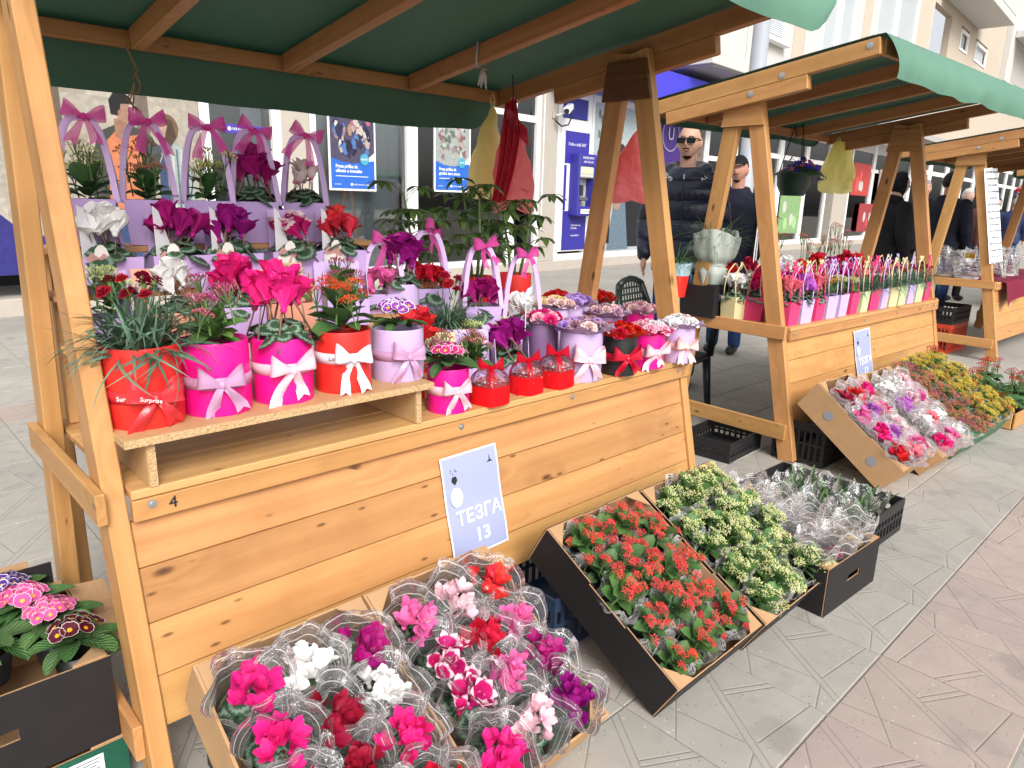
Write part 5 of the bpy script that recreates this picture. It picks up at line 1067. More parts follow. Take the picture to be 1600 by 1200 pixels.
for k in range(3): ob('string_end', MB().tube([(-.004, 0, -.10), (-.012 - .01 * k, .004 * k, -.15), (-.018 + .014 * k, 0, -.185)], .003, 5).mesh('string_end', TWM), tw)
# stall number sheets
PAPER = simple('printed_paper', (.33, .36, .56), .6, var=.01); PAPW = simple('white_paper', (.80, .80, .82), .7, var=.01)
def sheet(M, w, h, no, label, emb=True):
    s = thing('stall_sign', label, 'paper sign', 'paper stall number signs', M); mb = MB().grid(lambda u, v: ((u - .5) * w, -.0015 - .003 * math.sin(u * 3.1) * (1 - v) - .002 * math.sin(v * 9), (v - .5) * h), 8, 10); ob('paper', mb.mesh('paper', PAPW, True), s)
    ob('print', MB().grid(lambda u, v: ((u - .5) * w * .95, -.0022 - .003 * math.sin(u * 3.1) * (1 - v) - .002 * math.sin(v * 9), (v - .5) * h * .965), 8, 10).mesh('print', PAPER, True), s)
    words(s, 'ТЕЗГА', w * .262, INKW, T3((.03 * w, -.0062, -.115 * h)) @ FR, 'CENTER', 1.0, .0004, w * .0045); words(s, no, w * .262, INKW, T3((.05 * w, -.0062, -.325 * h)) @ FR, 'CENTER', 1.08, .0004, w * .0045)
    if emb:
        flat(s, 'emblem', [(-.36 * w, .26 * h), (-.31 * w, .22 * h), (-.26 * w, .26 * h), (-.28 * w, .30 * h), (-.34 * w, .30 * h)], .0045, INK); flat(s, 'emblem', [(.29 * w, .34 * h), (.40 * w, .34 * h), (.35 * w, .36 * h), (.345 * w, .41 * h), (.335 * w, .36 * h)], .0045, INK)
        for k in range(7): flat(s, 'emblem_dot', ell(-.31 * w + .05 * w * math.cos(k * .9), .345 * h + .022 * h * math.sin(k * 2.1), .007 * w, .007 * w, 6), .0045, INK)
        flat(s, 'print_balloon', ell(-.31 * w, .10 * h, .105 * w, .095 * h, 18), .0042, simple('pale_print', (.66, .68, .78), .6)); 
    return s
TILT = math.atan(.222)
sheet(T3((1.394, 1.5985, .455)) @ RX(-TILT) @ RY(rad(-.8)), .235, .335, '13', 'pale blue paper sign ТЕЗГА 13 on the first stall front')
sheet(S2 @ T3((1.0, yF(.485) + .002, .485)) @ RX(-TILT) @ RY(rad(-1.5)), .235, .33, '12', 'pale blue paper sign ТЕЗГА 12 on the second stall front'); sheet(S3 @ T3((1.25, yF(.5) + .004, .50)) @ RX(-TILT), .21, .30, '11', 'paper sign on the third stall front at the picture edge')
words(bpy.data.objects['market_stall'], '4', .040, INK, T3((.125, -.0035, .703)) @ FR)
# ================================================================== BOXES ON THE GROUND
def tilt_box(x0, y0, th, z0=0.0, yaw=0): return T3((x0, y0, z0)) @ RZ(yaw) @ RX(th)
@share
def m_pot_small(r, h): mb = MB(); mb.lathe([(r * .78, 0), (r, h), (r * .93, h), (r * .92, h - .008), (.001, h - .008)], 16, 0); return mb.mesh('pot', [C_BLK], True)
def kal_proto(pm_, bm_, seed, op, nb, nc, lm, label, grp, R=.021, tight=1.0):
    t = thing('potted_kalanchoe', label, 'potted plant', grp); put(t, 'pot', m_pot_small(.050, .075), Matrix()); film_sleeve(t, .046, .066, .135, LACE, seed, None, .10, .15)
    kalanchoe(t, .068, .058, pm_, bm_, nc, 11, .070, .125, op, nb, R, seed, lm, tight); return t
TH = rad(29.7)
ORD = ('leftmost', 'second', 'third', 'fourth', 'fifth', 'sixth', 'seventh')
def where(i, nx, j, ny):
    col = 'rightmost' if i == nx - 1 else ('leftmost' if i == 0 else ('middle' if nx == 3 else ORD[i] + ' from left')); row = 'front' if j == 0 else ('back' if j == ny - 1 else ('second', 'third', 'fourth')[j - 1]); return '%s in the %s row' % (col, row)
def fill(MBX, nx, ny, w, l, protos, z=.008, jit=.012, zj=.01, labels=None, group=None):
    first = set(); n = 0
    for j in range(ny):
        for i in range(nx):
            p = protos[n] if callable(getattr(protos, 'get', None)) else protos[(i * 7 + j * 3 + n) % len(protos)]
            M = MBX @ T3((.028 + (w - .056) * (i + .5) / nx + rnd.uniform(-jit, jit), .03 + (l - .06) * (j + .5) / ny + rnd.uniform(-jit, jit), z + rnd.uniform(0, zj))) @ RZ(rnd.uniform(0, 6.28)) @ RX(rnd.uniform(-.10, .10)) @ SC(rnd.uniform(.86, 1.14))
            lb_ = labels + ', ' + where(i, nx, j, ny)
            if id(p) not in first: p.matrix_basis = M; first.add(id(p)); p['label'] = lb_
            else: clone(p, M, lb_, group)
            n += 1
HOLE = (.17, .29, .075, .105)
KB = tilt_box(1.484, .925, TH); KB2 = tilt_box(1.956, .915, TH)
carton('black card box of red kalanchoes tilted against the first stall', .468, .59, .142, KB, BLACKCARD, KRAFTIN, None, 'tilted black boxes of kalanchoe'); carton('black card box of cream kalanchoes beside the red ones', .468, .59, .142, KB2, BLACKCARD, KRAFTIN, None, 'tilted black boxes of kalanchoe')
GR, GW = 'red kalanchoes packed in the tilted black box', 'cream kalanchoes packed in the tilted black box'
LR, LW = 'red kalanchoe in the tilted black box', 'cream kalanchoe in the tilted black box'
fill(KB, 4, 5, .46, .58, [kal_proto(K_RED, K_REDB, s, .35 + .1 * (s % 3), 20, 6, L_KAL2 if s % 2 else L_KAL, LR, GR, .0138) for s in range(4)], .012, .010, .012, LR, GR)
fill(KB2, 4, 5, .46, .58, [kal_proto(K_WHT, K_WHTB, s + 10, .2, 20, 9, L_KAL, LW, GW, .0185, 1.0) for s in range(4)], .022, .010, .012, LW, GW)
# prop under the back edge
def crate(label, w, l, h, M, m, grp=None):
    c = thing('plastic_crate', label, 'crate', grp, M); t = .008
    for (x, y, dx, dy) in ((w / 2, t / 2, w, t), (w / 2, l - t / 2, w, t), (t / 2, l / 2, t, l - 2 * t), (w - t / 2, l / 2, t, l - 2 * t)):
        mb = MB(); L = max(dx, dy); hor = dx > dy
        for z0, z1 in ((0, .03), (h - .045, h)): mb.box((x, y, (z0 + z1) / 2), (dx, dy, z1 - z0))
        n = int(L / .035)
        for k in range(n + 1):
            o = -L / 2 + .006 + (L - .012) * k / n; mb.box((x + (o if hor else 0), y + (0 if hor else o), (h - .015) / 2), (.012 if hor else dx * .9, dy * .9 if hor else .012, h - .076))
        mb.box((x, y, h * .5), (dx * (.98 if hor else .8), dy * (.8 if hor else .98), .012)); ob('side_panel', mb.mesh('side_panel', m), c)
    ob('bottom', MB().box((w / 2, l / 2, .004), (w - 2 * t, l - 2 * t, .006)).mesh('bottom', m), c); return c
PBLK = simple('black_plastic', (.016, .016, .018), .45, .4); PBLUE = simple('dark_blue_plastic', (.022, .040, .085), .5); PORG = simple('orange_red_plastic', (.58, .055, .02), .45, .4)
crate('dark blue plastic crate propping the tilted black boxes', .5, .34, .20, T3((1.47, 1.30, 0)), PBLUE); crate('black plastic crate behind the second stall leg', .40, .32, .115, T3((3.47, 1.83, 0)) @ RZ(.05), PBLK)
crate('black plastic crate under the first stall behind the blue one', .6, .4, .22, T3((1.15, 1.75, 0)), PBLK)
crate('black plastic crate of leafy bulbs below the second stall boxes', .46, .58, .155, T3((2.86, .90, 0)) @ RZ(-.03), PBLK)
# wrapped cyclamens in kraft boxes
@share
def m_wrap(i): 
    return None
def wrapped(pmat, seed, label, grp, nf=6, big=0, fs=1.05, film=CELLO, nl=9, sl=(.050, .080, .215, .10, .28)):
    t = thing('wrapped_cyclamen', label, 'wrapped plant', grp); put(t, 'pot', m_pot_small(.048, .075), Matrix()); cyclamen(t, .082, .048, pmat, nf, fs, nl, .032, .092, big, seed, None, .95); film_sleeve(t, sl[0], sl[1], sl[2], film, seed, None, sl[3], sl[4]); return t
def names(c): return {P_HOT: 'hot pink', P_WHITE: 'white', P_MAG: 'magenta', P_PALE: 'blush white', P_DRED: 'dark red', P_PINK: 'pink', P_RED: 'red', P_CORAL: 'coral red', P_BICO: 'white-edged crimson', P_SALM: 'salmon', P_LILA: 'lilac pink', P_PURP: 'purple'}[c]
TF = rad(30.5)
CB1 = tilt_box(.430, .992, TF, .010); CB2 = tilt_box(.850, .992, TF, .010)
carton('kraft cardboard box of wrapped cyclamens beside the left stall leg', .412, .56, .150, CB1, KRAFT, KRAFTIN, None, 'kraft boxes of wrapped cyclamens at the first stall'); carton('kraft cardboard box of wrapped cyclamens under the ТЕЗГА 13 sign', .412, .56, .150, CB2, KRAFT, KRAFTIN, None, 'kraft boxes of wrapped cyclamens at the first stall')
crate('black plastic crate propping the kraft boxes of the first stall', .7, .3, .22, T3((.50, 1.285, 0)), PBLK)
def wrapfill(BX, rows, w, l, where, grp, film=CELLO, flip=False):
    ny = len(rows); protos = {}; cnt = {}
    order = ('front', 'second', 'third', 'back')
    for j, row in enumerate(rows):
        nx = len(row)
        for i, pmt in enumerate(row):
            M = BX @ T3((.02 + (w - .04) * (i + .5) / nx + rnd.uniform(-.008, .008), (l - .07) * (j + .5) / ny + .015 + rnd.uniform(-.008, .008), .010)) @ RZ(rnd.uniform(0, 6.28)) @ RX(rnd.uniform(-.08, .08))
            pos = ('left', 'middle', 'right')[i] if nx == 3 else ('left', 'right')[i]
            lb = 'film-wrapped %s cyclamen, %s of the %s row in the %s' % (names(pmt), pos, order[j], where)
            t = wrapped(pmt, (j * 3 + i * 5) % 9, lb, grp, 8, 0, .92, film); t.matrix_basis = M
wrapfill(CB1, [[P_PALE, P_PINK, P_RED], [P_PALE, P_DRED, P_HOT], [P_HOT, P_DRED, P_WHITE], [P_HOT, P_WHITE, P_MAG]], .405, .55, 'left kraft box', 'wrapped cyclamens in the left kraft box')
wrapfill(CB2, [[P_HOT, P_PALE, P_PURP], [P_BICO, P_PINK, P_MAG], [P_BICO, P_RED, P_PINK], [P_PINK, P_PALE, P_CORAL]], .405, .55, 'right kraft box', 'wrapped cyclamens in the right kraft box')
# wrapped primroses in the flat black box
WB = T3((2.345, .818, 0)) @ RZ(rad(-3)); carton('flat black card box of film-wrapped primroses with a hand hole', .41, .60, .185, WB, BLACKCARD, KRAFTIN, ((.16, .26, .085, .112), None, None, None), None)
GPW = 'film-wrapped primroses in the flat black box'
def wprim(pmt, seed, label):
    t = thing('wrapped_primrose', label, 'wrapped plant', GPW); put(t, 'pot', m_pot_small(.045, .07), Matrix()); primrose(t, .07, .055, pmt, 9, .019, 8, .075, .085, seed); film_sleeve(t, .048, .082, .285, CELLO, seed, None, .06, .05); return t
cols = [(PR_HOT, 'pink'), (PR_MAU, 'white'), (K_YEL, 'yellow'), (PR_HOT, 'pink')]
pr = [wprim(PR_HOT, 1, 'film-wrapped pink primrose in the flat black box'), wprim(PR_HOT, 2, 'film-wrapped pink primrose in the flat black box'), wprim(K_YEL, 3, 'film-wrapped yellow primrose in the flat black box'), wprim(PR_PNK, 4, 'film-wrapped rose primrose in the flat black box')]
lab = ['film-wrapped pink primrose in the flat black box'] * 2 + ['film-wrapped yellow primrose in the flat black box', 'film-wrapped rose primrose in the flat black box']; used = [0] * 4
for j in range(4):
    for i in range(3):
        k = {(1, 0): 0, (2, 0): 2, (0, 0): 1}.get((i, j), (0, 1, 3)[(i + j) % 3]); M = WB @ T3((.41 * (i + .5) / 3, .60 * (j + .5) / 4, .008)) @ RZ(i + j * 2.0) @ RX(.05 * (i - 1))
        lb_ = lab[k].replace('the flat black box', 'flat black box') + ', ' + where(i, 3, j, 4)
        if not used[k]: pr[k].matrix_basis = M; used[k] = 1; pr[k]['label'] = lb_
        else: clone(pr[k], M, lb_, GPW)
GTU = 'film-wrapped leafy bulbs in the black crate'
tu = thing('wrapped_bulb_plant', 'film-wrapped bulb plant of plain green blades in the black crate', 'wrapped plant', GTU); put(tu, 'pot', m_pot_small(.045, .07), Matrix()); stuff(put(tu, 'foliage', m_tul := None or (lambda: MB())().mesh('empty_mesh', L_KAL2), Matrix())) if False else put(tu, 'pot_rim', m_pot_small(.046, .072), Matrix())
r2 = random.Random(5)
for k in range(12): put(tu, 'leaf', share(lambda i: leafmb(1, .15, .8, .5, 2, 6, 0, lambda v: .25 + .75 * math.sin(math.pi * min(1, .15 + .85 * v))).mesh('blade_leaf', [L_KAL2], True))(k), T3((.03 * math.cos(k), .03 * math.sin(k), .06)) @ RZ(k * GA) @ RY(-r2.uniform(1.0, 1.5)) @ SC(r2.uniform(.10, .15)))
film_sleeve(tu, .05, .08, .19, CLEAR, 2, None, .06, .05)
for k in range(9):
    M = T3((2.95 + .13 * (k % 3), 1.0 + .15 * (k // 3), .012)) @ RZ(k * 1.3)
    lb_ = 'film-wrapped plant of green blades in the black crate, ' + where(k % 3, 3, k // 3, 3)
    if k == 0: tu.matrix_basis = M; tu['label'] = lb_
    else: clone(tu, M, lb_, GTU)
# boxes at the second stall
TS = rad(36)
SB1 = tilt_box(3.71, 1.120, TS, .004, rad(-2.5)); SB2 = tilt_box(4.125, 1.055, TS, .004, rad(-2.5))
def round_hole(c, x, y, z, ry): ob('air_hole', MB().lathe([(.026, 0), (.026, .001), (.001, .0012)], 18).mesh('air_hole', simple('shaded_hole_film', (.30, .31, .36), .4)), c, T3((x, y, z)) @ RY(rad(-90)))
c = carton('kraft cardboard box of wrapped cyclamens, tallest side towards the first stall', .405, .60, .170, SB1, KRAFT, KRAFTIN, None, 'kraft boxes of wrapped cyclamens at the second stall'); round_hole(c, -.0012, .44, .085, 0); round_hole(c, -.0012, .13, .085, 0)
carton('kraft cardboard box of wrapped cyclamens beside the green box', .405, .60, .160, SB2, KRAFT, KRAFTIN, None, 'kraft boxes of wrapped cyclamens at the second stall')
wrapfill(SB1, [[P_RED, P_SALM, P_PINK], [P_HOT, P_LILA, P_PALE], [P_PINK, P_LILA, P_HOT], [P_DRED, P_CORAL, P_HOT]], .40, .59, 'tall kraft box', 'wrapped cyclamens in the high-sided kraft box', CELLOP)
wrapfill(SB2, [[P_HOT, P_PINK, P_WHITE], [P_WHITE, P_SALM, P_WHITE], [P_LILA, P_PALE, P_PINK], [P_WHITE, P_WHITE, P_PALE]], .40, .59, 'kraft box by the green', 'wrapped cyclamens in the kraft box beside the green one', CELLOP)
crate('black plastic crate propping the second stall boxes', .7, .3, .24, T3((3.80, 1.45, 0)), PBLK)
GREENC = simple('dark_green_card', (.055, .16, .085), .5, nscale=10, namt=.1)
GB = tilt_box(4.56, 1.02, rad(28), .004, rad(-2.5)); gb = carton('green card box of mixed yellow and pink kalanchoe', .86, .62, .145, GB, GREENC, KRAFTIN, None)
ob('flap', MB().box((.20, .06, .1475), (.38, .11, .003)).mesh('flap', GREENC), gb); ob('flap', MB().box((.20, .56, .1475), (.38, .11, .003)).mesh('flap', GREENC), gb)
GY = 'kalanchoes packed in the green box'
kp = [kal_proto(K_YEL, K_YELB, 20, .5, 26, 10, L_KAL, 'yellow kalanchoe packed in the green box', GY), kal_proto(K_SAL, K_SALB, 21, .3, 26, 10, L_KAL, 'dusky salmon kalanchoe packed in the green box', GY), kal_proto(K_ORA, K_YELB, 22, .25, 26, 10, L_KAL, 'orange and yellow kalanchoe packed in the green box', GY), kal_proto(K_PNK, K_SALB, 23, .2, 26, 10, L_KAL, 'dusky pink kalanchoe packed in the green box', GY)]
used = set()
for j in range(5):
    for i in range(7):
        k = (3 if (i + j) % 3 == 0 else 1) if i < 3 else ((2 if (i * 3 + j) % 5 == 0 else 0)); M = GB @ T3((.86 * (i + .5) / 7, .62 * (j + .5) / 5, .03 + rnd.uniform(0, .02))) @ RZ(rnd.uniform(0, 6)) @ RX(rnd.uniform(-.12, .12))
        lb_ = ('orange', 'x')[0] and {0: 'yellow', 1: 'dusky salmon', 2: 'orange and yellow', 3: 'dusky pink'}[k] + ' kalanchoe in the green box, ' + where(i, 7, j, 5)
        if k not in used: kp[k].matrix_basis = M; used.add(k); kp[k]['label'] = lb_
        else: clone(kp[k], M, lb_, GY)
crate('black plastic crate propping the green box', .8, .3, .24, T3((4.62, 1.44, 0)), PBLK)
wx = thing('wooden_box', 'low wooden box of geraniums at the right edge', 'box', None, T3((5.52, .92, 0)) @ RZ(rad(-3)))
for k, (p0, p1) in enumerate((((0, 0, .06), (.9, 0, .06)), ((0, .5, .06), (.9, .5, .06)), ((0, .012, .06), (0, .488, .06)), ((.9, .012, .06), (.9, .488, .06)))): beam('side_board', p0, p1, .012, .11, W_VARN, wx)
ob('bottom', MB().box((.45, .25, .009), (.88, .48, .010)).mesh('bottom', W_TOP), wx)
@share
def m_ger_leaf(i):
    mb = MB(); n = 18
    def fn(u, v): q = 2 * math.pi * u; r = v * (1 + .07 * math.sin(q * 7)) * (1 - .5 * math.exp(-((abs(q - math.pi)) / .25) ** 2)); return (r * math.cos(q), r * math.sin(q), .12 * v * math.sin(q * 3 + i) - .1 * v * v)
    return mb.grid(fn, n, 3, 0, None, True).mesh('geranium_leaf', [L_GER], True)
GG = 'geraniums in the wooden box'
def geranium(seed, label):
    t = thing('geranium', label, 'potted plant', GG); put(t, 'pot', m_pot_small(.05, .08), Matrix()); r2 = random.Random(seed)
    for k in range(18): a = GA * k; r = .10 * math.sqrt(k / 18); put(t, 'leaf', m_ger_leaf(k % 3), T3((r * math.cos(a), r * math.sin(a), .10 + r2.uniform(0, .13))) @ RZ(a) @ RY(r2.uniform(0, .6)) @ SC(r2.uniform(.026, .042)))
    for k in range(2): put(t, 'flower_cluster', m_kal_cluster(k, .8, 26, .026, .16), T3((.04 * math.cos(seed + k * 3), .04 * math.sin(seed + k * 3), .12)) @ RX(.2) @ SC(1.25), P_RED, P_DRED)
    return t
g0 = geranium(1, 'red geranium with round scalloped leaves in the low wooden box')
for k in range(10):
    M = T3((5.60 + .17 * (k % 5), .99 + .25 * (k // 5), .02)) @ RZ(k * 1.9)
    lb_ = 'red geranium in the low wooden box, ' + where(k % 5, 5, k // 5, 2)
    if k == 0: g0.matrix_basis = M; g0['label'] = lb_
    else: clone(g0, M, lb_, GG)
g1 = geranium(7, 'single tall red geranium bloom standing above the wooden box'); g1.matrix_basis = T3((5.35, 1.45, .12)) @ SC(1.2)
# black primrose box on a green one, far left
lg = carton('green printed card box with a white list label, under the black primrose box', .66, .46, .13, T3((-.315, 1.655, 0)), simple('green_print_card', (.012, .10, .062), .4, nscale=9, namt=.6), KRAFTIN, None)
ob('list_label', MB().box((.555, -.0012, .078), (.105, .0016, .075)).mesh('list_label', PAPW), lg)
for k in range(8): ob('print_line', MB().box((.555 + .004 * math.sin(k), -.0024, .108 - .0085 * k), (.088 - .012 * (k % 3), .0006, .0022)).mesh('print_line', pm((.12, .14, .20))), lg)
words(lg, 'ALS', .042, simple('yellow_print', (.72, .72, .10), .5), T3((.40, -.0018, .036)) @ FR)
ob('torn_flap', MB().grid(lambda u, v: (.50 + .15 * u, -.004 - .05 * v + .01 * math.sin(u * 9), .035 + .012 * math.sin(u * 13) - .02 * v), 10, 3).mesh('torn_flap', KRAFTIN), lg)
LB = T3((-.315, 1.662, .1365)); lb = carton('black card box of primroses with a hand hole, at the far left', .65, .45, .215, LB, BLACKCARD, KRAFTIN, ((.34, .46, .095, .125), None, None, None), None)
ob('flap', MB().grid(lambda u, v: (.651 + .09 * v, .04 + .37 * u, .214 - .02 * v + .015 * math.sin(u * 7) * v), 8, 4).mesh('flap', KRAFTIN), lb); ob('flap', MB().box((.40, .455, .255), (.36, .006, .08)).mesh('flap', KRAFTIN), lb); ob('flap', MB().box((.555, .446, .245), (.15, .006, .07)).mesh('flap', BLACKCARD), lb)
GL = None
def lprim(x, y, pmt, label, seed, nf=14, fr=.017, z=.10):
    t = thing('potted_primrose', label, 'potted plant', 'primroses in the black box at far left', LB @ T3((x + .045, y + .012, z + .032))); put(t, 'pot', m_pot_small(.05, .08), Matrix()); primrose(t, .08, .082, pmt, nf, fr, 11, .108, .066, seed)
lprim(.555, .075, PR_DRK, 'wine red primrose with golden eyes at the front corner', 1, 12, .020); lprim(.535, .20, PR_PNK, 'rose pink primrose with crowded ruffled flowers, second from the front', 2, 30, .0165); lprim(.495, .315, PR_PNK, 'pink primrose with large flat yellow-eyed flowers', 3, 22, .0195); lprim(.475, .40, PR_VIO, 'dark violet white-edged primrose at the back of the box', 4, 26, .017)
lprim(.32, .12, PR_MAU, 'bright purple primrose at the left picture edge', 5, 16, .020); lprim(.30, .26, PR_VIO, 'violet primrose half out of the picture', 6, 8, .02); lprim(.17, .10, PR_HOT, 'magenta primrose outside the picture edge', 7, 8); lprim(.40, .20, PR_PNK, 'leafy primrose without open flowers in the middle of the box', 9, 1); lprim(.38, .30, PR_PNK, 'leafy primrose with folded leaves behind the bright purple one', 10, 1); lprim(.30, .40, PR_PNK, 'leafy primrose at the back left of the box', 8, 4)
# ================================================================== GOODS ON THE SECOND STALL
GB2 = 'small paper gift bags in the front row of the second stall'
def small_bag(M, col, cord, label, pl, seed, grp=GB2, w=.112, h=.135, hh=.195):
    t = thing('paper_gift_bag', label, 'gift bag', grp, M); put(t, 'bag', m_carrier(w, .095, h, 1.12), Matrix(), col)
    for s in (-1, 1): put(t, 'handle', m_cord(w * .9, hh, (seed % 3) - 1), T3((0, .044 * s, h * .95)) @ RX(.10 * s), cord)
    put(t, 'bow', m_bow(seed % 4, 1.2), T3((.0, -.02, h + hh * .93)) @ RZ(rnd.uniform(-.6, .6)) @ SC(.022), cord); pl(t); return t
B_ = {'m': (C_BMAG, 'raspberry pink'), 'l': (C_BLIL, 'lavender'), 'c': (C_CREAM, 'cream'), 'g': (C_BGRN, 'pistachio green')}
cy2 = lambda p, s: (lambda t: cyclamen(t, .118, .060, p, 9, 1.25, 12, .034, .095, 1, s)); ka2 = lambda p, b, s: (lambda t: kalanchoe(t, .118, .06, p, b, 9, 12, .07, .13, .3, 22, .022, s, L_KALB))
di2 = lambda p, s: (lambda t: dianthus(t, .118, .062, p, 6, .145, 150, s, .017, .0))
front = [('m', cy2(P_SALM, 1), 'salmon pink cyclamen'), ('l', cy2(P_LILA, 2), 'lilac cyclamen'), ('m', cy2(P_SALM, 3), 'salmon cyclamen'), ('l', ka2(K_YEL, K_ORAB, 4), 'yellow kalanchoe'), ('l', ka2(K_WHT, K_WHTB, 5), 'lime kalanchoe'), ('m', ka2(K_WHT, K_WHTB, 6), 'cream kalanchoe'), ('g', di2(D_SALM, 7), 'grassy dianthus'), ('m', di2(P_PALE, 8), 'pale dianthus'), ('l', di2(D_SALM, 9), 'salmon dianthus'), ('c', di2(D_SALM, 10), 'salmon dianthus'), ('g', di2(D_CRIM, 11), 'crimson dianthus'), ('l', di2(D_CRIM, 12), 'crimson dianthus'), ('g', di2(D_CRIM, 13), 'dark dianthus'), ('m', di2(D_CRIM, 14), 'crimson dianthus')]
ordn = ('first', 'second', 'third', 'fourth', 'fifth', 'sixth', 'seventh', 'eighth', 'ninth', 'tenth', 'eleventh', 'twelfth', 'thirteenth', 'last')
for k, (c, pl, nm) in enumerate(front):
    small_bag(S2 @ T3((.135 + .154 * k, .085, ZC)) @ RZ(rnd.uniform(-.08, .08)), B_[c][0], B_[c][0] if c != 'g' else C_CREAM, '%s paper bag of %s, %s from the left in the front row' % (B_[c][1], nm, ordn[k]), pl, k)
for (px, py, pm_, nm, lb) in ((1145, 500, P_WHITE, 'white', 'cream paper bag of white cyclamen behind the second stall leg, left one'), (1183, 501, P_RED, 'red', 'cream paper bag of red cyclamen half hidden by the second stall leg')):
    p = spot(px, py, ZC, .05); small_bag(T3((p.x, p.y, ZC)) @ RZ(-.15), C_CREAM, C_CREAM, lb, cy2(pm_, px), px % 5, None)
row2 = [(P_HOT, 'm'), (P_MAG, 'l'), (P_PURP, 'm'), (P_CORAL, 'c'), (K_YEL, 'c'), (P_MAG, 'l'), (P_PURP, 'm'), (P_PINK, 'l'), (P_HOT, 'g'), (P_PINK, 'm'), (P_MAG, 'c'), (P_LILA, 'l')]
for k, (p, c) in enumerate(row2):
    nm = {P_HOT: 'hot pink', P_MAG: 'magenta', P_PURP: 'purple', P_CORAL: 'coral red', K_YEL: 'yellow and orange', P_PINK: 'pink', P_LILA: 'lilac'}[p]
    small_bag(S2 @ T3((.14 + .172 * k, .27, ZC)) @ RZ(rnd.uniform(-.2, .2)), B_[c][0], B_[c][0], '%s bag of %s %s, number %s in the second row behind' % (B_[c][1], nm, 'kalanchoe' if p is K_YEL else 'cyclamen', ordn[min(k, 13)]) if False else '%s bag of %s flowers, %s from left in the second row' % (B_[c][1], nm, ordn[k]), ka2(K_YEL, K_ORAB, k) if p is K_YEL else cy2(p, k + 30), k, 'paper gift bags in the second row of the second stall')
for k in range(9):
    p = (P_RED, P_DRED, P_CORAL, P_WHITE, P_CORAL, P_RED, P_MAG, P_RED, P_CORAL)[k]; t = thing('potted_cyclamen', '%s cyclamen, %s from the left at the back of the second stall' % ({P_RED: 'red', P_DRED: 'dark red', P_CORAL: 'coral red', P_WHITE: 'white', P_MAG: 'magenta'}[p], ordn[k]), 'potted plant', 'cyclamens at the back of the second stall', S2 @ T3((.13 + .22 * k, .47, ZC)))
    put(t, 'pot', m_pot_small(.055, .15 + .03 * (k % 2)), Matrix()); cyclamen(t, .145 + .03 * (k % 2), .065, p, 9, 1.2, 10, .032, .11, 1, k + 50)
for (px, py, y, p, b, lb) in ((1213, 345, 2.15, P_RED, P_DRED, 'tall red begonia beside the second stall leg'), (1262, 360, 2.2, K_SAL, K_REDB, 'tall rusty pink kalanchoe on thin stems'), (1288, 365, 2.22, K_SAL, K_SALB, 'pale rust kalanchoe on thin stems, under the yellow bag'), (1308, 347, 2.25, P_RED, P_DRED, 'tall brick red begonia under the yellow bag'), (1322, 362, 2.2, P_PINK, P_PINK, 'pink hydrangea-like bloom under the white hoop handle')):
    q = at(px, py, y=y); t = thing('flowering_plant', lb, 'potted plant', None, T3((q.x, y, ZC))); put(t, 'pot', m_pot_small(.05, .16), Matrix()); kalanchoe(t, .15, .05, p, b, 5, 12, .075, q.z - ZC - .15, .7, 24, .026, px, L_KAL2, .7)
for px in (1185, 1296): 
    q = at(px, 352, y=2.2); t = thing('hoop_handle_basket', 'white wire hoop handle over the red cyclamens' + (' beside the leg' if px < 1200 else ' under the yellow bag'), 'basket', None, T3((q.x, 2.2, ZC))); ob('hoop', MB().tube([(-.09 + .18 * (.5 - .5 * math.cos(math.pi * k / 14)), 0, .12 + (q.z - ZC - .09) * math.sin(math.pi * k / 14)) for k in range(15)], .004, 5).mesh('hoop', WHITE, True), t, RZ(.4)); put(t, 'pot', m_pot_small(.09, .13), Matrix())
gp = thing('wrapped_foliage_plant', 'green spiky plant wrapped in grey paper tied at the waist, beside the cream bags', 'wrapped plant', None, T3((at(1112, 450, y=2.28).x, 2.28, .94)))
def gpf(u, v):
    q = 2 * math.pi * u; r = .085 + .02 * math.sin(v * 3) - .028 * math.exp(-((v - .38) / .08) ** 2) + .07 * max(0, v - .4); r *= 1 + .06 * math.sin(q * 7 + v * 3) + .05 * math.sin(q * 11) * abs(v - .38) * 2; return (r * math.cos(q), r * math.sin(q), .30 * v + .05 * max(0, v - .5) * math.sin(q * 2 + 1))
GPAP = simple('grey_green_paper', (.36, .40, .36), .6, bscale=30, bamt=.3); ob('paper_wrap', MB().grid(gpf, 48, 16, 0, None, True).mesh('paper_wrap', GPAP, True), gp)
ob('ribbon', MB().lathe([(.078, .105), (.082, .112), (.078, .12)], 24).mesh('ribbon', GPAP), gp); stuff(ob('foliage', MB().mesh('x', L_DIA) if False else m_blades(77, .1, .26, 120, L_KAL2), gp, T3((0, 0, .17)))); put(gp, 'paper_bow', m_bow(1, 1.2), T3((.06, -.08, .27)) @ RZ(.6) @ SC(.06), GPAP)
fp2 = thing('wrapped_foliage_plant', 'spiky plant in red and pale blue wrap behind the first stall leg', 'wrapped plant', None, T3((at(1058, 440, y=2.40).x, 2.40, .86)) @ SC(.75)); ob('paper_wrap', MB().lathe([(.07, 0), (.085, .12), (.09, .20)], 20).mesh('paper_wrap', C_RED, True), fp2); ob('paper_cuff', MB().lathe([(.092, .17), (.11, .27)], 20).mesh('paper_cuff', simple('pale_blue_paper', (.42, .58, .66), .6), True), fp2); stuff(ob('foliage', m_blades(78, .1, .24, 120, L_KAL2), fp2, T3((0, 0, .20))))
ck = carton('black printed card box on the second stall counter under the grey paper plant', .30, .22, .185, T3((at(1112, 450, y=2.28).x - .15, 2.17, ZC)), BLACKCARD, BLACKCARD, (None, None, None, None)); words(ck, 'BULK', .05, pm((.10, .14, .5)), T3((.05, -.001, .12)) @ FR)
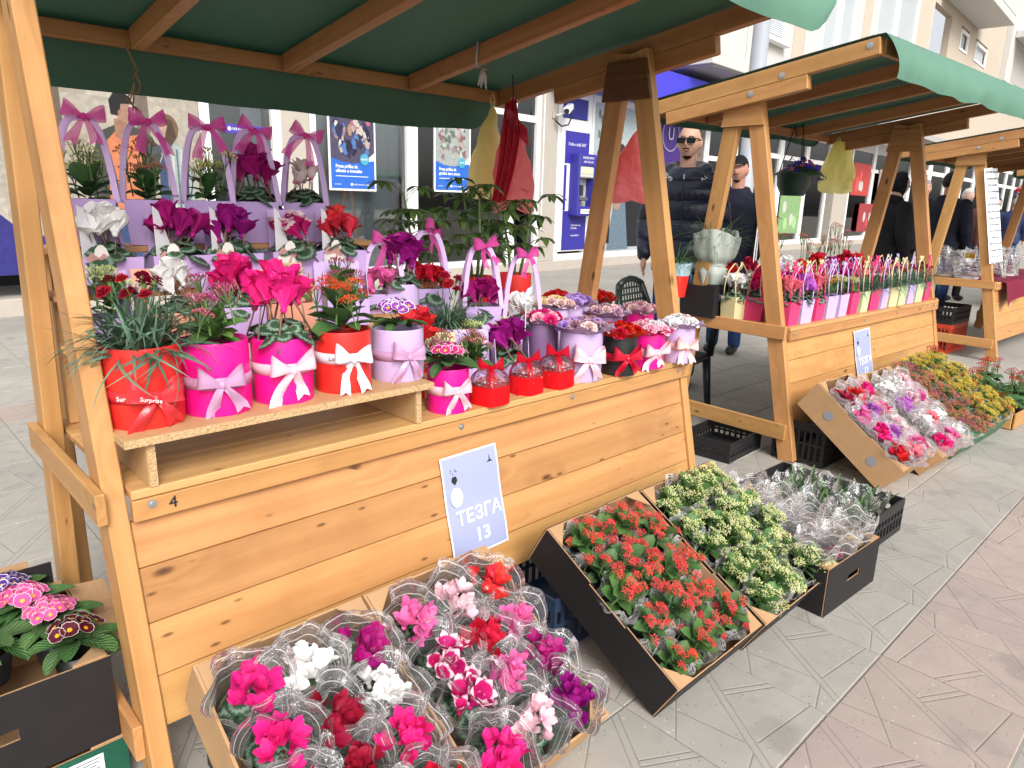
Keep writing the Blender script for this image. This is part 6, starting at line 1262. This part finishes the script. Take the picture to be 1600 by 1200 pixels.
# hanging basket of petunias
hb = at(1242, 285, y=2.62); t = thing('hanging_planter', 'dark green hanging trough of violet blue petunias under the second roof', 'planter', None, T3((hb.x - .02, 2.62, hb.z - .03)) @ RZ(.15))
ob('trough', MB().lathe([(.10, -.07), (.14, 0), (.15, .085), (.158, .09), (.158, .10), (.14, .10)], 28).mesh('trough', simple('dark_green_plastic', (.012, .035, .028), .4, .4), True), t, SC(1.25, .8, 1))
for a in (0, 2.1, 4.2): ob('hanger', MB().tube([(.17 * math.cos(a), .11 * math.sin(a), .09), (.0, 0, .60)], .004, 5).mesh('hanger', INK), t)
stuff(ob('foliage', m_blades(81, .12, .16, 150, L_GER), t, T3((.06, -.02, .06)) @ SC(1.3, 1, .8)))
r2 = random.Random(12)
for k in range(46):
    a = GA * k; r = .17 * math.sqrt(k / 46); put(t, 'flower', m_pri_flower(k % 3), T3((.09 + r * 1.2 * math.cos(a), r * math.sin(a) - .03, .20 - 1.6 * r * r * (2 if math.cos(a) > 0 else 1) * 1.6 + r2.uniform(-.03, .03))) @ RZ(a) @ RY(r2.uniform(.2, 1.2)) @ SC(.024), VIOBLUE if k % 5 else P_PINK)
for k in range(26): a = GA * k; r = .18 * math.sqrt(k / 26); put(t, 'leaf', m_ger_leaf(k % 3), T3((.06 + r * math.cos(a), r * math.sin(a), .15 - 2 * r * r)) @ RZ(a) @ RY(.5) @ SC(.035), None)
# crates between the second and third stall
crate('black plastic crate stacked on the orange red one', .50, .42, .17, T3((8.07, 2.02, .292)) @ RZ(rad(-3)), PBLK); crate('orange red plastic crate between the second and third stalls', .50, .42, .29, T3((8.07, 2.02, 0)) @ RZ(rad(-3)), PORG)
# ================================================================== THIRD STALL
MAR = simple('maroon_brocade', (.17, .008, .035), .7, .3, 0, nscale=70, namt=.5, bscale=60, bamt=.3)
cl = thing('tablecloth', 'maroon patterned tablecloth hanging over the third stall front', 'tablecloth', None, S3)
def clf(u, v):
    x = .16 + 2.2 * u
    if v < .6: return (x, .62 - (.66 * v / .6), .7545 + .002 * math.sin(x * 17 + v * 9))
    q = (v - .6) / .4; return (x, -.045 - .02 * math.sin(x * 12) * q - .03 * q, .7545 - .01 - (.20 + .06 * math.sin(x * 3 + 2.2)) * q)
ob('cloth', MB().grid(clf, 60, 20).mesh('cloth', MAR, True), cl)
for k, (lx, ly, c, lb) in enumerate(((.14, .30, R_LIL, 'film-wrapped lilac gift with a golden crown on the third stall'), (.24, .50, R_BLUSH, 'tall film-wrapped pale gift behind the golden crown one'), (.75, .42, R_PINK, 'large film-wrapped purple and pink gift on the third stall'), (1.0, .22, R_RED, 'film-wrapped red roses near the third stall front'))):
    t = thing('wrapped_gift', lb, 'gift', None, S3 @ T3((lx, ly, .757))); film_sleeve(t, .10, .13, .20 + .10 * (k % 2) + .05 * (k == 2), CELLO, k + 1, None, .22, .5)
    for j in range(9): put(t, 'soap_rose', m_rose(j % 3), T3((.07 * math.cos(j * GA) * math.sqrt(j / 6), .07 * math.sin(j * GA) * math.sqrt(j / 6), .05 + .03 * (j % 3))) @ SC(.032), c if j % 3 else R_WHT)
    ob('base', MB().lathe([(.10, .0), (.11, .02), (.001, .021)], 18).mesh('base', C_WHITE), t)
    if k == 0:
        mb = MB()
        for j in range(7): a = 2 * math.pi * j / 7; mb.prism([(-.018, 0), (.018, 0), (0, .06)], .003, 0, RZ(a) @ T3((0, -.04, .20)) @ FR)
        ob('crown', mb.mesh('crown', simple('gold_paper', (.70, .42, .06), .35, metal=.4)), t)
for k in range(7):
    t = thing('wrapped_rose', 'single film-wrapped red rose on the third stall, %s from the left' % ordn[k], 'flower', 'single wrapped roses on the third stall', S3 @ T3((.62 + .14 * k, .10 + .05 * (k % 3), .757)) @ RX(-.25 + .1 * (k % 3)) @ RY(.2 * math.sin(k * 2)))
    ob('stem', MB().tube([(0, 0, 0), (.004, 0, .18)], .003, 5).mesh('stem', STEM), t); put(t, 'flower', m_rose(k % 3), T3((.004, 0, .19)) @ SC(.026), R_RED); film_sleeve(t, .012, .04, .24, CLEAR, k, None, .05, .1)
lv = thing('paper_notice', 'upper white printed sheet on the third stall leg', 'paper sign', 'white printed sheets on the third stall leg'); lw = thing('paper_notice', 'lower longer white printed sheet on the third stall leg', 'paper sign', 'white printed sheets on the third stall leg')
for t, z, h in ((lv, 1.62, .36), (lw, 1.19, .54)):
    t.matrix_basis = S3 @ T3((.023, yF(z) - .004, z - .0)) @ RX(-TILT) @ RZ(-.25); ob('paper', MB().grid(lambda u, v: ((u - .5) * .215 + .06, -.004 * math.sin(u * 4), (v - .5) * h), 6, 8).mesh('paper', PAPW, True), t)
    for k in range(int(h / .06)):
        words(t, ('ЦВЕТНИ БАЗАР', 'продаја цвећа', '8-20 часова', 'улаз слободан', 'град Бор')[k % 5], .026, pm((.10, .13, .24)), T3((.06, -.007, h * .40 - .06 * k)) @ FR, 'CENTER')
# ================================================================== PLASTIC CHAIR
PGRN = simple('dark_green_chair_plastic', (.010, .020, .018), .4, .45)
ch = thing('plastic_chair', 'dark green plastic armchair with a pierced back, between the first two stalls', 'chair', None, T3((4.02, 2.66, 0)) @ RZ(rad(8)))
ob('seat', MB().grid(lambda u, v: ((u - .5) * .44, (v - .5) * .44, .42 - .02 * math.sin(math.pi * u) * math.sin(math.pi * v) - .02 * (v < .1)), 10, 10).mesh('seat', PGRN, True), ch); ob('seat_apron', MB().bbox((0, 0, .395), (.45, .45, .045), .015).mesh('seat_apron', PGRN), ch)
for sx in (-1, 1):
    ob('leg', MB().tube([(.20 * sx, -.20, .41), (.235 * sx, -.235, 0)], [.030, .020], 6).mesh('leg', PGRN, True), ch); ob('leg', MB().tube([(.20 * sx, .19, .41), (.22 * sx, .25, 0)], [.030, .020], 6).mesh('leg', PGRN, True), ch)
    ob('armrest', MB().tube([(.235 * sx, -.21, .40), (.25 * sx, -.22, .60), (.25 * sx, -.16, .645), (.25 * sx, .05, .64), (.22 * sx, .22, .66)], [.026, .026, .03, .03, .025], 8).mesh('armrest', PGRN, True), ch); ob('back_post', MB().tube([(.20 * sx, .20, .41), (.215 * sx, .27, .70), (.15 * sx, .31, .86)], .024, 8).mesh('back_post', PGRN, True), ch)
mb = MB(); 
for k in range(11):
    x = -.18 + .036 * k; top = .89 - .9 * x * x; mb.tube([(x, .21, .44), (x, .27, .68), (x, .305, top)], .007, 4)
for k in range(9): z = .50 + .042 * k; mb.tube([(-.19, .22 + .2 * (z - .44), z), (0, .23 + .2 * (z - .44), z), (.19, .22 + .2 * (z - .44), z)], .007, 4)
ob('back_lattice', mb.mesh('back_lattice', PGRN), ch); ob('back_rim', MB().tube([(-.15, .31, .86), (-.08, .318, .885), (.0, .32, .895), (.08, .318, .885), (.15, .31, .86)], .022, 8).mesh('back_rim', PGRN, True), ch)
# ================================================================== PEOPLE
def skinmat(name, col): return simple(name, col, .5, .4, 0, nscale=25, namt=.10, bscale=200, bamt=.1)
SK = [skinmat('skin_fair', (.52, .30, .22)), skinmat('skin_ruddy', (.48, .24, .17)), skinmat('skin_pale', (.55, .35, .28))]
def quilt():
    t = NT('navy_quilted_nylon'); x = t.n('SeparateXYZ'); t.l(t.coord(), x.inputs[0]); nz = t.noise(7, t.coord(), 3)
    q = t.math('ABSOLUTE', t.math('SINE', t.math('MULTIPLY_ADD', x.outputs[2], 24.0, t.math('MULTIPLY', nz, .8)))); c = t.vary((.012, .017, .040), 0, 0, 6, .25)
    return t.surf(c, .38, .5, t.bump(t.math('ADD', t.math('POWER', q, .45), t.math('MULTIPLY', nz, .9)), .9, .03))
CLN = quilt(); CLB = simple('black_cloth', (.009, .009, .012), .8, .2, 0, nscale=5, namt=.2, bscale=14, bamt=.4, bdist=.02); CLD = simple('dark_navy_cloth', (.012, .014, .028), .7, .2, 0, nscale=5, namt=.2, bscale=14, bamt=.4, bdist=.02)
JEAN = simple('blue_jeans', (.025, .055, .16), .8, .2, 0, nscale=10, namt=.3, bscale=30, bamt=.2); BRN = simple('brown_jacket', (.10, .035, .030), .7); BLUJ = simple('blue_jacket', (.02, .035, .10), .6); SHOE = simple('black_shoe', (.012, .012, .014), .4)
HAIRD = simple('dark_hair', (.020, .016, .014), .6, .3, 0, bscale=80, bamt=.6); HAIRG = simple('grey_hair', (.22, .20, .19), .6, .3, 0, bscale=80, bamt=.6); HAIRW = simple('white_hair', (.55, .53, .50), .6, .3, 0, bscale=80, bamt=.6); EYEW = simple('eye_white', (.6, .58, .56), .3)
def g2(x, s): return math.exp(-(x / s) ** 2)
def headpt(th, ph, k=1.0):
    """head surface, face towards -y, origin at head centre (mid height)"""
    d = Vector((math.cos(th) * math.cos(ph), math.sin(th) * math.cos(ph), math.sin(ph))); x, y, z = d.x * .076, d.y * .098, d.z * .118
    if z < 0: t = min(1, -z / .118); x *= 1 - .34 * t ** 1.4; y = y * (1 - .30 * t) - .022 * t if d.y < .2 else y * (1 - .55 * t)
    f = max(0, -d.y) ** 2
    y -= f * (.020 * g2(x, .011) * g2(z + .022, .017) + .010 * g2(x, .010) * g2(z + .002, .018) + .005 * g2(z - .030, .010) * g2(x, .045) + .005 * g2(x, .022) * g2(z + .063, .008) + .007 * g2(x, .020) * g2(z + .100, .014))
    y += f * (.009 * (g2(x - .030, .013) + g2(x + .030, .013)) * g2(z - .010, .010) + .004 * g2(x, .022) * g2(z + .054, .004))
    return Vector((x, y, z)) * k
def headmb(k=1.0, nu=48, nv=36, lo=-math.pi / 2, hi=math.pi / 2, keep=None, mb=None, M=None):
    mb = mb or MB(); return mb.grid(lambda u, v: headpt(2 * math.pi * u, lo + (hi - lo) * v, k), nu, nv, 0, M, True)
def remeshed(name, mb, m, vox, parent=None, M=None, it=4):
    o = ob(name, mb.mesh(name, m, True), parent, M); md = o.modifiers.new('merge', 'REMESH'); md.mode = 'VOXEL'; md.voxel_size = vox; md.use_smooth_shade = True
    s = o.modifiers.new('soften', 'SMOOTH'); s.iterations = it; s.factor = .5; return o
def person(label, x, y, H, yaw, skin, top, legs, hairm, hair='short', headyaw=0.0, lean=0, bulk=1.0, hood=False, arm=((.25, .02, 1.13), (.23, -.08, .90)), glasses=False, beard=0, cap=False, detail=True, armr=None):
    s = H / 1.80; M = T3((x, y, 0)) @ RZ(yaw) @ SC(s)
    HM = T3((0, -.012, 1.672)) @ RZ(headyaw); vox = .009 if detail else .016
    def limb(mb, P, Rr): mb.tube(P, Rr, 12); [mb.ball(p, r, 10, 7) for p, r in zip(P, Rr)]
    def torso(mb, g, z1=1.46):
        mb.grid(lambda u, v: (lambda z, w, d: (w * math.cos(2 * math.pi * u), d * math.sin(2 * math.pi * u) + .01, z))(*ring(v, g)), 28, 16, 0, None, True); a = [ring(0, g), ring(1, g)]
        for z, w, d in a: mb.ball((0, .01, z), (w, d, .035), 20, 8)
    RG = ((.86, .165, .115), (.98, .165, .115), (1.10, .160, .110), (1.25, .180, .122), (1.36, .195, .120), (1.43, .175, .098), (1.48, .105, .078))
    def ring(v, g):
        q = v * (len(RG) - 1); i = min(int(q), len(RG) - 2); f = q - i; a, b = RG[i], RG[i + 1]; return (a[0] + (b[0] - a[0]) * f, (a[1] + (b[1] - a[1]) * f) * bulk + g, (a[2] + (b[2] - a[2]) * f) * bulk + g)
    arms = [[(sx * .185 * bulk, .01, 1.415), (sx * q[0][0] * bulk, q[0][1], q[0][2]), (sx * q[1][0] * bulk, q[1][1], q[1][2])] for sx, q in ((-1, arm), (1, armr or arm))]
    legp = [[(sx * .09, 0, .90), (sx * .10, -.015, .50), (sx * .105, .02, .09)] for sx in (-1, 1)]
    mb = MB(); headmb(1, 48, 36, -1.55, 1.55, None, mb, HM)
    for sx in (-1, 1): mb.ball((sx * .077, .012, -.008), (.010, .020, .032), 10, 8, 0, HM)
    limb(mb, [(0, .012, 1.44), (0, .004, 1.52), (0, .0, 1.60)], [.062, .056, .058]); torso(mb, -.006)
    for P in arms:
        limb(mb, P, [.050, .038, .026]); w = Vector(P[2]); d = (w - Vector(P[1])).normalized(); mb.ball(tuple(w + d * .05), (.022, .036, .046), 10, 8)
        for k in range(4): b = w + d * .085 + Vector((0, (k - 1.5) * .017, 0)); mb.tube([b, b + d * .03, b + d * (.055 - .006 * abs(k - 1.4)) + Vector((-.012 * (1 if w.x > 0 else -1), 0, 0))], [.0095, .009, .0085], 6)
        b = w + d * .035 + Vector((0, -.034, 0)); mb.tube([b, b + d * .03 + Vector((0, -.012, 0)), b + d * .055], [.011, .010, .009], 6)
    for P in legp: limb(mb, P, [.075, .052, .036]); mb.ball((P[2][0], -.05, .035), (.04, .11, .035), 10, 8)
    b = remeshed('person', mb, skin, vox, None, M); tag(b, label, 'person', None)
    j = MB(); torso(j, .020)
    j.grid(lambda u, v: (lambda z, w, d: (w * math.cos(2 * math.pi * u), d * math.sin(2 * math.pi * u) + .01, z))(1.0 - .2 * v, .19 * bulk, .14 * bulk), 28, 3, 0, None, True); j.ball((0, .01, .82), (.188 * bulk, .138 * bulk, .03), 20, 8)
    for P in arms: limb(j, [P[0], P[1], tuple(Vector(P[2]) * .92 + Vector(P[1]) * .08)], [.072 * bulk, .060 * bulk, .046 * bulk])
    for k in range(20):
        a = 2 * math.pi * k / 20; j.ball((.085 * math.cos(a), .012 + .075 * math.sin(a), 1.495 + .012 * math.sin(a)), .030, 8, 6)
    if hood:
        for k in range(9): a = math.pi * k / 8; j.ball((.12 * math.cos(a), .03 + .09 * math.sin(a), 1.50 + .02 * math.sin(a)), .046, 8, 6)
    remeshed('jacket', j, top, vox * 1.1, b, Matrix(), 3)
    t = MB(); [limb(t, P, [.092, .070, .060]) for P in legp]; t.ball((0, .005, .90), (.165, .115, .09), 16, 10); remeshed('trousers', t, legs, .014, b, Matrix(), 3)
    for P in legp: ob('shoe', MB().ball((P[2][0], -.05, .045), (.047, .135, .046), 14, 8).mesh('shoe', SHOE, True), b)
    def shell(name, m, k, cond):
        n1, n2 = 56, 44; mbh = MB(); vs = []; fs = []; nz = lambda a, c: .0025 * math.sin(a * 23 + c * 17)
        for jv in range(n2 + 1):
            for iu in range(n1): vs.append(headpt(2 * math.pi * iu / n1, -1.55 + 3.10 * jv / n2, k + nz(iu, jv)))
        for jv in range(n2):
            for iu in range(n1):
                th = 2 * math.pi * (iu + .5) / n1; ph = -1.55 + 3.10 * (jv + .5) / n2; p = headpt(th, ph)
                if cond(p, math.cos(th), math.sin(th)): fs.append((jv * n1 + iu, jv * n1 + (iu + 1) % n1, (jv + 1) * n1 + (iu + 1) % n1, (jv + 1) * n1 + iu))
        mbh.add(vs, fs); ob(name, mbh.mesh(name, m, True), b, HM)
    if hair == 'short': shell('hair', hairm, 1.07, lambda p, c, s_: p.z > .062 + .3 * min(0, -p.y) * 0 or (p.y > .0 and p.z > -.045 + .9 * max(0, .03 - p.y)) or (p.z > .045 and p.y > -.05))
    elif hair == 'stubble': shell('hair', hairm, 1.012, lambda p, c, s_: (p.y > .015 and p.z > -.03) or p.z > .092)
    elif hair == 'long': shell('hair', hairm, 1.12, lambda p, c, s_: p.z > .055 or p.y > -.01)
    if hood and hair == 'hooded': shell('hood', top, 1.22, lambda p, c, s_: (p.y > -.035 and p.z > -.11) or p.z > .10)
    if beard: shell('beard', HAIRD, 1.018, lambda p, c, s_: p.y < -.02 and ((p.z < -.088 and abs(p.x) < .030) or (-.050 < p.z < -.042 and abs(p.x) < .024 and p.y < -.07)))
    if detail:
        for sx in (-1, 1):
            e = headpt(-math.pi / 2 + sx * .34, .09); ob('eye', MB().ball((e.x, e.y + .006, e.z), .0105, 10, 8).mesh('eye', EYEW, True), b, HM); ob('iris', MB().ball((e.x, e.y - .0018, e.z), (.005, .003, .005), 8, 6).mesh('iris', INK, True), b, HM)
            ob('eyebrow', MB().tube([(sx * .014, headpt(-math.pi / 2 + sx * .16, .26).y - .002, .030), (sx * .030, headpt(-math.pi / 2 + sx * .36, .28).y - .002, .035), (sx * .046, headpt(-math.pi / 2 + sx * .6, .26).y - .001, .030)], [.002, .0026, .0015], 5).mesh('eyebrow', hairm, True), b, HM)
        ob('lips', MB().tube([(-.022, -.083, -.056), (-.008, -.0925, -.053), (.008, -.0925, -.053), (.022, -.083, -.056)], [.002, .0042, .0042, .002], 6).mesh('lips', simple('lip', (.36, .14, .12), .5), True), b, HM)
    if glasses:
        g = ob('sunglasses', MB().tube([(-.078, .01, .012), (-.072, -.06, .018), (-.058, -.097, .020), (-.008, -.108, .022), (.008, -.108, .022), (.058, -.097, .020), (.072, -.06, .018), (.078, .01, .012)], .0035, 6).mesh('sunglasses', INK), b, HM)
        for sx in (-1, 1): ob('lens', MB().prism([(-.027, -.018), (.022, -.019), (.030, .0), (.027, .017), (-.026, .018), (-.031, .0)], .003).mesh('lens', simple('dark_lens', (.008, .008, .010), .35, .25)), g, T3((sx * .033, -.1035, .006)) @ RZ(-sx * -.16) @ FR)
    if cap:
        shell('cap', CLB, 1.10, lambda p, c, s_: p.z > .045); ob('cap_peak', MB().grid(lambda u, v: (.072 * math.cos(math.pi * u) * (1 - .1 * v), -.055 - .06 * math.sin(math.pi * u) - .055 * v * math.sin(math.pi * u), .050 - .018 * v + .012 * math.sin(math.pi * u)), 14, 4).mesh('cap_peak', CLB, True), b, HM)
    if lean: b.matrix_basis = T3((x, y, 0)) @ RZ(yaw) @ T3((0, 0, .0)) @ RX(lean) @ SC(s)
    return b
def face_cam(x, y, off=0): return math.atan2(-x, y) + off
ex = at(1078, 222, y=3.12); a = person('man in sunglasses and navy quilted hooded jacket facing the camera', ex.x, 3.12, 1.985, face_cam(ex.x, 3.12, -.12), SK[0], CLN, JEAN, HAIRD, 'stubble', -.1, 0, 1.06, True, glasses=True, beard=1)
words(a, 'CUTI', .034, INKW, T3((-.115, -.105, 1.445)) @ RZ(-.45) @ RY(.62) @ RX(-.55) @ FR, 'CENTER'); words(a, 'A.L', .034, INKW, T3((.125, -.100, 1.44)) @ RZ(.45) @ RY(-.6) @ RX(-.55) @ FR, 'CENTER')
ob('zip', MB().tube([(0, -.165, 1.40), (0, -.165, 1.1), (0, -.155, .85)], .003, 5).mesh('zip', INK), a); ob('zip_pull', MB().bbox((0, -.158, 1.445), (.010, .006, .035), .002).mesh('zip_pull', STEEL), a); ob('undershirt', MB().ball((0, -.055, 1.478), (.034, .022, .034), 12, 8).mesh('undershirt', simple('red_jersey', (.42, .02, .04), .8), True), a)
ex = at(1155, 272, y=3.5); person('man in black cap and dark jacket behind the second stall frame', ex.x, 3.5, 1.85, face_cam(ex.x, 3.5, -.25), SK[1], CLD, JEAN, HAIRD, 'short', -.05, 0, 1.0, cap=True, beard=1)
ex = at(1391, 290, y=3.0); person('bald person in black coat with hood, face turned right behind the second stall', ex.x, 3.0, 1.80, rad(50), SK[2], CLB, CLB, HAIRD, 'hooded', -.15, .06, 1.12, hood=True)
ex = at(1448, 282, y=3.6); person('grey-haired man half hidden behind the second stall right leg', ex.x, 3.6, 1.84, face_cam(ex.x, 3.6), SK[1], CLB, CLB, HAIRG, 'short', .3, 0, 1.0, detail=True)
ex = at(1490, 262, y=2.75); person('man in dark jacket and jeans seen from behind, between second and third stalls', ex.x, 2.75, 1.86, face_cam(ex.x, 2.75, math.pi - .5), SK[1], CLD, JEAN, HAIRD, 'short', -.35, 0, 1.12)
ex = at(1515, 290, y=3.4); person('white-haired person beside the third stall leg', ex.x, 3.4, 1.76, face_cam(ex.x, 3.4, .6), SK[2], BRN, CLB, HAIRW, 'short', .2)
ex = at(1562, 304, y=4.6); person('far person with dark hair in a dark jacket, facing the stalls', ex.x, 4.6, 1.74, face_cam(ex.x, 4.6), SK[0], CLB, JEAN, HAIRD, 'long', 0, 0, 1.0, detail=False)
ex = at(1540, 312, y=4.2); person('far person in a brown jacket behind the third stall leg', ex.x, 4.2, 1.68, face_cam(ex.x, 4.2, 2.6), SK[0], BRN, JEAN, HAIRD, 'long', 0, 0, 1.0, detail=False)
ex = at(1588, 312, y=3.8); person('far person in a blue padded jacket at the right picture edge', ex.x, 3.8, 1.70, face_cam(ex.x, 3.8, 2.9), SK[1], BLUJ, JEAN, HAIRG, 'short', 0, 0, 1.1, detail=False)
bq = thing('balloon_bunch', 'bunch of red, orange and purple paper flowers held up in the far crowd', 'flower bunch', None, T3(at(1592, 298, y=4.0)))
for k in range(9): put(bq, 'flower', m_rose(k % 3), T3((.16 * math.cos(k * GA) * math.sqrt(k / 6), -.02 * k, .14 * math.sin(k * GA) * math.sqrt(k / 6))) @ SC(.10), (R_RED, R_PINK, R_LIL, K_YEL, P_CORAL)[k % 5])
